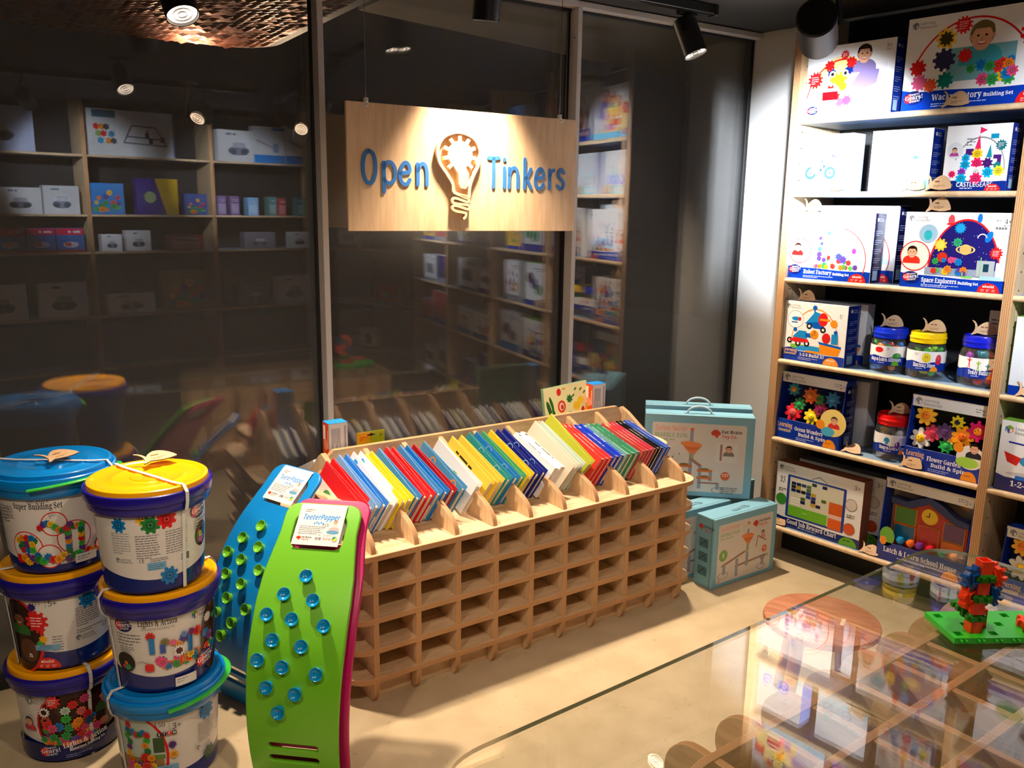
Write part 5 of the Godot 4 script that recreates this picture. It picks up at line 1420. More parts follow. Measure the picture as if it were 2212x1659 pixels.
func far_case() -> void:
	# the bookcases across the shop, behind the viewpoint; seen only as reflections in the glass
	var at := Vector3(-0.42, 0, 1.63)
	var turn := 180.0 - 15.83
	var d := Vector3(0.962, 0, 0.273)
	var origin := Vector3(2.57, 0, 2.46)
	var c := bookcase(4, 1.02, 0.33, "birch bookcase across the shop, seen only in the left-hand glass", origin, turn, true, true, [1.889, 1.42, 1.12, 0.6, 0.159])
	c.set_meta("group", "birch bookcases")
	var q := Basis.from_euler(Vector3(0, deg_to_rad(turn), 0))
	var ys := [1.889, 1.42, 1.12, 0.6, 0.159]
	var pale := Color(0.93, 0.94, 0.96)
	var lilac := Color(0.5, 0.4, 0.6)
	# bay, shelf, left edge, width, height, ground colour, motif, colour word
	var list := [[0, 0, 0.57, 0.38, 0.27, pale, 1, "white"], [0, 0, 0.32, 0.3, 0.32, pale, 2, "white and blue"], [0, 0, 0.04, 0.27, 0.34, pale, 2, "white and sky blue"],
		[1, 0, 0.3, 0.68, 0.36, pale, 4, "large white"], [2, 0, 0.34, 0.55, 0.33, Color(0.75, 0.8, 0.93), 1, "pale blue"],
		[0, 1, 0.9, 0.08, 0.17, lilac, 0, "small purple"], [0, 1, 0.78, 0.08, 0.17, lilac, 0, "small violet"], [0, 1, 0.6, 0.1, 0.16, Color(0.5, 0.72, 0.9), 0, "small light blue"], [0, 1, 0.42, 0.08, 0.17, Color(0.35, 0.55, 0.55), 0, "small teal"], [0, 1, 0.33, 0.08, 0.16, Color(0.75, 0.25, 0.3), 0, "small red"], [0, 1, 0.1, 0.12, 0.17, Color(0.2, 0.5, 0.5), 0, "small green"],
		[1, 1, 0.74, 0.27, 0.25, Color(0.15, 0.5, 0.8), 3, "blue and orange"], [1, 1, 0.3, 0.34, 0.3, Color(0.2, 0.1, 0.55), 5, "purple and yellow"], [1, 1, 0.05, 0.2, 0.18, Color(0.25, 0.35, 0.6), 3, "dark blue"],
		[2, 1, 0.06, 0.26, 0.22, pale, 1, "white"], [2, 1, 0.33, 0.3, 0.2, pale, 1, "wide white"], [2, 1, 0.65, 0.26, 0.21, pale, 1, "square white"],
		[2, 2, 0.05, 0.2, 0.19, Color(0.2, 0.45, 0.75), 6, "pink and blue"], [2, 2, 0.26, 0.2, 0.19, Color(0.2, 0.45, 0.75), 6, "blue and pink"], [2, 2, 0.47, 0.2, 0.19, Color(0.2, 0.45, 0.75), 6, "pink-topped blue"],
		[1, 2, 0.55, 0.2, 0.17, pale, 1, "small white"], [1, 2, 0.1, 0.3, 0.13, Color(0.6, 0.2, 0.22), 0, "low red"], [1, 2, 0.78, 0.16, 0.14, pale, 1, "low white"], [0, 2, 0.1, 0.2, 0.15, pale, 1, "dim white"], [0, 2, 0.45, 0.3, 0.15, Color(0.5, 0.5, 0.55), 1, "grey"],
		[1, 3, 0.55, 0.38, 0.17, pale, 1, "flat white"], [1, 3, 0.08, 0.4, 0.34, Color(0.55, 0.5, 0.12), 3, "rainbow"], [2, 3, 0.06, 0.36, 0.28, pale, 1, "tall white"], [2, 3, 0.5, 0.36, 0.28, pale, 1, "tall pale"], [0, 3, 0.1, 0.35, 0.26, pale, 1, "broad white"], [0, 3, 0.52, 0.3, 0.2, Color(0.4, 0.42, 0.46), 1, "broad grey"]]
	var shelf_words := ["top", "second", "third", "fourth"]
	var bay_words := ["nearest the corner", "in the middle bay", "in the far left bay"]
	for e in list:
		var w: float = e[3]
		var h: float = e[4]
		var o := carton("toy_package", "%s package on the %s shelf across the shop, %s, reflected" % [e[7], shelf_words[e[1]], bay_words[e[0]]], "toy box", Vector3(w, h, 0.09), art_far(w, h, e[5], e[6]), e[5].darkened(0.1), null, "packages seen only in the glass")
		o.position = origin + q * Vector3(e[0] * 1.02 + e[2] + w / 2, 0, -0.07) + Vector3(0, ys[e[1]], 0)
		o.rotation_degrees.y = turn
	# corner unit between the two
	var u := thing("corner_shelf", "quarter-round birch corner shelves between the two bookcases, seen only in the glass", "shelf", Vector3(0, 0, 0), 0.0)
	for y in ys:
		var p := PackedVector2Array([Vector2(X0 + 0.02, -1.6), Vector2(XW - 0.02, -1.6), Vector2(XW - 0.02, -2.75), Vector2(2.66, -2.78), Vector2(2.6, -2.48)])
		for i in 9:
			var a := deg_to_rad(lerpf(-90.0, 0.0, i / 8.0))
			p.append(Vector2(2.6 + 0.6 * cos(a) - 0.0, -2.48 + 0.86 * (1.0 + sin(a))))
		part("shelf", extrude(p, 0.02, 0.0, M.birch, M.ply_edge), null, u, Vector3(0, y - 0.011, 0), Vector3(-90, 0, 0))
	for k in 7:
		var o := carton("toy_package", "toy package on the %s corner shelf, seen reflected, %s" % [["top", "second", "third", "fourth", "lowest"][k % 5], "in front" if k < 5 else "behind"], "toy box", Vector3(0.2, 0.2, 0.1), art_any(0.2, 0.2, 200 + k), Color(0.8, 0.82, 0.86), null, "packages seen only in the glass")
		o.position = Vector3(3.1 - (k % 3) * 0.12, ys[k % 5], 1.95 + (k % 3) * 0.25)
		o.rotation_degrees.y = -140

# ---- the book rack ----------------------------------------------------------------------------
func rack() -> void:
	var o := thing("book_rack", "long birch plywood rack of small compartments with books standing between its fins", "book rack", rack_o)
	o.basis = Basis(rack_u, Vector3.UP, -rack_w)      # x along, y up, z towards the viewer
	var up := [[-0.030, 0.0], [-0.044, 0.018], [-0.051, 0.043], [-0.053, 0.073], [-0.053, 0.491], [-0.043, 0.491], [-0.039, 0.507], [-0.030, 0.523], [-0.014, 0.539], [0.008, 0.552], [0.05, 0.568], [0.1, 0.59], [0.17, 0.632], [0.24, 0.672], [0.29, 0.700], [0.33, 0.715]]
	var prof := PackedVector2Array()
	for q in up: prof.append(Vector2(-q[0], q[1]))
	for i in range(up.size() - 2, -1, -1): prof.append(Vector2(-(0.33 + (0.33 - up[i][0]) * 0.66), up[i][1]))
	var fin := extrude(prof, 0.0175, 0.0012, M.birch_up, M.ply_edge)
	for k in 10: part("fin_panel", fin, null, o, Vector3(-0.0275 + 0.1461 * k, 0, 0), Vector3(0, -90, 0))
	var deck := extrude(round_rect(-0.115, -0.584, 1.487, 0.639, 0.075, 7), 0.0185, 0.0012, M.birch, M.ply_edge)
	var ys := [0.4818, 0.3805, 0.2795, 0.1795, 0.0822]
	for y in ys: part("deck_board" if y > 0.48 else "shelf", deck, null, o, Vector3(0, y, 0), Vector3(90, 0, 0))
	for z in [0.0, -0.54]: part("base_board", ply(1.33, 0.072, 0.016), null, o, Vector3(0.63, 0.036, z))
	# spine board with scalloped ends
	var sp := PackedVector2Array([Vector2(-0.112, 0.491), Vector2(1.369, 0.491)])
	var sc := [[0.106, 0.53], [0.092, 0.558], [0.066, 0.574], [0.066, 0.598], [0.058, 0.632], [0.042, 0.655], [0.022, 0.664], [0.02, 0.684], [0.012, 0.706], [-0.006, 0.722]]
	for q in sc: sp.append(Vector2(1.257 + q[0], q[1]))
	for i in range(sc.size() - 1, -1, -1): sp.append(Vector2(-sc[i][0], sc[i][1]))
	part("spine_board", extrude(sp, 0.0175, 0.001, M.birch, M.ply_edge), null, o, Vector3(0, 0, -0.33))
	# half-round end shelves above the deck
	for e in [[-0.0365, -1.0], [1.296, 1.0]]:
		var p := PackedVector2Array()
		for i in 10:
			var a := PI * i / 9.0 - PI / 2
			p.append(Vector2(e[0] + e[1] * cos(a) * 0.06, 0.2 + sin(a) * 0.12))
		part("end_shelf", extrude(p, 0.0175, 0.0008, M.birch, M.ply_edge), null, o, Vector3(0, 0.6, 0), Vector3(-90, 0, 0))
	# sloped supports that tip the books forward, and the rounded blocks below them
	for k in 9:
		var x := -0.0275 + 0.1461 * (k + 0.5)
		part("book_support", ply(0.127, 0.235, 0.012), null, o, Vector3(x, 0.538, -0.212), Vector3(-63, 0, 0))
		part("book_support", ply(0.127, 0.16, 0.012), null, o, Vector3(x, 0.54, -0.43), Vector3(-118, 0, 0))
		var bl := PackedVector2Array([Vector2(-0.063, -0.038), Vector2(0.0, -0.038)])
		bl.append_array(arc(0.0, -0.008, 0.03, -90, 0, 6))
		bl.append_array(arc(0.0, 0.008, 0.03, 0, 90, 6))
		bl.append(Vector2(-0.063, 0.038))
		part("tray_block", extrude(bl, 0.05, 0.004, M.birch, M.birch), null, o, Vector3(x, 0.43, -0.15))

func book(label: String, u30: float, y30: float, th: float, cover: Color, hard: bool, art := 0, lean := 6.0, group := "", wid := 1.0) -> void:
	# laid from the pixel of its upper back corner; tipped towards the viewer along the rack's supports
	var tb := Vector3(u30 - 0.0172, y30 + 0.0128, 0.26)
	var tf := Vector3(u30 + (0.012 if hard else 0.02), minf(0.611, y30 - 0.055), 0.05)
	var f := (tf - tb)
	var w := f.length() * wid
	f = f.normalized()
	var d := Vector3(-tan(deg_to_rad(lean)), -1, 0)
	d = (d - f * d.dot(f)).normalized()
	var h := (tf.y - 0.4965) / -d.y
	var to := func(q: Vector3) -> Vector3: return rack_u * q.x + Vector3.UP * q.y + rack_w * q.z
	var zf: Vector3 = to.call(f)
	var yu: Vector3 = -to.call(d)
	var xr := yu.cross(zf)
	var o := thing("book", label, "book", rack_o + to.call(tf - f * w * 0.5 + d * h), 0.0, group)
	o.basis = Basis(xr, yu, zf)
	var page := Color(0.86, 0.84, 0.78)
	if hard:
		var mb := MB.new()
		for s in [-1.0, 1.0]: box_mb(Vector3(0.0024, h, w), Vector3(s * (th / 2 - 0.0012), h / 2, 0), 0.0006, Color.WHITE, mb)
		box_mb(Vector3(th, 0.0024, w), Vector3(0, h - 0.0012, 0), 0.0008, Color.WHITE, mb)
		part("cover", mb.mesh(), plastic(cover, 0.3), o)
		part("pages", boxm(Vector3(th - 0.005, h - 0.008, w - 0.008), Vector3(0, h / 2 - 0.002, 0), 0.0), M.paper, o)
		var p := pr()
		var pale := Color(0.96, 0.94, 0.9) if cover.get_luminance() < 0.5 else Color(0.2, 0.2, 0.2)
		p.bars(w * 0.3, th * 0.3, w * 0.62, 1, 0.01, th * 0.36, pale)
		p.rect(w * 0.06, th * 0.2, w * 0.05, th * 0.6, pale)
		p.rect(w - 0.004, 0.0, 0.004, th, Color(0.93, 0.92, 0.92))
		# on the spine, which lies uppermost: text runs towards the viewer
		part("spine_lettering", p.flat(Transform3D(Basis(Vector3(0, 0, 1), Vector3(1, 0, 0), Vector3(0, 1, 0)), Vector3(-th / 2, h, -w / 2))).mesh(), M.gloss_print, o)
	else:
		var mb := MB.new()
		var open := 0.042
		for s in [-1.0, 1.0]:
			var bx := box_mb(Vector3(0.0016, h, w), Vector3(0, h / 2, w / 2), 0.0005)
			mb.add(bx, Transform3D(Basis(Vector3.UP, s * open), Vector3(s * th * 0.22, 0, -w / 2)))
		box_mb(Vector3(th * 0.5, h, 0.003), Vector3(0, h / 2, -w / 2), 0.0008, Color.WHITE, mb)
		part("cover", mb.mesh(), plastic(cover, 0.35), o)
		var pg := MB.new()
		for k in 5:
			var t := (k - 2) / 2.2
			var bx := box_mb(Vector3(0.0011, h - 0.022, w - 0.009), Vector3(0, h / 2 - 0.006, w / 2), 0.0)
			pg.add(bx, Transform3D(Basis(Vector3.UP, t * open * 0.72), Vector3(t * th * 0.16, 0, -w / 2)))
		part("pages", pg.mesh(), M.paper, o)
	# front cover picture, on the side that shows to the left
	var c := pr()
	var pic := cover.lightened(0.45)
	match art:
		1: # pale lower half with a drawing
			c.rect(0.0, 0.0, w, h * 0.55, Color(0.95, 0.92, 0.9)); c.ell(w * 0.6, h * 0.4, w * 0.12, h * 0.2, cover.darkened(0.2)); c.ell(w * 0.3, h * 0.3, w * 0.1, h * 0.16, Color(0.3, 0.6, 0.35))
		2: # scattered blue drops on white
			for k in 14: c.ell(w * fmod(k * 0.382 + 0.05, 1.0) * 0.94 + w * 0.03, h * (0.12 + 0.8 * fmod(k * 0.618, 1.0)), w * 0.045, h * 0.06, Color(0.25, 0.65, 0.85))
		3: # green hills below
			c.ell(w * 0.4, 0.0, w * 0.4, h * 0.4, Color(0.35, 0.62, 0.2), 0, 180); c.rect(w * 0.3, h * 0.55, w * 0.4, h * 0.16, Color(0.97, 0.95, 0.85))
		4: # orange doodles
			for k in 5: c.ring(w * (0.15 + 0.17 * k), h * (0.55 + 0.3 * sin(k * 2.0)), w * 0.06, w * 0.02, ORANGE, 0, 270, 14)
		5: # green blocks
			for k in 6: c.rect(w * (0.1 + 0.14 * k), h * (0.25 + 0.11 * (k % 4)), w * 0.08, h * 0.14, Color(0.5, 0.75, 0.2))
		6: # little bird and title
			c.ell(w * 0.7, h * 0.62, w * 0.06, h * 0.1, RED); c.bars(w * 0.2, h * 0.75, w * 0.4, 2, h * 0.14, h * 0.06, INK)
		7: # pale sea wave pattern
			for k in 7: c.ring(w * (0.1 + 0.13 * k), h * (0.4 + 0.25 * (k % 3)), w * 0.06, w * 0.014, Color(0.55, 0.75, 0.95), 20, 200, 12)
		8:
			c.rect(w * 0.1, h * 0.12, w * 0.8, h * 0.5, pic); c.ell(w * 0.5, h * 0.4, w * 0.16, h * 0.2, ORANGE)
	if c.items.size():
		var bs := Basis(Vector3.UP, -0.042) if not hard else Basis()
		var org := Vector3(-th / 2, 0, -w / 2) if hard else Vector3(-th * 0.22 - 0.0008, 0, -w / 2)
		# clip-safe: the picture sits just proud of the cover
		part("cover_picture", c.flat(Transform3D(bs * Basis(Vector3(0, 0, 1), Vector3.UP, Vector3(-1, 0, 0)), org)).mesh(), M.gloss_print, o)

func books() -> void:
	var red := Color(0.86, 0.1, 0.14)
	var blue := Color(0.16, 0.5, 0.86)
	var lemon := Color(0.96, 0.84, 0.1)
	var navy := Color(0.08, 0.14, 0.55)
	var wht := Color(0.94, 0.95, 0.96)
	var list := [
		[-0.027, 0.696, 0.014, red, 0, 1, "thin red picture book leaning on the rack's left end fin"],
		[-0.005, 0.702, 0.018, red, 0, 1, "red picture book, second from the rack's left end"],
		[0.017, 0.71, 0.02, Color(0.45, 0.66, 0.9), 0, 1, "pale blue picture book, third from the rack's left end"],
		[0.042, 0.709, 0.02, blue, 0, 1, "bright blue picture book, fourth from the rack's left end"],
		[0.067, 0.712, 0.02, wht, 0, 2, "white book with blue drops, left one of the pair near the rack's left end"],
		[0.092, 0.711, 0.016, wht, 0, 2, "white book with blue drops, right one of the pair near the rack's left end"],
		[0.111, 0.699, 0.016, lemon, 0, 3, "yellow book with green hills, left one of the pair beside the white books"],
		[0.131, 0.705, 0.02, lemon, 0, 3, "yellow book with green hills, right one of the pair beside the white books"],
		[0.16, 0.71, 0.022, Color(0.24, 0.54, 0.78), 0, 1, "steel blue picture book between the yellow and the red pair"],
		[0.187, 0.712, 0.019, red, 0, 3, "red book, left one of the red pair in the second bay"],
		[0.21, 0.708, 0.02, red, 0, 3, "red book, right one of the red pair in the second bay"],
		[0.237, 0.711, 0.021, Color(0.26, 0.56, 0.82), 0, 1, "blue book right of the red pair in the second bay"],
		[0.264, 0.707, 0.021, Color(0.1, 0.46, 0.8), 0, 3, "darker blue book left of the crimson one"],
		[0.291, 0.706, 0.024, Color(0.7, 0.06, 0.12), 0, 1, "crimson book right of the blue books"],
		[0.33, 0.71, 0.026, Color(0.3, 0.58, 0.78), 0, 4, "blue book with orange doodles"],
		[0.39, 0.711, 0.03, wht, 0, 5, "white book with green block pattern"],
		[0.444, 0.712, 0.026, Color(0.94, 0.82, 0.3), 0, 6, "yellow book with a red bird, left one of its pair"],
		[0.481, 0.711, 0.026, Color(0.94, 0.82, 0.3), 0, 6, "yellow book with a red bird, right one of its pair"],
		[0.514, 0.716, 0.024, Color(0.18, 0.58, 0.6), 0, 7, "teal book right of the yellow pair with red birds"],
		[0.545, 0.715, 0.021, Color(0.14, 0.5, 0.78), 0, 7, "sky blue book with purple edge, right of the teal one"],
		[0.571, 0.714, 0.024, Color(0.3, 0.66, 0.45), 0, 8, "green and turquoise picture book in the fifth bay"],
		[0.606, 0.713, 0.024, Color(0.95, 0.8, 0.15), 0, 8, "yellow book with a red edge beside the navy pair"],
		[0.637, 0.712, 0.022, navy, 0, 7, "navy patterned book, left one of the navy pair"],
		[0.665, 0.712, 0.024, navy, 0, 7, "navy patterned book, right one of the navy pair"],
		[0.721, 0.687, 0.024, wht, 1, 6, "white hardcover, left one of the white pair in the middle"],
		[0.75, 0.686, 0.026, wht, 1, 6, "white hardcover, right one of the white pair in the middle"],
		[0.806, 0.72, 0.03, Color(0.9, 0.88, 0.8), 0, 8, "large cream book right of the white pair"],
		[0.838, 0.716, 0.018, Color(0.8, 0.88, 0.84), 0, 0, "thin pale green book behind the large cream one"],
		[0.882, 0.738, 0.034, Color(0.78, 0.8, 0.25), 0, 0, "tall lime green book, highest of the row"],
		[0.935, 0.694, 0.016, Color(0.88, 0.25, 0.22), 1, 0, "thin red hardcover, first after the tall lime book"],
		[0.957, 0.69, 0.016, Color(0.88, 0.25, 0.22), 1, 0, "thin red hardcover, second after the tall lime book"],
		[0.979, 0.683, 0.018, Color(0.85, 0.2, 0.2), 1, 0, "thin red hardcover next to the royal blue pair"],
		[1.006, 0.679, 0.023, Color(0.08, 0.25, 0.8), 1, 0, "royal blue hardcover, left one of the pair"],
		[1.033, 0.679, 0.025, Color(0.08, 0.25, 0.8), 1, 0, "royal blue hardcover, right one of the pair"],
		[1.062, 0.676, 0.02, Color(0.5, 0.72, 0.7), 1, 0, "pale turquoise hardcover right of the royal blue pair"],
		[1.087, 0.674, 0.022, Color(0.3, 0.6, 0.42), 1, 0, "green hardcover, left one of the two in front of the seed book"],
		[1.115, 0.67, 0.024, Color(0.25, 0.62, 0.5), 1, 0, "green hardcover, right one of the two in front of the seed book"],
		[1.143, 0.666, 0.016, Color(0.8, 0.28, 0.26), 1, 0, "slim red hardcover, first of four beside the green ones"],
		[1.162, 0.666, 0.016, Color(0.8, 0.28, 0.26), 1, 0, "slim red hardcover, second of four beside the green ones"],
		[1.181, 0.666, 0.016, Color(0.8, 0.24, 0.32), 1, 0, "slim red hardcover, third of four beside the black ones"],
		[1.2, 0.666, 0.016, Color(0.8, 0.24, 0.32), 1, 0, "slim red hardcover next to the black pair"],
		[1.219, 0.666, 0.017, Color(0.02, 0.02, 0.025), 1, 0, "black hardcover, left one of the pair near the right end"],
		[1.238, 0.665, 0.018, Color(0.02, 0.02, 0.025), 1, 0, "black hardcover, right one of the pair near the right end"],
		[1.262, 0.664, 0.019, Color(0.22, 0.38, 0.8), 1, 0, "blue hardcover right of the black pair"],
		[1.282, 0.661, 0.018, Color(0.22, 0.38, 0.8), 1, 0, "last blue hardcover at the rack's right end"]]
	for q in list:
		book(q[6], q[0], q[1], q[2] if q[4] == 1 else 0.0075, q[3], q[4] == 1, q[5], 18.0 if q[4] == 1 else 10.0, "books on the plywood rack")
	# book shown face on, boxes and a card standing behind the row
	var to := func(u: float, w: float, y: float) -> Vector3: return R(u, w, y)
	var p := pr()
	var bw := 0.245
	var bh := 0.25
	p.rect(0.001, 0.001, bw - 0.002, bh - 0.002, Color(0.93, 0.91, 0.68))
	for q in [[0.1, 0.66, 0.04, 0.14, Color(0.13, 0.38, 0.14)], [0.16, 0.74, 0.03, 0.12, Color(0.16, 0.42, 0.16)], [0.2, 0.56, 0.03, 0.12, Color(0.15, 0.4, 0.14)]]: p.ell(bw * q[0], bh * q[1], bw * q[2], bh * q[3], q[4], 0, 360, 18, 0.3)
	for q in [[0.34, 0.9, 0.05, 0.06, Color(0.85, 0.2, 0.14)], [0.38, 0.66, 0.09, 0.1, Color(0.85, 0.26, 0.14)], [0.18, 0.22, 0.11, 0.1, Color(0.84, 0.14, 0.1)], [0.86, 0.52, 0.04, 0.07, Color(0.82, 0.2, 0.14)], [0.72, 0.62, 0.08, 0.07, Color(0.95, 0.8, 0.15)], [0.82, 0.7, 0.07, 0.06, Color(0.95, 0.8, 0.15)]]: p.ell(bw * q[0], bh * q[1], bw * q[2], bh * q[3], q[4])
	p.ell(bw * 0.38, bh * 0.66, bw * 0.055, bh * 0.065, Color(0.97, 0.8, 0.72)); p.ell(bw * 0.39, bh * 0.65, bw * 0.03, bh * 0.04, Color(0.8, 0.2, 0.16))
	p.gear(bw * 0.57, bh * 0.76, bw * 0.07, 7, Color(0.2, 0.45, 0.2), false); p.gear(bw * 0.8, bh * 0.25, bw * 0.08, 6, Color(0.1, 0.28, 0.12), false); p.gear(bw * 0.18, bh * 0.31, bw * 0.04, 5, Color(0.2, 0.5, 0.2), false)
	for q in [[0.72, 0.9], [0.84, 0.88], [0.92, 0.82], [0.66, 0.8]]: p.ell(bw * q[0], bh * q[1], bw * 0.035, bh * 0.018, Color(0.25, 0.5, 0.2), 0, 360, 12, 0.6)
	p.ell(bw * 0.95, bh * 0.5, bw * 0.03, bh * 0.14, Color(0.8, 0.75, 0.3))
	for k in 5: p.ell(bw * (0.72 + 0.03 * k), bh * (0.1 + 0.02 * (k % 2)), bw * 0.02, bw * 0.02, Color(0.12, 0.1, 0.18), 0, 360, 10)
	p.text("It all", bw * 0.48, bh * 0.46, bh * 0.12, Color(0.22, 0.3, 0.24), "serif", 0.5, 0.85)
	p.text("starts with", bw * 0.5, bh * 0.33, bh * 0.12, Color(0.22, 0.3, 0.24), "serif", 0.5, 0.85)
	p.text("a seed...", bw * 0.54, bh * 0.2, bh * 0.12, Color(0.22, 0.3, 0.24), "serif", 0.5, 0.85)
	p.bars(bw * 0.42, bh * 0.93, bw * 0.14, 1, 0.01, bh * 0.02, Color(0.9, 0.6, 0.2))
	var sb := thing("picture_book", "yellow picture book with fruit and vegetables standing face on behind the row", "book", R(1.043, 0.365, 0.575))
	sb.basis = Basis(rack_u, Vector3.UP, -rack_w) * Basis.from_euler(Vector3(deg_to_rad(-8), deg_to_rad(6), deg_to_rad(2)))
	part("cover", box_mb(Vector3(bw, bh, 0.002), Vector3(0, bh / 2, 0.005), 0.0005, Color.WHITE, box_mb(Vector3(bw, bh, 0.002), Vector3(0, bh / 2, -0.005), 0.0005, Color.WHITE, box_mb(Vector3(0.002, bh, 0.012), Vector3(-bw / 2, bh / 2, 0), 0.0004))).mesh(), plastic(Color(0.5, 0.65, 0.5), 0.4), sb)
	part("pages", boxm(Vector3(bw - 0.006, bh - 0.006, 0.008), Vector3(0.001, bh / 2, 0), 0.0), M.paper, sb)
	part("cover_picture", p.flat(Transform3D(Basis(), Vector3(-bw / 2, 0, 0.006))).mesh(), M.gloss_print, sb)
	for k in 2:
		var b := pr()
		var w := 0.068
		var h := 0.25
		b.rect(0.0006, 0.0006, w - 0.0012, h - 0.0012, Color(0.88, 0.87, 0.87))
		for j in 6: b.text("|" , w * 0.1, 0, 0.001, GREY, "sans")
		for j in 7: b.line([Vector2(w * (0.16 + j * 0.07), h * 0.56 + 0.02 * (j % 3)), Vector2(w * (0.16 + j * 0.07), h * 0.93)], 0.0018, Color(0.4, 0.42, 0.5))
		b.line([Vector2(w * 0.86, h * 0.5), Vector2(w * 0.86, h * 0.95)], w * 0.09, Color(0.62, 0.64, 0.68))
		b.ell(w * 0.55, h * 0.36, w * 0.25, w * 0.25, Color(0.3, 0.48, 0.16))
		for j in 5: b.line([Vector2(w * 0.36, h * (0.31 + j * 0.028)), Vector2(w * 0.74, h * (0.33 + j * 0.028))], 0.0015, Color(0.12, 0.25, 0.08))
		b.ell(w * 0.2, h * 0.46, w * 0.14, w * 0.18, Color(0.93, 0.8, 0.77))
		var o := carton("ball_box", ["tall orange and white box with a blue top at the rack's left end", "tall box with a blue top behind the face-on picture book at the rack's right"][k], "toy box", Vector3(w, h, 0.052), b, Color(0.86, 0.87, 0.88))
		o.position = R([0.039, 1.185][k], 0.385, [0.552, 0.565][k])
		o.basis = Basis(rack_u, Vector3.UP, -rack_w)
		part("blue_top", boxm(Vector3(w + 0.0006, 0.0012, 0.0526), Vector3(0, h + 0.0004, 0), 0.0004), plastic(Color(0.1, 0.55, 0.9), 0.35), o)
		var s := pr()
		s.rect(0.0005, 0.0005, 0.051, h - 0.001, Color(0.86, 0.3, 0.1)); s.rect(0.006, h * 0.76, 0.018, h * 0.2, Color(0.92, 0.9, 0.88)); s.ell(0.026, h * 0.7, 0.016, 0.02, Color(0.93, 0.55, 0.4), 0, 360, 20); s.rect(0.02, h * 0.3, 0.008, h * 0.22, Color(0.93, 0.86, 0.8)); s.line([Vector2(0.044, h * 0.66), Vector2(0.044, h * 0.9)], 0.004, Color(0.93, 0.8, 0.7))
		part("printed_side", s.flat(Transform3D(Basis(Vector3(0, 0, 1), Vector3.UP, Vector3.LEFT), Vector3(-w / 2, 0, -0.026))).mesh(), M.gloss_print, o)
	var cp := pr()
	cp.rect(0.0, 0.0, 0.105, 0.17, Color(0.62, 0.66, 0.12)); cp.rect(0.0, 0.13, 0.05, 0.04, Color(0.85, 0.6, 0.1)); cp.bars(0.01, 0.15, 0.03, 2, 0.008, 0.004, Color(0.9, 0.3, 0.1)); cp.bars(0.085, 0.155, 0.014, 2, 0.006, 0.003, INK)
	var ht := PackedVector2Array([Vector2(0.02, 0.06), Vector2(0.1, 0.06)])
	for j in 12: ht.append(Vector2(0.1 - j * 0.0073, 0.105 + 0.006 * sin(j * 2.1) + 0.004 * (j % 2)))
	cp.poly(ht, Color(0.16, 0.1, 0.2)); cp.line([Vector2(0.025, 0.08), Vector2(0.035, 0.092), Vector2(0.06, 0.092), Vector2(0.068, 0.08)], 0.002, Color(0.5, 0.6, 0.2))
	cp.rect(0.003, 0.08, 0.014, 0.03, Color(0.85, 0.84, 0.8))
	var card := thing("hang_card_pack", "yellow-green carded toy pack with a hang hole behind the left books", "toy pack", R(0.17, 0.385, 0.56))
	card.basis = Basis(rack_u, Vector3.UP, -rack_w)
	var co := extrude(PackedVector2Array([Vector2(-0.0525, 0), Vector2(0.0525, 0), Vector2(0.0525, 0.19), Vector2(-0.0525, 0.19)]), 0.0025, 0.0)
	part("card", co, plastic(Color(0.62, 0.66, 0.12), 0.4), card)
	part("printed_front", cp.flat(Transform3D(Basis(), Vector3(-0.0525, 0.02, 0.0013))).mesh(), M.gloss_print, card)
	var hole := pr()
	hole.ell(0, 0, 0.016, 0.003, Color(0.03, 0.03, 0.03)); hole.ell(0, 0.001, 0.005, 0.005, Color(0.03, 0.03, 0.03))
	part("hang_hole", hole.flat(Transform3D(Basis(), Vector3(0.0, 0.178, 0.0018))).mesh(), M.print, card)
	# the window side of the rack, mirrored in the glass
	var cols := [wht, Color(0.75, 0.8, 0.88), navy, Color(0.85, 0.8, 0.4), Color(0.4, 0.5, 0.6), wht]
	for k in 27:
		var bay := k / 3
		var u := -0.0275 + 0.1461 * bay + 0.03 + 0.035 * (k % 3)
		var h := 0.135
		var w := 0.17
		var o := thing("book", "book on the window side of the rack, seen only as a reflection", "book", R(u, 0.465, 0.505), 0.0, "books on the window side")
		o.basis = Basis(-rack_u, Vector3.UP, rack_w) * Basis.from_euler(Vector3(deg_to_rad(24), 0, deg_to_rad(-6)))
		var mb := MB.new()
		for s in [-1.0, 1.0]: box_mb(Vector3(0.002, h, w), Vector3(s * 0.008, h / 2, 0.0), 0.0005, Color.WHITE, mb)
		box_mb(Vector3(0.018, h, 0.002), Vector3(0, h / 2, -w / 2), 0.0005, Color.WHITE, mb)
		part("cover", mb.mesh(), plastic(cols[(k * 7 + bay) % cols.size()], 0.4), o)
		part("pages", boxm(Vector3(0.011, h - 0.006, w - 0.006), Vector3(0, h / 2, 0), 0.0), M.paper, o)

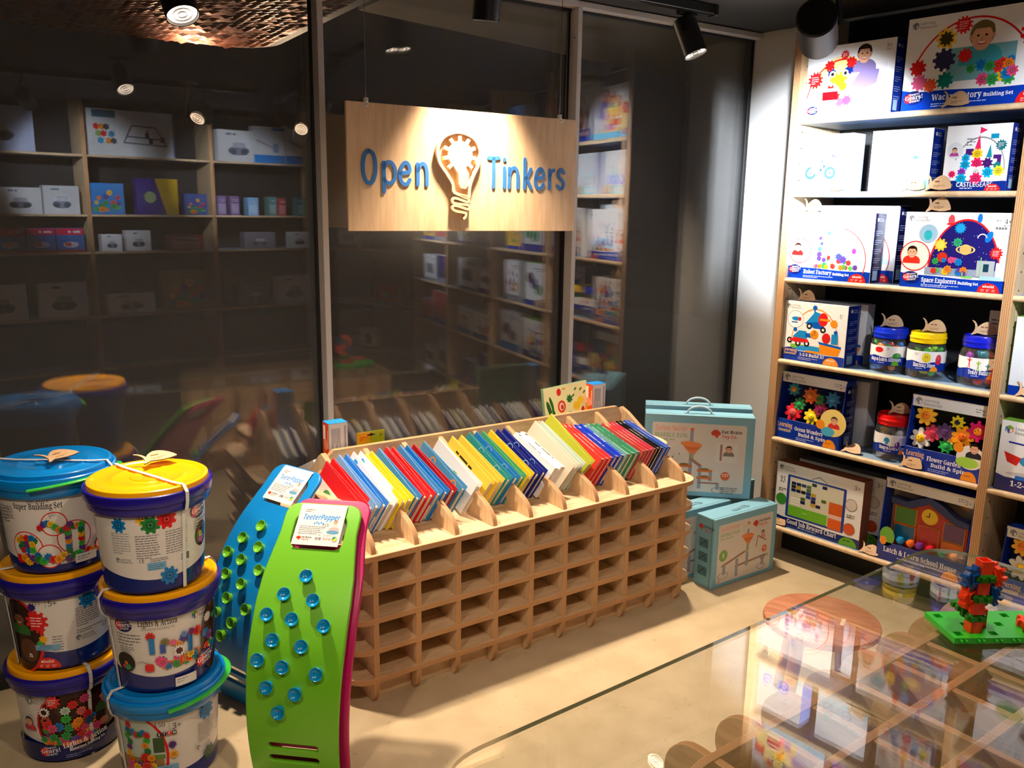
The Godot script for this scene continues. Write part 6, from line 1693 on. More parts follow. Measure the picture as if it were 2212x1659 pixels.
# ---- light blue boxes by the wall -------------------------------------------------------------
func marble_art(w: float, h: float, big: bool) -> Pr:
	var p := pr()
	p.rect(w * 0.07, h * 0.06, w * 0.86, h * 0.84, Color(0.86, 0.84, 0.82), w * 0.02)
	p.text("Sunkee Swirler", w * 0.1, h * 0.8, h * 0.09, Color(0.92, 0.55, 0.45), "sans", 0.0, -w * 0.29)
	p.text("MARBLE RUN", w * 0.1, h * 0.72, h * 0.075, Color(0.62, 0.72, 0.55), "bold", 0.0, -w * 0.29)
	p.bars(w * 0.1, h * 0.68, w * 0.3, 1, 0.01, h * 0.02, Color(0.7, 0.76, 0.66))
	p.brain_logo(w * 0.61, h * 0.74, w * 0.085)
	var pipe := Color(0.6, 0.62, 0.68)
	var org := Color(0.86, 0.45, 0.22)
	var tan_ := Color(0.62, 0.46, 0.4)
	var x := 0.42 if big else 0.52
	p.rect(w * x, h * (0.3 if big else 0.2), w * 0.032, h * 0.54, pipe); p.rect(w * x, h * 0.81, w * 0.034, h * 0.035, org)
	# the funnel
	p.poly(PackedVector2Array([Vector2(w * (x - 0.08), h * 0.66), Vector2(w * (x + 0.11), h * 0.63), Vector2(w * (x + 0.05), h * 0.52), Vector2(w * (x + 0.01), h * 0.52)]), org)
	p.ell(w * (x + 0.015), h * 0.645, w * 0.1, h * 0.035, Color(0.93, 0.55, 0.32), 0, 360, 24, -0.08)
	for k in 3: p.ring(w * (x + 0.02), h * (0.6 - k * 0.025), w * (0.085 - k * 0.02), w * 0.008, Color(0.96, 0.75, 0.6), 200, 340, 14, 0.35)
	p.rect(w * (x + 0.012), h * 0.43, w * 0.03, h * 0.1, Color(0.65, 0.66, 0.45))
	if big:
		p.line([Vector2(w * 0.44, h * 0.46), Vector2(w * 0.53, h * 0.38)], h * 0.035, tan_)
		for q in [[0.32, 0.16, 0.2], [0.42, 0.16, 0.2], [0.51, 0.1, 0.28], [0.61, 0.2, 0.14], [0.68, 0.1, 0.08]]: p.rect(w * q[0], h * q[1], w * 0.03, h * q[2], pipe)
		for q in [[0.31, 0.36], [0.31, 0.26], [0.5, 0.31], [0.5, 0.22]]:
			p.rect(w * q[0], h * q[1], w * 0.14, h * 0.03, org); p.ell(w * (q[0] + 0.07), h * (q[1] + 0.035), w * 0.04, h * 0.014, Color(0.55, 0.45, 0.2))
		p.rect(w * 0.51, h * 0.165, w * 0.19, h * 0.018, tan_)
		p.ring(w * 0.7, h * 0.09, w * 0.06, w * 0.008, Color(0.55, 0.56, 0.6), 0, 360, 24, 0.5)
		p.ell(w * 0.76, h * 0.27, w * 0.042, w * 0.042, Color(0.88, 0.42, 0.25)); p.text("127", w * 0.76, h * 0.265, h * 0.05, Color(1, 0.9, 0.85), "bold", 0.5)
		p.bars(w * 0.72, h * 0.12, w * 0.16, 4, h * 0.022, h * 0.01, GREY)
		p.rect(w * 0.66, h * 0.44, w * 0.2, h * 0.24, Color(0.88, 0.87, 0.85)); p.child(w * 0.78, h * 0.6, h * 0.055, Color(0.35, 0.2, 0.12), Color(0.5, 0.45, 0.45)); p.rect(w * 0.7, h * 0.46, w * 0.02, h * 0.2, tan_)
		for k in 4: p.ell(w * (0.15 + 0.06 * k), h * (0.52 - 0.02 * (k % 3)), w * 0.006, w * 0.006, INK, 0, 360, 8)
	else:
		p.line([Vector2(w * 0.15, h * 0.3), Vector2(w * 0.5, h * 0.42)], h * 0.03, tan_); p.line([Vector2(w * 0.36, h * 0.24), Vector2(w * 0.84, h * 0.28)], h * 0.028, tan_)
		for q in [[0.16, 0.17, 0.14], [0.36, 0.09, 0.26], [0.52, 0.2, 0.2], [0.78, 0.14, 0.14]]: p.rect(w * q[0], h * q[1], w * 0.045, h * q[2], pipe)
		p.ring(w * 0.17, h * 0.16, w * 0.08, w * 0.01, Color(0.55, 0.56, 0.6), 0, 360, 24, 0.5); p.ring(w * 0.78, h * 0.13, w * 0.07, w * 0.01, Color(0.55, 0.56, 0.6), 0, 360, 24, 0.5)
		p.ell(w * 0.16, h * 0.45, w * 0.065, w * 0.065, Color(0.5, 0.68, 0.35)); p.rect(w * 0.152, h * 0.42, w * 0.016, h * 0.06, Color(0.9, 0.95, 0.85))
		p.child(w * 0.78, h * 0.62, h * 0.05, Color(0.3, 0.2, 0.15), Color(0.85, 0.6, 0.62)); p.line([Vector2(w * 0.68, h * 0.44), Vector2(w * 0.7, h * 0.6), Vector2(w * 0.84, h * 0.5)], w * 0.012, tan_)
		p.ell(w * 0.82, h * 0.38, w * 0.04, w * 0.04, Color(0.88, 0.42, 0.25)); p.text("78", w * 0.82, h * 0.372, h * 0.045, Color(1, 0.9, 0.85), "bold", 0.5)
		p.bars(w * 0.76, h * 0.28, w * 0.14, 3, h * 0.025, h * 0.01, GREY)
		p.ring(w * 0.11, h * 0.09, w * 0.016, w * 0.004, RED)
	return p

func blue_box(label: String, size: Vector3, at: Vector3, turn: float, big: bool, handle: bool, printed := true) -> Node3D:
	var sky := Color(0.50, 0.72, 0.81)
	var o := thing("marble_run_box", label, "toy box", at, turn, "light blue marble run boxes")
	var w := size.x
	var h := size.y
	var d := size.z
	part("carton", boxm(size, Vector3(0, h / 2, 0), 0.002), plastic(sky, 0.45), o)
	# lid flap: a seam all round the front edge
	part("lid_seam", boxm(Vector3(w + 0.001, h + 0.001, 0.0015), Vector3(0, h / 2, d / 2 - 0.012), 0.0), plastic(Color(0.2, 0.33, 0.38), 0.6), o)
	if printed:
		part("printed_front", marble_art(w, h, big).flat(Transform3D(Basis(), Vector3(-w / 2, 0, d / 2))).mesh(), M.print, o)
		var s := pr()
		s.brain_logo(d * 0.15, h * 0.8, d * 0.26)
		for k in 3:
			s.rect(d * 0.22, h * (0.56 - k * 0.2), d * 0.5, h * 0.13, Color(0.33, 0.5, 0.56)); s.line([Vector2(d * 0.3, h * (0.58 - k * 0.2)), Vector2(d * 0.55, h * (0.66 - k * 0.2)), Vector2(d * 0.62, h * (0.59 - k * 0.2))], d * 0.03, Color(0.25, 0.2, 0.2))
		part("printed_side", s.flat(Transform3D(Basis(Vector3(0, 0, 1), Vector3.UP, Vector3.LEFT), Vector3(-w / 2, 0, -d / 2))).mesh(), M.print, o)
	for y in [0.3, 0.62]: part("tab_slot", boxm(Vector3(0.001, h * 0.12, d * 0.1), Vector3(w / 2, h * y, -0.005), 0.0), M.black, o)
	if handle:
		var pts := []
		for i in 13:
			var a := PI * i / 12.0
			pts.append(Vector3(cos(a) * 0.052, h + sin(a) * 0.034 - 0.002, d * 0.1))
		part("handle", tube_mb(pts, 0.0045, 8).mesh(), plastic(Color(0.72, 0.82, 0.87), 0.3), o)
		part("handle_slot", boxm(Vector3(0.13, 0.0012, 0.006), Vector3(0, h + 0.0002, d * 0.1 + 0.003), 0.0), M.black, o)
	else:
		var pts := []
		for i in 9: pts.append(Vector3(-0.05 + i * 0.0125, h + 0.004 + 0.006 * sin(PI * i / 8.0), 0.01 + 0.006 * sin(i * 0.9)))
		part("handle", tube_mb(pts, 0.0025, 6).mesh(), plastic(Color(0.6, 0.74, 0.8), 0.4), o)
	return o

func blue_boxes() -> void:
	blue_box("light blue box with a printed orange funnel, front one on the floor by the bookcase", Vector3(0.384, 0.303, 0.1), Vector3(2.914, 0, -1.928), -6.5, false, false)
	blue_box("light blue box on the floor between the front box and the rack, mostly hidden", Vector3(0.384, 0.303, 0.095), Vector3(2.79, 0, -2.075), -6.5, false, false)
	blue_box("light blue box on the floor against the wall, only its right corner showing", Vector3(0.384, 0.303, 0.1), Vector3(3.12, 0, -2.18), -6.5, false, false, false)
	blue_box("light blue carrying case with white handle standing in front on the stacked boxes", Vector3(0.46, 0.36, 0.085), Vector3(2.919, 0.305, -2.158), -49.0, true, true)
	blue_box("light blue carrying case with white handle standing behind the front one", Vector3(0.46, 0.375, 0.085), Vector3(3.0, 0.305, -2.228), -49.0, true, true)

# ---- buckets ----------------------------------------------------------------------------------
const BUCKET_H := 0.2767
func bucket_radius(y: float) -> float:
	return lerpf(0.1215, 0.1365, y / 0.24)

func bucket(label: String, at: Vector3, turn: float, rim: Color, lid: Color, art: Pr, strap_deg: float, handle_deg: float, handle_col: Color, wall := Color(0.9, 0.89, 0.87)) -> Node3D:
	var o := thing("toy_bucket", label, "bucket", at, turn, "stacked toy buckets")
	var body := lathe([Vector2(0.0, 0.004), Vector2(0.112, 0.004), Vector2(0.114, 0.0), Vector2(0.1195, 0.002), Vector2(0.1215, 0.008), Vector2(0.1365, 0.24), Vector2(0.1300, 0.24), Vector2(0.0, 0.24)], 96)
	part("body", body, plastic(Color(0.08, 0.14, 0.42), 0.3), o)
	part("label", art.wrapped(bucket_radius, 96, 1.75).mesh(), M.gloss_print, o)
	var rm := MB.new()
	lathe_mb([Vector2(0.136, 0.216), Vector2(0.1445, 0.213), Vector2(0.1475, 0.216), Vector2(0.1495, 0.2355), Vector2(0.1535, 0.2365), Vector2(0.1555, 0.24), Vector2(0.1565, 0.258), Vector2(0.155, 0.263), Vector2(0.1515, 0.265), Vector2(0.1475, 0.263), Vector2(0.146, 0.258), Vector2(0.137, 0.256)], 96, Color.WHITE, rm)
	part("rim", rm.mesh(), plastic(rim, 0.22), o)
	var lm := MB.new()
	lathe_mb([Vector2(0.1465, 0.255), Vector2(0.1465, 0.268), Vector2(0.145, 0.2745), Vector2(0.141, 0.277), Vector2(0.136, 0.2765), Vector2(0.132, 0.2735), Vector2(0.129, 0.2715), Vector2(0.09, 0.2715), Vector2(0.087, 0.2735), Vector2(0.083, 0.2735), Vector2(0.080, 0.2715), Vector2(0.045, 0.2715), Vector2(0.042, 0.2745), Vector2(0.02, 0.2745), Vector2(0.017, 0.2725), Vector2(0.0, 0.2725)], 96, Color.WHITE, lm)
	part("lid", lm.mesh(), plastic(lid, 0.2), o)
	if handle_deg > -900.0:
		var pts := []
		for i in 25:
			var a := deg_to_rad(handle_deg - 62.0 + i * 5.0)
			pts.append(Vector3(sin(a) * 0.1625, 0.251 - 0.012 * pow((i - 12) / 12.0, 2.0) + 0.004, cos(a) * 0.1625))
		part("handle", tube_mb(pts, 0.009, 10, null, Color.WHITE, 0.45).mesh(), plastic(handle_col, 0.25), o)
	var sp := []
	var a := deg_to_rad(strap_deg)
	var dir := Vector3(sin(a), 0, cos(a))
	for q in [[0.1245, 0.0015], [0.131, 0.1], [0.139, 0.205], [0.152, 0.214], [0.1585, 0.236], [0.1595, 0.262], [0.154, 0.2695], [0.146, 0.2795], [0.1, 0.2765], [0.0, 0.277], [-0.1, 0.2765], [-0.146, 0.2795], [-0.154, 0.2695], [-0.1595, 0.262], [-0.1585, 0.236], [-0.152, 0.214], [-0.139, 0.205], [-0.131, 0.1], [-0.1245, 0.0015]]:
		sp.append(dir * q[0] + Vector3.UP * q[1])
	part("packing_strap", band(sp, dir, 0.009, 0.0008).mesh(), M.strap, o)
	return o

func band(pts: Array, dir: Vector3, w: float, th: float) -> MB:       # a flat strap lying in the upright plane of dir
	var side := dir.cross(Vector3.UP).normalized()
	var mb := MB.new()
	for i in pts.size() - 1:
		var d: Vector3 = (pts[i + 1] - pts[i]).normalized()
		var n := side.cross(d).normalized()
		var a: Vector3 = pts[i]
		var b: Vector3 = pts[i + 1]
		for s in [-1.0, 1.0]:
			mb.quad(a - side * w / 2 + n * th * s, a + side * w / 2 + n * th * s, b + side * w / 2 + n * th * s, b - side * w / 2 + n * th * s, n * s)
			mb.quad(a + side * w / 2 * s - n * th, a + side * w / 2 * s + n * th, b + side * w / 2 * s + n * th, b + side * w / 2 * s - n * th, side * s)
	return mb

func label_ground(band_h := 0.05, speck := true) -> Pr:
	var p := pr()
	p.rect(-0.245, 0.008, 0.49, 0.206, Color(0.87, 0.85, 0.83))
	var pts := PackedVector2Array([Vector2(-0.245, 0.008), Vector2(0.245, 0.008)])
	for i in 21: pts.append(Vector2(0.245 - i * 0.0245, 0.008 + band_h + 0.014 * cos(i * 0.33)))
	p.poly(pts, Color(0.1, 0.16, 0.45))
	return p

func buckets() -> void:
	var violet := Color(0.13, 0.09, 0.55)
	var gold := Color(0.99, 0.68, 0.03)
	var azure := Color(0.03, 0.52, 0.86)
	var green := Color(0.22, 0.72, 0.25)
	var bl := Color(0.1, 0.48, 0.75)
	var grn := Color(0.18, 0.5, 0.25)
	# left stack, top
	var p := label_ground(0.03)
	p.text("160-Piece", -0.045, 0.2, 0.013, INK, "serif", 0.5)
	p.text("Super Building Set", -0.05, 0.183, 0.024, INK, "slab", 0.5, -0.13)
	p.cube_logo(0.075, 0.19, 0.018, NAVY, true)
	for q in [[-0.09, 0.075, 0.047], [0.04, 0.095, 0.047], [-0.01, 0.14, 0.034], [-0.03, 0.05, 0.034]]:
		p.ell(q[0], q[1], q[2], q[2], RED); p.ell(q[0], q[1], q[2] - 0.003, q[2] - 0.003, Color(0.9, 0.88, 0.85))
	var cols := [RED, Color(0.97, 0.75, 0.1), grn, bl, ORANGE, Color(0.4, 0.2, 0.55), green]
	for k in 11: p.gear(-0.12 + 0.006 * k, 0.046 + 0.052 * absf(sin(k * 1.9)), 0.011, 8, cols[k % 7], true, k)
	for k in 9: p.gear(-0.1 + 0.014 * (k % 3) , 0.07 + 0.017 * (k / 3), 0.01, 8, cols[(k * 3) % 7], true, k)
	for s in [0.022, 0.056]:
		for k in 6: p.gear(s, 0.062 + 0.0125 * k, 0.0095, 8, cols[(k + int(s * 100)) % 7], true, k)
	for k in 4: p.gear(0.024 + 0.011 * k, 0.128, 0.009, 8, cols[(k * 2) % 7], true, k)
	for k in 9: p.gear(-0.045 + 0.009 * k, 0.134 + 0.012 * sin(k * 0.8), 0.009, 8, cols[(k * 5) % 7], true, k)
	for k in 16: p.gear(-0.11 + 0.013 * k, 0.045 + 0.006 * sin(k * 2.3), 0.012, 8, cols[(k * 4) % 7], true, k)
	p.gear(0.125, 0.165, 0.018, 10, RED, false); p.gear(0.105, 0.145, 0.008, 8, Color(0.9, 0.45, 0.3)); p.gear(0.135, 0.14, 0.016, 9, bl); p.gear(0.14, 0.12, 0.012, 9, grn)
	p.gears_logo(0.13, 0.06, 0.027)
	p.rect(0.035, 0.022, 0.06, 0.024, Color(0.88, 0.87, 0.86)); p.bars(0.04, 0.037, 0.04, 2, 0.007, 0.0025, GREY)
	p.bars(-0.16, 0.19, 0.05, 5, 0.009, 0.003, GREY); p.bars(-0.02, 0.17, 0.02, 2, 0.006, 0.002, GREY)
	var la := Vector3(0.475, 0, -2.475)
	bucket("bucket with a bright blue lid and green handle, top of the left stack", la + Vector3(0.012, BUCKET_H * 2, 0.004), -12, azure, azure, p, 62, 40, green)
	# left stack, middle
	p = label_ground(0.058)
	p.ell(-0.14, 0.1, 0.075, 0.11, RED); p.ell(-0.145, 0.1, 0.07, 0.105, Color(0.2, 0.13, 0.1))
	p.child(-0.14, 0.15, 0.03, Color(0.14, 0.08, 0.06), Color(0.2, 0.45, 0.2), Color(0.5, 0.32, 0.22)); p.ell(-0.12, 0.06, 0.03, 0.035, Color(0.4, 0.25, 0.18))
	p.star_badge(-0.082, 0.147, 0.033, RED, 10); p.gear(-0.07, 0.095, 0.012, 8, Color(0.97, 0.7, 0.1), false); p.gear(-0.08, 0.08, 0.011, 8, green, false); p.gear(-0.09, 0.19, 0.012, 9, Color(0.2, 0.15, 0.5))
	p.text("121", -0.065, 0.198, 0.014, GREY, "serif", 1.0); p.text("5+", -0.045, 0.192, 0.022, INK, "sans"); p.line([Vector2(-0.052, 0.188), Vector2(-0.052, 0.212)], 0.001, GREY)
	p.gear(0.055, 0.19, 0.026, 8, bl)
	p.bars(0.02, 0.17, 0.075, 9, 0.0065, 0.0022, GREY); p.bars(0.02, 0.105, 0.08, 2, 0.0065, 0.0022, GREY); p.bars(-0.045, 0.1, 0.03, 7, 0.008, 0.0022, GREY)
	p.cube_logo(0.016, 0.077, 0.016, GREY); p.text("CE", 0.1, 0.09, 0.016, INK, "sans")
	p.rect(-0.095, 0.062, 0.07, 0.017, Color(0.48, 0.68, 0.82)); p.text("WARNING", -0.065, 0.072, 0.007, Color(0.25, 0.45, 0.62), "bold", 0.5); p.bars(-0.09, 0.068, 0.05, 2, 0.004, 0.0015, Color(0.3, 0.5, 0.65))
	p.build_dome(-0.065, 0.0085, 0.036, RED)
	p.text("n", -0.12, 0.04, 0.02, Color.WHITE, "slab")
	bucket("bucket with purple rim and a red starburst on its label, middle of the left stack", la + Vector3(0.004, BUCKET_H, 0.002), -8, violet, gold, p, 100, -999, green)
	# left stack, bottom
	p = label_ground(0.055)
	p.ell(0.01, 0.115, 0.115, 0.11, RED); p.ell(0.012, 0.115, 0.111, 0.106, Color(0.22, 0.13, 0.1))
	p.rect(0.06, 0.05, 0.12, 0.165, Color(0.22, 0.13, 0.1))
	p.child(0.095, 0.168, 0.03, Color(0.14, 0.08, 0.05), Color(0.25, 0.36, 0.2), Color(0.8, 0.5, 0.36)); p.ell(0.085, 0.088, 0.016, 0.012, Color(0.75, 0.48, 0.34))
	for k in 3:
		p.gear(-0.078 + 0.002 * k, 0.158 - 0.028 * k, 0.0165, 12, [Color(0.92, 0.9, 0.9), Color(0.75, 0.35, 0.25), RED][k], false); p.gear(-0.078 + 0.002 * k, 0.158 - 0.028 * k, 0.009, 7, Color(0.2, 0.12, 0.1), false)
	p.heap(-0.085, 0.062, 0.15, 0.06, 34, 4, 0.015)
	for q in [[-0.02, 0.16, Color(0.75, 0.85, 0.75)], [0.0, 0.175, RED], [0.03, 0.185, Color(0.75, 0.2, 0.4)], [0.02, 0.15, Color(0.85, 0.4, 0.35)], [-0.02, 0.135, green], [0.035, 0.135, RED], [0.04, 0.115, Color(0.2, 0.35, 0.5)], [0.01, 0.12, ORANGE]]: p.gear(q[0], q[1], 0.014, 9, q[2])
	for k in 3: p.rect(-0.03 + 0.022 * k, 0.05, 0.02, 0.014, Color(0.88, 0.4, 0.2))
	p.star_badge(-0.05, 0.192, 0.021, RED, 9)
	p.cube_logo(-0.125, 0.188, 0.02, GREY)
	p.child(-0.125, 0.13, 0.018, Color(0.2, 0.12, 0.1), Color(0.8, 0.2, 0.3))
	var pts := PackedVector2Array([Vector2(-0.245, 0.0085), Vector2(0.245, 0.0085)])
	for i in 13: pts.append(Vector2(0.245 - i * 0.041, 0.052 + 0.012 * cos(i * 0.7) + (0.02 if i < 5 else 0.0)))
	p.poly(pts, Color(0.09, 0.12, 0.36))
	p.gears_logo(-0.072, 0.04, 0.021)
	p.text("Lights & Action", -0.034, 0.046, 0.022, Color.WHITE, "slab", 0.0, -0.125, 0.0, 0.1); p.text("Motorized Building Set", -0.018, 0.034, 0.012, Color.WHITE, "slab", 0.0, -0.1, 0.0, 0.1)
	p.bars(-0.03, 0.022, 0.08, 2, 0.006, 0.002, Color(0.6, 0.65, 0.85))
	bucket("bucket with a dark picture of a boy on its label, bottom of the left stack", la, -10, violet, gold, p, 18, -999, green)
	# right stack, top
	var ra := Vector3(0.652, 0, -2.19)
	p = label_ground(0.045)
	for q in [[-0.085, 0.188, 0.021, bl], [-0.022, 0.205, 0.02, Color(0.9, 0.7, 0.2)], [-0.005, 0.187, 0.025, grn], [0.035, 0.196, 0.026, RED]]: p.gear(q[0], q[1], q[2], 8, q[3])
	p.bars(-0.11, 0.165, 0.055, 9, 0.0065, 0.0022, Color(0.6, 0.6, 0.62)); p.bars(-0.045, 0.158, 0.06, 10, 0.0065, 0.0022, GREY); p.bars(0.03, 0.162, 0.06, 10, 0.0065, 0.0022, GREY)
	p.text("CE", -0.04, 0.088, 0.013, INK, "sans"); p.bars(-0.012, 0.095, 0.05, 3, 0.005, 0.0018, GREY); p.cube_logo(-0.105, 0.088, 0.013, GREY)
	p.rect(-0.02, 0.066, 0.048, 0.02, Color(0.48, 0.68, 0.82)); p.bars(-0.016, 0.078, 0.04, 3, 0.005, 0.0018, Color(0.25, 0.45, 0.62))
	p.barcode(0.068, 0.075, 0.026, 0.02)
	p.ell(0.15, 0.125, 0.03, 0.034, Color(0.12, 0.08, 0.1)); p.heap(0.135, 0.105, 0.03, 0.03, 6, 3, 0.008)
	p.gears_logo(0.135, 0.195, 0.022); p.bars(0.115, 0.165, 0.06, 4, 0.007, 0.0025, GREY)
	p.gear(0.035, 0.045, 0.025, 8, bl)
	bucket("yellow-lidded bucket showing the small print of its label, top of the right stack", ra + Vector3(-0.006, BUCKET_H * 2, 0.004), -16, violet, gold, p, 32, -999, green)
	# right stack, middle
	p = label_ground(0.052)
	p.gears_logo(-0.1, 0.192, 0.019)
	p.text("Lights & Action", -0.005, 0.192, 0.024, INK, "slab", 0.5, -0.1); p.text("Motorized Building Set", -0.005, 0.181, 0.011, GREY, "serif", 0.5, -0.085)
	p.cube_logo(0.085, 0.185, 0.02, NAVY, true)
	p.bars(-0.125, 0.165, 0.075, 4, 0.009, 0.003, GREY); p.bars(-0.12, 0.13, 0.05, 3, 0.006, 0.002, GREY)
	p.heap(-0.01, 0.075, 0.11, 0.02, 26, 9, 0.013)
	for q in [[-0.025, 0.165, RED, 0.013], [0.01, 0.145, Color(0.55, 0.5, 0.3), 0.012], [0.06, 0.145, Color(0.3, 0.25, 0.6), 0.014], [0.08, 0.155, Color(0.5, 0.2, 0.5), 0.01], [0.045, 0.13, Color(0.93, 0.6, 0.2), 0.011], [0.06, 0.155, Color(0.4, 0.6, 0.85), 0.009], [0.1, 0.15, RED, 0.015]]: p.gear(q[0], q[1], q[3], 9, q[2])
	p.rect(-0.03, 0.115, 0.014, 0.045, Color(0.15, 0.5, 0.8)); p.rect(-0.003, 0.115, 0.014, 0.025, Color(0.2, 0.35, 0.7)); p.rect(0.07, 0.1, 0.012, 0.045, Color(0.15, 0.45, 0.75))
	p.gear(0.045, 0.112, 0.018, 14, Color(0.92, 0.88, 0.88), false); p.gear(0.045, 0.112, 0.01, 7, Color(0.3, 0.1, 0.2), false); p.ell(0.03, 0.14, 0.01, 0.008, Color(0.9, 0.4, 0.55))
	p.ell(-0.1, 0.09, 0.028, 0.028, Color(0.13, 0.09, 0.12)); p.heap(-0.11, 0.075, 0.02, 0.025, 5, 2, 0.007)
	p.rect(-0.045, 0.066, 0.024, 0.022, RED, 0.006); p.line([Vector2(-0.066, 0.092), Vector2(-0.05, 0.096), Vector2(-0.03, 0.086)], 0.0015, Color(0.5, 0.4, 0.3))
	p.ell(0.155, 0.115, 0.045, 0.1, Color(0.2, 0.12, 0.1)); p.heap(0.125, 0.08, 0.04, 0.1, 14, 8, 0.013); p.gear(0.132, 0.175, 0.014, 12, Color(0.85, 0.83, 0.83), false)
	p.gears_logo(0.125, 0.062, 0.024)
	p.rect(0.03, 0.012, 0.06, 0.026, Color(0.9, 0.89, 0.88)); p.bars(0.034, 0.03, 0.03, 2, 0.007, 0.002, GREY)
	bucket("bucket with gear models and a red remote on its label, middle of the right stack", ra + Vector3(0.004, BUCKET_H, 0.0), -20, violet, gold, p, -62, -999, green)
	# right stack, bottom
	p = label_ground(0.05)
	p.ell(-0.09, 0.1, 0.085, 0.12, RED); p.ell(-0.094, 0.1, 0.081, 0.116, Color(0.72, 0.78, 0.74)); p.rect(-0.16, 0.05, 0.14, 0.045, Color(0.62, 0.48, 0.3))
	p.rect(-0.046, 0.11, 0.03, 0.045, Color(0.25, 0.34, 0.2)); p.rect(-0.046, 0.09, 0.03, 0.014, Color(0.4, 0.55, 0.25))
	for k in 9: p.gear(-0.115 - 0.004 * (k % 3), 0.19 - 0.017 * k, 0.011, 8, cols[(k * 3) % 7], true, k)
	for k in 8: p.gear(-0.068 + 0.006 * (k % 2), 0.165 - 0.016 * k, 0.0105, 8, cols[(k * 5 + 1) % 7], true, k)
	for k in 6: p.gear(-0.11 + 0.01 * k, 0.168 + 0.004 * sin(k * 2.0), 0.01, 8, [grn, bl, RED][k % 3], true, k)
	p.heap(-0.125, 0.05, 0.075, 0.025, 16, 6, 0.013); p.gear(-0.07, 0.1, 0.013, 9, RED); p.gear(-0.052, 0.098, 0.012, 9, ORANGE)
	p.rect(-0.04, 0.052, 0.056, 0.02, Color(0.5, 0.7, 0.84)); p.text("WARNING", -0.016, 0.063, 0.007, Color(0.25, 0.45, 0.62), "bold", 0.5); p.bars(-0.036, 0.058, 0.046, 2, 0.004, 0.0014, Color(0.3, 0.5, 0.65))
	p.text("150", -0.024, 0.19, 0.017, INK, "serif", 0.5); p.text("3+", 0.006, 0.178, 0.024, INK, "sans"); p.line([Vector2(0.0, 0.176), Vector2(0.0, 0.2)], 0.001, GREY)
	var st := "STEM"
	for k in 4:
		p.rect(-0.032 + k * 0.0125, 0.162, 0.011, 0.011, RED if k == 2 else INK); p.text(st[k], -0.0265 + k * 0.0125, 0.1645, 0.009, Color.WHITE, "bold", 0.5)
	p.gear(0.004, 0.132, 0.011, 9, Color(0.35, 0.2, 0.5)); p.gear(0.006, 0.102, 0.012, 9, Color(0.97, 0.66, 0.15))
	p.gear(0.105, 0.19, 0.026, 8, bl); p.gear(0.115, 0.058, 0.024, 8, Color(0.16, 0.3, 0.22))
	p.bars(0.075, 0.16, 0.06, 9, 0.0065, 0.0022, GREY); p.cube_logo(0.068, 0.085, 0.014, GREY); p.text("CE", 0.14, 0.11, 0.013, INK, "sans")
	p.text("Super Building Set", -0.012, 0.034, 0.019, Color.WHITE, "slab", 1.0, 0.9)
	p.build_dome(0.012, 0.0085, 0.032, RED)
	bucket("bucket with a blue rim and green handle under the others, bottom of the right stack", ra, -16, azure, azure, p, -62, 62, green)
	# tags on the lids
	var t := whale_tag("whale tag lying on the bright blue bucket lid", la + Vector3(0.035, BUCKET_H * 3 + 0.012, 0.045), Vector3(-80, 25, 0), 1.15)
	t = whale_tag("whale tag lying on the yellow lid of the right bucket stack", ra + Vector3(0.05, BUCKET_H * 3 + 0.013, -0.06), Vector3(-78, 10, 0), 1.15)

# ---- rocker boards ----------------------------------------------------------------------------
func bezier(p: Array, n: int) -> Array:
	var o := []
	for i in n + 1:
		var t := float(i) / n
		o.append(p[0] * pow(1 - t, 3) + p[1] * 3 * t * pow(1 - t, 2) + p[2] * 3 * t * t * (1 - t) + p[3] * t * t * t)
	return o

class Curve2:
	var pts := []          # Vector2(back, up)
	var len := []
	func _init(p: Array) -> void:
		pts = p
		len = [0.0]
		for i in range(1, p.size()): len.append(len[i - 1] + p[i].distance_to(p[i - 1]))
	func at(s: float) -> Array:       # [point, normal towards the viewer]
		var i := 1
		while i < len.size() - 1 and len[i] < s: i += 1
		var t: float = (s - len[i - 1]) / maxf(len[i] - len[i - 1], 1e-6)
		var p: Vector2 = pts[i - 1].lerp(pts[i], t)
		var a: Vector2 = (pts[i] - pts[maxi(i - 2, 0)]).normalized()
		var b: Vector2 = (pts[mini(i + 1, pts.size() - 1)] - pts[i - 1]).normalized()
		var d := a.lerp(b, clampf(t, 0, 1)).normalized()
		return [p, Vector2(-d.y, d.x)]

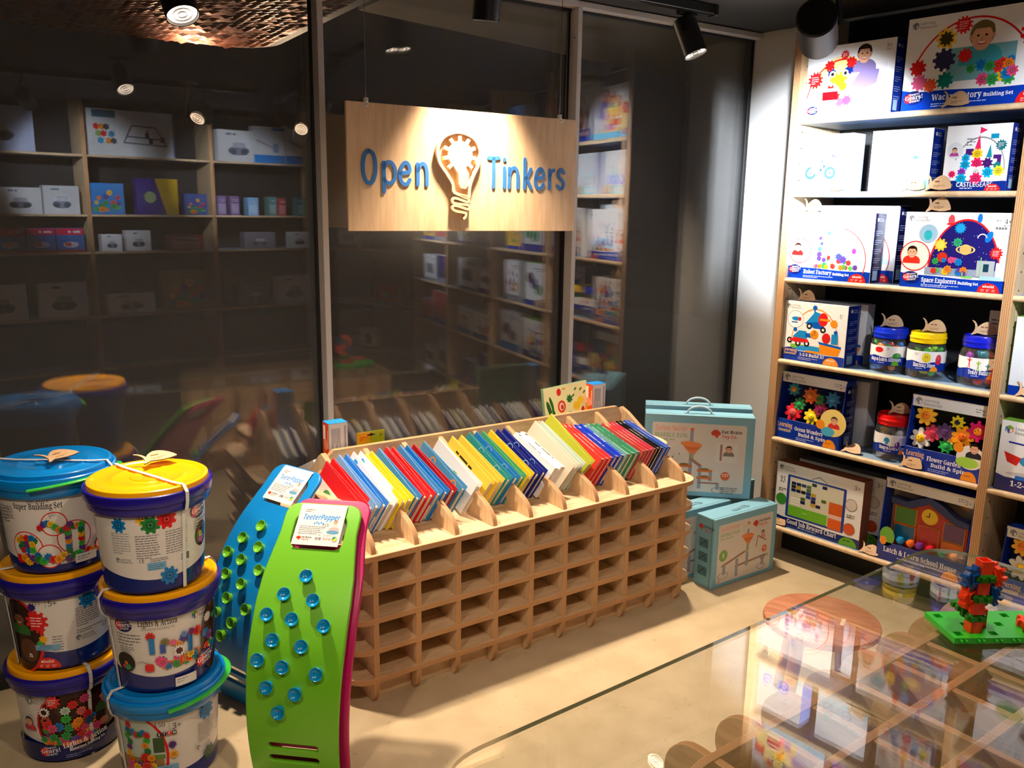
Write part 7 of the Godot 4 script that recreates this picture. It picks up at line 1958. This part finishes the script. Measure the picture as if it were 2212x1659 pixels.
func bent_sheet(outline: PackedVector2Array, holes: Array, th: float, cv: Curve2, b := 0.004, step := 0.008) -> ArrayMesh:
	# outline and holes in (across, along); bent along the curve, given thickness and rounded rims
	var to := func(p: Vector2, h: float) -> Array:
		var q: Array = cv.at(p.y)
		var c: Vector2 = q[0] + q[1] * h
		return [Vector3(p.x, c.y, -c.x), Vector3(0, q[1].y, -q[1].x)]
	var mb := MB.new()
	var ins := inset(outline, b)
	var cut_holes := []
	for hl in holes: cut_holes.append(inset(hl, -b))
	var s := 0.0
	var top := 0.0
	for p in ins: top = maxf(top, p.y)
	while s < top:
		var strip := PackedVector2Array([Vector2(-1, s), Vector2(1, s), Vector2(1, s + step), Vector2(-1, s + step)])
		var pieces: Array = Geometry2D.intersect_polygons(ins, strip)
		for hl in cut_holes:
			var next := []
			for pc in pieces:
				for r in Geometry2D.clip_polygons(pc, hl):
					if not Geometry2D.is_polygon_clockwise(r): next.append(r)
			pieces = next
		for pc in pieces:
			var ids := Geometry2D.triangulate_polygon(pc)
			for i in range(0, ids.size(), 3):
				for f in [-1.0, 1.0]:
					var k := mb.v.size()
					var q := []
					var nn := []
					for j in 3:
						var r: Array = to.call(pc[ids[i + j]], f * th / 2)
						q.append(r[0]); nn.append(r[1] * f)
					mb.tri(q[0], q[1], q[2], (nn[0] + nn[1] + nn[2]).normalized())
					for e in 3:
						for j in 3:
							if mb.v[k + e].is_equal_approx(q[j]): mb.n[k + e] = nn[j]
		s += step
	for ring in [[outline, ins, 1.0]] + range(holes.size()).map(func(i): return [holes[i], cut_holes[i], -1.0]):
		var po: PackedVector2Array = ring[0]
		var pi: PackedVector2Array = ring[1]
		for i in po.size():
			var j := (i + 1) % po.size()
			var n0: Vector2 = rim_normal(po, i) * ring[2]
			var n1: Vector2 = rim_normal(po, j) * ring[2]
			var m := maxi(1, int(absf(po[j].y - po[i].y) / 0.02))
			for e in m:
				var ta := float(e) / m
				var tb := float(e + 1) / m
				var A := po[i].lerp(po[j], ta)
				var B := po[i].lerp(po[j], tb)
				var a := pi[i].lerp(pi[j], ta)
				var c := pi[i].lerp(pi[j], tb)
				var na: Vector2 = n0.lerp(n1, ta)
				var nb: Vector2 = n0.lerp(n1, tb)
				var edge := func(p: Vector2, h: float, n2: Vector2, f: float) -> Array:
					var r: Array = to.call(p, h)
					var u: Vector3 = to.call(p + Vector2(0, 0.004), h)[0] - to.call(p - Vector2(0, 0.004), h)[0]
					var nv := Vector3(n2.x, 0, 0) + u.normalized() * n2.y
					return [r[0], (nv * (1.0 - absf(f)) + r[1] * f).normalized()]
				var w := th / 2 - b * 0.7
				var E1: Array = edge.call(A, -w, na, -0.3)
				var E2: Array = edge.call(B, -w, nb, -0.3)
				var E3: Array = edge.call(B, w, nb, 0.3)
				var E4: Array = edge.call(A, w, na, 0.3)
				mb.smooth_quad([E1[0], E2[0], E3[0], E4[0]], [E1[1], E2[1], E3[1], E4[1]])
				for f in [-1.0, 1.0]:
					var I1: Array = edge.call(a, f * th / 2, na, f * 0.97)
					var I2: Array = edge.call(c, f * th / 2, nb, f * 0.97)
					var O1: Array = E4 if f > 0 else E1
					var O2: Array = E3 if f > 0 else E2
					mb.smooth_quad([O1[0], O2[0], I2[0], I1[0]], [O1[1], O2[1], I2[1], I1[1]])
	return mb.mesh()

func rim_normal(p: PackedVector2Array, i: int) -> Vector2:
	var d := (p[(i + 1) % p.size()] - p[i - 1]).normalized()
	return Vector2(d.y, -d.x)

var rocker_mesh: ArrayMesh
var rocker_curve: Curve2
var card_mesh: ArrayMesh
var card_print: ArrayMesh

func rocker(label: String, at: Vector3, basis_: Basis, col: Color, pop: Color, with_card := true) -> Node3D:
	# origin at the middle of the lower end; x across, y up, the bulging side to +z
	if rocker_mesh == null:
		rocker_curve = Curve2.new(bezier([Vector2(-0.02, 0.0), Vector2(-0.075, 0.22), Vector2(-0.05, 0.43), Vector2(0.255, 0.685)], 40))
		var L: float = rocker_curve.len[-1]
		var o := PackedVector2Array()
		o.append_array(arc(0.075, 0.045, 0.045, -90, 0, 6))
		for q in [[0.122, 0.12], [0.1265, 0.25], [0.130, 0.38], [0.130, 0.5], [0.126, 0.57], [0.117, 0.63], [0.109, 0.69]]: o.append(Vector2(q[0], q[1] * L / 0.78))
		o.append_array(arc(0.071, L - 0.038, 0.038, 0, 90, 7))
		var half := o.duplicate()
		for i in range(half.size() - 1, -1, -1): o.append(Vector2(-half[i].x, half[i].y))
		var hole := round_rect(-0.074, L - 0.137, 0.148, 0.1, 0.024, 5)
		rocker_mesh = bent_sheet(o, [hole, round_rect(-0.068, 0.078, 0.136, 0.02, 0.009, 4), round_rect(-0.068, 0.118, 0.136, 0.018, 0.0085, 4)], 0.014, rocker_curve)
		var cp := pr()
		cp.rect(-0.064, 0.0, 0.128, 0.115, Color(0.91, 0.89, 0.87))
		cp.text("TeeterPopper", 0.0, 0.075, 0.024, Color(0.75, 0.88, 0.97), "bold", 0.5, -0.108, 0.2, 0.03)
		cp.text("TeeterPopper", -0.0008, 0.0756, 0.0235, Color(0.13, 0.5, 0.82), "bold", 0.5, -0.105, 0.2, 0.03)
		for k in 5: cp.ell(-0.015 + 0.006 * k, 0.064 + 0.003 * (k % 2), 0.002, 0.004, Color(0.2, 0.55, 0.85), 0, 360, 10)
		cp.child(0.044, 0.07, 0.0085, Color(0.72, 0.45, 0.25), Color(0.93, 0.8, 0.82)); cp.ell(0.044, 0.048, 0.015, 0.008, Color(0.9, 0.68, 0.68)); cp.ell(0.042, 0.04, 0.018, 0.006, Color(0.4, 0.6, 0.75))
		cp.bars(-0.055, 0.053, 0.07, 5, 0.0055, 0.0018, GREY); cp.bars(0.01, 0.062, 0.02, 3, 0.005, 0.0018, GREY)
		cp.brain_logo(-0.056, 0.012, 0.013)
		cp.barcode(-0.005, 0.014, 0.018, 0.009); cp.text("CE", 0.004, 0.027, 0.006, INK, "sans")
		for k in 3:
			cp.ring(0.022 + 0.008 * k, 0.029, 0.003, 0.0007, GREY, 0, 360, 12); cp.ring(0.022 + 0.008 * k, 0.019, 0.003, 0.0009, RED, 0, 360, 12)
		cp.ell(0.052, 0.02, 0.0085, 0.0085, Color(0.7, 0.72, 0.75), 0, 360, 20); cp.ell(0.052, 0.02, 0.0066, 0.0066, Color(0.93, 0.8, 0.2), 0, 360, 20); cp.ell(0.052, 0.02, 0.0066, 0.0066, Color(0.15, 0.55, 0.5), 60, 200, 12)
		cp.bars(-0.05, 0.105, 0.03, 2, 0.006, 0.0014, GREY)
		# the folded card: over the handle bar and down on both sides
		var prof := [Vector2(0.0115, -0.12), Vector2(0.0115, 0.0), Vector2(0.008, 0.0075), Vector2(0.0, 0.0105), Vector2(-0.008, 0.0075), Vector2(-0.0115, 0.0), Vector2(-0.0115, -0.1)]
		var mb := MB.new()
		for i in prof.size() - 1:
			var a: Vector2 = prof[i]
			var b: Vector2 = prof[i + 1]
			var nn := Vector3(0, (b - a).x * -1.0, (b - a).y).normalized()
			for s in [0.0, -0.0012]:
				mb.quad(Vector3(-0.066, a.y, a.x) + nn * s, Vector3(0.066, a.y, a.x) + nn * s, Vector3(0.066, b.y, b.x) + nn * s, Vector3(-0.066, b.y, b.x) + nn * s, nn if s == 0.0 else -nn)
		card_mesh = mb.mesh()
		card_print = cp.flat(Transform3D(Basis(), Vector3(0, -0.118, 0.0115))).mesh()
	var o := thing("rocker_board", label, "balance board", at, 0.0, "rocker boards with suction knobs")
	o.basis = basis_
	part("board", rocker_mesh, plastic(col, 0.33), o)
	var L: float = rocker_curve.len[-1]
	var cup := lathe([Vector2(0.0, 0.006), Vector2(0.006, 0.0066), Vector2(0.0115, 0.0105), Vector2(0.0138, 0.0138), Vector2(0.0148, 0.0134), Vector2(0.0135, 0.009), Vector2(0.0105, 0.004), Vector2(0.0105, 0.0), Vector2(0.014, -0.0005)], 24)
	for q in [[0.0, 0.565], [-0.048, 0.515], [0.03, 0.505], [-0.083, 0.462], [-0.016, 0.455], [0.068, 0.445], [-0.058, 0.402], [0.018, 0.392], [-0.09, 0.352], [-0.025, 0.34], [0.062, 0.33], [-0.062, 0.288], [0.012, 0.278], [-0.03, 0.228]]:
		var r: Array = rocker_curve.at(q[1] * L / 0.78)
		var c: Vector2 = r[0] + r[1] * 0.007
		var nv := Vector3(0, r[1].y, -r[1].x)
		var k := part("suction_knob", cup, plastic(pop, 0.22), o, Vector3(q[0] * 1.05, c.y, -c.x))
		k.basis = Basis(Vector3.RIGHT, nv, Vector3.RIGHT.cross(nv)).scaled_local(Vector3.ONE * 1.22)
	if with_card:
		var r: Array = rocker_curve.at(L - 0.012)
		var c: Vector2 = r[0]
		var hc := part("hang_card", card_mesh, mat(Color(0.91, 0.9, 0.88), 0.4), o, Vector3(0, c.y, -c.x))
		var up := Vector3(0, 0, 0)
		var r2: Array = rocker_curve.at(L - 0.05)
		var dv: Vector2 = (r[0] - r2[0]).normalized()
		up = Vector3(0, dv.y, -dv.x)
		hc.basis = Basis(Vector3.RIGHT, up, Vector3.RIGHT.cross(up))
		hc.set_meta("label", "white printed card folded over the handle")
		part("card_print", card_print, M.gloss_print, hc)
	return o

func rockers() -> void:
	var lime := Color(0.42, 0.72, 0.13)
	var cyan := Color(0.02, 0.55, 0.78)
	var b := Basis(Vector3(0.667, 0, 0.745), Vector3.UP, Vector3(-0.745, 0, 0.667))
	rocker("lime green rocker board with blue suction knobs, leaning on the rack's near corner", Vector3(0.893, 0.002, -1.887), b, lime, cyan)
	rocker("magenta rocker board mostly hidden behind the lime green one", Vector3(0.893, 0.004, -1.887) + b * Vector3(0.016, 0.0, -0.034), b, Color(0.72, 0.06, 0.38), Color(0.95, 0.5, 0.1), false)
	var c := Basis(Vector3(0.25, 0, 0.968), Vector3.UP, Vector3(-0.968, 0, 0.25))
	rocker("blue rocker board with green suction knobs, leaning on the rack's left end", Vector3(0.935, 0.002, -2.34), c, Color(0.03, 0.5, 0.8), Color(0.42, 0.72, 0.13))

# ---- the glass table --------------------------------------------------------------------------
func table() -> void:
	var top := 0.545
	var o := thing("glass_table", "low glass-topped table on a plywood grid base in the foreground", "table", Vector3(1.62, 0, -0.62))
	var out := PackedVector2Array()
	# corners at the far left, far right, near right, near left (x, -z)
	var cs := [Vector2(2.545, 0.12), Vector2(2.545, 0.985), Vector2(0.745, 1.093), Vector2(0.745, 0.12)]
	for i in 4:
		var p: Vector2 = cs[i]
		var a: Vector2 = (cs[(i + 3) % 4] - p).normalized()
		var d: Vector2 = (cs[(i + 1) % 4] - p).normalized()
		var r := 0.13
		for k in 11:
			var t := k / 10.0
			out.append((p + a * r).lerp(p, t).lerp(p.lerp(p + d * r, t), t) - Vector2(1.62, 0.62))
	var glass := extrude(out, 0.01, 0.0, M.table_glass, M.glass_edge)
	part("glass_top", glass, null, o, Vector3(0, top - 0.005, 0), Vector3(-90, 0, 0))
	var ang := 4.0
	var base := part("bottom_board", extrude(round_rect(-0.6, -0.3, 1.2, 0.6, 0.08), 0.018, 0.001, M.birch, M.ply_edge), null, o, Vector3(0.1, 0.14, 0.02), Vector3(-90, 0, 0))
	base.basis = Basis.from_euler(Vector3(0, deg_to_rad(-ang), 0)) * base.basis
	var q := Basis.from_euler(Vector3(0, deg_to_rad(-ang), 0))
	var start := Vector3(1.19, 0, -0.802)
	var ux := q * Vector3.RIGHT
	var uz := q * Vector3.BACK
	var h := 0.535
	for k in 4:
		var c := start + ux * 0.52 + uz * (0.135 * k) - Vector3(1.62, 0, -0.62)
		var pb := part("grid_board", extrude(round_rect(-0.6, 0.0, 1.2, h - 0.0005, 0.06), 0.018, 0.001, M.birch, M.ply_edge), null, o, c)
		pb.basis = q
	for k in 8:
		var c := start + ux * (0.1495 * k) + uz * 0.2 - Vector3(1.62, 0, -0.62)
		var p := PackedVector2Array([Vector2(-0.28, 0.02), Vector2(0.28, 0.02)])
		p.append_array(arc(0.235, h - 0.0775, 0.0745, -40, 90, 9))
		p.append_array(arc(-0.235, h - 0.0775, 0.0745, 90, 220, 9))
		var pb := part("cross_board", extrude(p, 0.018, 0.001, M.birch, M.ply_edge), null, o, c)
		pb.basis = q * Basis(Vector3.UP, PI / 2)
	# gear toy
	var t := thing("gear_toy", "orange, blue and green gear tower on a bright green base plate on the glass table", "toy", Vector3(2.09, top, -0.665), -37.7)
	var gp := plastic(Color(0.16, 0.72, 0.16), 0.3)
	var tiles := []
	var og := plastic(Color(0.97, 0.25, 0.02), 0.3)
	var bg := plastic(Color(0.0, 0.28, 0.55), 0.3)
	var dg := plastic(Color(0.1, 0.45, 0.04), 0.35)
	var plate := PackedVector2Array([Vector2(-0.125, -0.066), Vector2(0.125, -0.066), Vector2(0.125, 0.066), Vector2(-0.125, 0.066)])
	# base plate built of strips around its square sockets
	var pm := MB.new()
	var cell := 0.0417
	for ix in 6:
		for iz in 3:
			var cx := -0.104 + ix * cell
			var cz := -0.044 + iz * 0.044
			if (ix + iz) % 2 == 0:
				for e in [[0, -0.0155, cell, 0.013], [0, 0.0155, cell, 0.013]]: box_mb(Vector3(e[2], 0.014, e[3]), Vector3(cx, 0.007, cz + e[1]), 0.0, Color.WHITE, pm)
				for e in [-1.0, 1.0]: box_mb(Vector3(0.0118, 0.014, 0.018), Vector3(cx + e * 0.0149, 0.007, cz), 0.0, Color.WHITE, pm)
				box_mb(Vector3(0.018, 0.002, 0.018), Vector3(cx, 0.003, cz), 0.0, Color.WHITE, pm)
			else:
				box_mb(Vector3(cell, 0.014, 0.044), Vector3(cx, 0.007, cz), 0.0, Color.WHITE, pm)
	for ix in 6:
		for s in [-1.0, 1.0]:
			for e in [-0.006, 0.006]: box_mb(Vector3(0.005, 0.006, 0.01), Vector3(-0.104 + ix * cell + e, 0.008, s * 0.0685), 0.001, Color.WHITE, pm)
	part("base_plate", pm.mesh(), gp, t)
	var post := func(at: Vector3, s: float) -> void:
		var m := MB.new()
		for e in [[0.0125, 0.0, 0.003, 0.028], [-0.0125, 0.0, 0.003, 0.028], [0.0, 0.0125, 0.022, 0.003], [0.0, -0.0125, 0.022, 0.003]]: box_mb(Vector3(e[2], s, e[3]), Vector3(e[0], s / 2, e[1]), 0.0006, Color.WHITE, m)
		box_mb(Vector3(0.022, s * 0.5, 0.022), Vector3(0, s * 0.3, 0), 0.0, Color.WHITE, m)
		part("post", m.mesh(), og, t, at)
	var link := func(at: Vector3) -> void:
		var m := box_mb(Vector3(0.036, 0.02, 0.036), Vector3(0, 0.01, 0), 0.003)
		for s in [-1.0, 1.0]:
			box_mb(Vector3(0.012, 0.012, 0.048), Vector3(s * 0.01, 0.01, 0), 0.001, Color.WHITE, m); box_mb(Vector3(0.048, 0.012, 0.012), Vector3(0, 0.01, s * 0.01), 0.001, Color.WHITE, m)
		part("connector", m.mesh(), dg, t, at)
	var gear := func(at: Vector3, rot: Vector3, m: Material) -> void:
		var g := part("gear", toy_gear(0.031, 0.017, 8, Color.WHITE), m, t, at, rot)
		var hb := MB.new()
		for e in [[0.0105, 0.0, 0.004, 0.025], [-0.0105, 0.0, 0.004, 0.025], [0.0, 0.0105, 0.017, 0.004], [0.0, -0.0105, 0.017, 0.004]]: box_mb(Vector3(e[2], e[3], 0.026), Vector3(e[0], e[1], 0.0), 0.0006, Color.WHITE, hb)
		part("hub", hb.mesh(), m, g)
	var c0 := Vector3(-0.062, 0.0, 0.03)
	post.call(c0 + Vector3(0, 0.012, 0), 0.03)
	link.call(c0 + Vector3(0, 0.04, -0.004))
	link.call(c0 + Vector3(-0.01, 0.052, -0.03))
	post.call(c0 + Vector3(0, 0.06, 0.0), 0.032)
	post.call(c0 + Vector3(0.028, 0.014, -0.028), 0.045)
	link.call(c0 + Vector3(0.006, 0.09, 0.0))
	gear.call(c0 + Vector3(-0.026, 0.105, 0.004), Vector3(0, 35, 10), og)
	gear.call(c0 + Vector3(0.034, 0.104, -0.01), Vector3(0, -50, 15), bg)
	post.call(c0 + Vector3(0.006, 0.108, 0.0), 0.034)
	link.call(c0 + Vector3(0.008, 0.14, 0.0))
	gear.call(c0 + Vector3(-0.022, 0.15, 0.006), Vector3(0, 20, 5), bg)
	gear.call(c0 + Vector3(0.04, 0.15, -0.012), Vector3(0, -60, 20), og)
	post.call(c0 + Vector3(0.008, 0.158, 0.0), 0.034)
	gear.call(Vector3(0.085, 0.024, 0.02), Vector3(-80, 10, 0), og)
	# stool
	var st := thing("stool", "small round reddish wooden stool half under the table's far edge", "stool", Vector3(2.29, 0, -1.192), 20)
	part("seat", lathe([Vector2(0.0, 0.277), Vector2(0.166, 0.277), Vector2(0.1715, 0.281), Vector2(0.1725, 0.289), Vector2(0.1705, 0.298), Vector2(0.164, 0.302), Vector2(0.0, 0.302)], 64), M.stool_wood, st)
	for k in 4:
		var a := TAU * k / 4.0 + 0.5
		var lg := MB.new()
		tube_mb([Vector3(cos(a) * 0.135, 0.0, sin(a) * 0.135), Vector3(cos(a) * 0.095, 0.28, sin(a) * 0.095)], 0.02, 12, lg)
		part("leg", lg.mesh(), M.stool_wood, st)
	for s in [-1.0, 1.0]: part("slot_inlay", boxm(Vector3(0.05, 0.002, 0.012), Vector3(0, 0.3018, s * 0.062), 0.0003), mat(srgb(226, 200, 170), 0.5), st)

# ---- the hanging sign -------------------------------------------------------------------------
func stroke(mb: MB, pts: Array, w: float, th: float, z0: float) -> void:     # a raised line with round ends
	var up := []
	var left := []
	var right := []
	for i in pts.size():
		var d: Vector2 = (pts[mini(i + 1, pts.size() - 1)] - pts[maxi(i - 1, 0)]).normalized()
		var s := Vector2(-d.y, d.x) * w / 2
		left.append(pts[i] + s); right.append(pts[i] - s)
	var o := PackedVector2Array()
	for p in right: o.append(p)
	var de: Vector2 = (pts[-1] - pts[-2]).normalized()
	for k in range(1, 6):
		var a := de.angle() - PI / 2 + PI * k / 6.0
		o.append(pts[-1] + Vector2(cos(a), sin(a)) * w / 2)
	for i in range(left.size() - 1, -1, -1): o.append(left[i])
	var ds: Vector2 = (pts[0] - pts[1]).normalized()
	for k in range(1, 6):
		var a := ds.angle() - PI / 2 + PI * k / 6.0
		o.append(pts[0] + Vector2(cos(a), sin(a)) * w / 2)
	# quads along the stroke, so that curls and loops may touch themselves
	for i in pts.size() - 1:
		mb.quad(V3(right[i], z0 + th), V3(right[i + 1], z0 + th), V3(left[i + 1], z0 + th), V3(left[i], z0 + th), Vector3.BACK)
	for e in [[pts[-1], de], [pts[0], ds]]:
		var c: Vector2 = e[0]
		var prev := Vector2.ZERO
		for k in 7:
			var a: float = e[1].angle() - PI / 2 + PI * k / 6.0
			var p := c + Vector2(cos(a), sin(a)) * w / 2
			if k > 0: mb.tri(V3(c, z0 + th), V3(prev, z0 + th), V3(p, z0 + th), Vector3.BACK)
			prev = p
	for i in o.size():
		var a: Vector2 = o[i]
		var b: Vector2 = o[(i + 1) % o.size()]
		var d := (b - a).normalized()
		mb.quad(V3(a, z0), V3(b, z0), V3(b, z0 + th), V3(a, z0 + th), Vector3(d.y, -d.x, 0))

func V3(p: Vector2, z: float) -> Vector3: return Vector3(p.x, p.y, z)

func smooth(pts: Array, n := 6, closed := false) -> Array:      # rounds a chain of [x, y]
	var v := []
	for q in pts: v.append(Vector2(q[0], q[1]))
	var o := []
	var m := v.size()
	for i in (m if closed else m - 1):
		var p0: Vector2 = v[(i - 1 + m) % m] if closed else v[maxi(i - 1, 0)]
		var p1: Vector2 = v[i]
		var p2: Vector2 = v[(i + 1) % m]
		var p3: Vector2 = v[(i + 2) % m] if closed else v[mini(i + 2, m - 1)]
		for k in n: o.append(p1.cubic_interpolate(p2, p0, p3, float(k) / n))
	o.append(v[0] if closed else v[m - 1])
	return o

func sign_board() -> void:
	var W := 0.936
	var H := 0.418
	var s0 := 1.0845
	var o := thing("hanging_sign", "pale wooden sign with blue raised words and a light bulb, hanging before the glass", "sign")
	var at := G(s0 + W / 2, 0.2, 1.433)
	o.transform = Transform3D(Basis(gdir, Vector3.UP, -gnorm), at)
	part("board", boxm(Vector3(W, H, 0.012), Vector3(0, H / 2, 0), 0.001), M.sign_wood, o)
	var glyph := {
		"O": [[[0.5, 1.0], [0.2, 0.9], [0.04, 0.62], [0.06, 0.3], [0.25, 0.06], [0.5, 0.0], [0.78, 0.08], [0.96, 0.35], [0.96, 0.66], [0.8, 0.92], [0.5, 1.0]]],
		"p": [[[0.08, 0.66], [0.09, 0.2], [0.08, -0.26]], [[0.1, 0.5], [0.28, 0.66], [0.6, 0.66], [0.84, 0.46], [0.82, 0.18], [0.55, 0.02], [0.25, 0.04], [0.1, 0.14]]],
		"e": [[[0.08, 0.34], [0.4, 0.36], [0.78, 0.4], [0.76, 0.58], [0.52, 0.69], [0.24, 0.6], [0.07, 0.36], [0.1, 0.13], [0.34, 0.0], [0.62, 0.02], [0.8, 0.14]]],
		"n": [[[0.08, 0.66], [0.09, 0.34], [0.08, 0.0]], [[0.1, 0.44], [0.26, 0.62], [0.52, 0.68], [0.74, 0.56], [0.8, 0.3], [0.8, 0.0]]],
		"T": [[[0.0, 0.98], [0.4, 0.97], [0.8, 1.0]], [[0.4, 0.96], [0.41, 0.5], [0.39, 0.0]]],
		"i": [[[0.1, 0.66], [0.11, 0.3], [0.1, 0.0]], [[0.1, 0.94], [0.105, 0.96]]],
		"k": [[[0.08, 1.0], [0.09, 0.5], [0.08, 0.0]], [[0.64, 0.66], [0.4, 0.44], [0.12, 0.3]], [[0.26, 0.36], [0.46, 0.18], [0.7, 0.0]]],
		"r": [[[0.08, 0.66], [0.09, 0.34], [0.08, 0.0]], [[0.1, 0.44], [0.24, 0.6], [0.5, 0.66]]],
		"s": [[[0.66, 0.58], [0.44, 0.69], [0.18, 0.6], [0.16, 0.44], [0.42, 0.34], [0.66, 0.22], [0.6, 0.06], [0.34, 0.0], [0.06, 0.1]]],
	}
	var blue := mat(srgb(52, 116, 190), 0.5)
	# words: letters placed by their left edge; widths of their own
	for q in [["O", 0.0483, 0.1058], ["p", 0.1232, 0.1782], ["e", 0.1842, 0.2331], ["n", 0.2506, 0.2993], ["T", 0.536, 0.5916], ["i", 0.6035, 0.617], ["n", 0.6247, 0.6761], ["k", 0.6931, 0.7361], ["e", 0.7425, 0.7914], ["r", 0.806, 0.8395], ["s", 0.8456, 0.886]]:
		var mb := MB.new()
		var lo := 1e9
		var hi := -1e9
		for st in glyph[q[0]]:
			for v in st:
				lo = minf(lo, v[0]); hi = maxf(hi, v[0])
		var k: float = (q[2] - q[1] - 0.0135) / maxf(hi - lo, 0.01) if q[0] != "i" else 0.05
		for st in glyph[q[0]]:
			var out := []
			for v in smooth(st, 5): out.append(Vector2(q[1] + 0.0068 - W / 2 + (v.x - lo) * k, 0.159 + v.y * 0.104))
			stroke(mb, out, 0.0135, 0.003, 0.006)
		part("letter", mb.mesh(), blue, o)
	# the light bulb: its line, the cog inside, the coil of its cap; cut from the same wood and standing proud
	var cx := 0.415 - W / 2
	var bulb := MB.new()
	stroke(bulb, smooth([[cx + 0.028, 0.122], [cx - 0.02, 0.136], [cx - 0.026, 0.165], [cx - 0.05, 0.2], [cx - 0.078, 0.238], [cx - 0.084, 0.285], [cx - 0.058, 0.326], [cx, 0.343], [cx + 0.058, 0.326], [cx + 0.084, 0.285], [cx + 0.078, 0.235], [cx + 0.055, 0.19], [cx + 0.043, 0.155], [cx + 0.038, 0.118], [cx + 0.01, 0.124]], 5), 0.011, 0.014, 0.006)
	part("bulb_outline", bulb.mesh(), M.sign_wood, o)
	var coil := MB.new()
	stroke(coil, smooth([[cx + 0.012, 0.122], [cx + 0.036, 0.116], [cx + 0.034, 0.103], [cx - 0.016, 0.116], [cx - 0.028, 0.107], [cx - 0.018, 0.097], [cx + 0.036, 0.092], [cx + 0.036, 0.078], [cx - 0.016, 0.09], [cx - 0.028, 0.081], [cx - 0.014, 0.071], [cx + 0.026, 0.064], [cx + 0.026, 0.052], [cx + 0.02, 0.045]], 4), 0.009, 0.014, 0.006)
	part("bulb_coil", coil.mesh(), M.sign_wood, o)
	var cog := PackedVector2Array()
	var n := 9
	var gx := cx + 0.004
	for i in range(0, n):
		for k in [[0.0, 0.050], [0.3, 0.050], [0.38, 0.068], [0.72, 0.068], [0.8, 0.050]]:
			var a: float = deg_to_rad(-62.0 + 304.0 * (i + k[0]) / n)
			cog.append(Vector2(gx + cos(a) * k[1], 0.265 + sin(a) * k[1] * 0.95))
	cog.append_array(PackedVector2Array([Vector2(gx - 0.01, 0.2), Vector2(gx - 0.008, 0.165), Vector2(gx + 0.002, 0.15), Vector2(gx + 0.022, 0.147), Vector2(gx + 0.034, 0.162), Vector2(gx + 0.036, 0.2)]))
	part("cog_plate", extrude(cog, 0.014, 0.001, M.sign_wood, M.sign_wood), null, o, Vector3(0, 0, 0.013))
	for x in [0.073, 0.859]:
		part("clip", lathe([Vector2(0, -0.014), Vector2(0.0075, -0.014), Vector2(0.008, -0.012), Vector2(0.008, 0.013), Vector2(0.006, 0.015), Vector2(0, 0.015)], 16), M.white, o, Vector3(x - W / 2, H, 0))
		for y in [-0.006, 0.007]: part("set_screw", lathe([Vector2(0, 0.001), Vector2(0.002, 0.001), Vector2(0.002, 0)], 8), M.black, o, Vector3(x - W / 2, H + y, 0.0078), Vector3(90, 0, 0))
		part("wire", tube_mb([Vector3(x - W / 2, H + 0.012, 0), Vector3(x - W / 2, CEIL - 1.433, 0)], 0.0011, 6).mesh(), M.steel, o)

func _ready() -> void:
	var q := deg_to_rad(GA)
	gdir = Vector3(cos(q), 0, sin(q))
	gnorm = Vector3(sin(q), 0, -cos(q))
	lights_and_camera()
	make_materials()
	room()
	lamps()
	fill_case()
	far_case()
	rack()
	books()
	table()
	rockers()
	buckets()
	blue_boxes()
	sign_board()
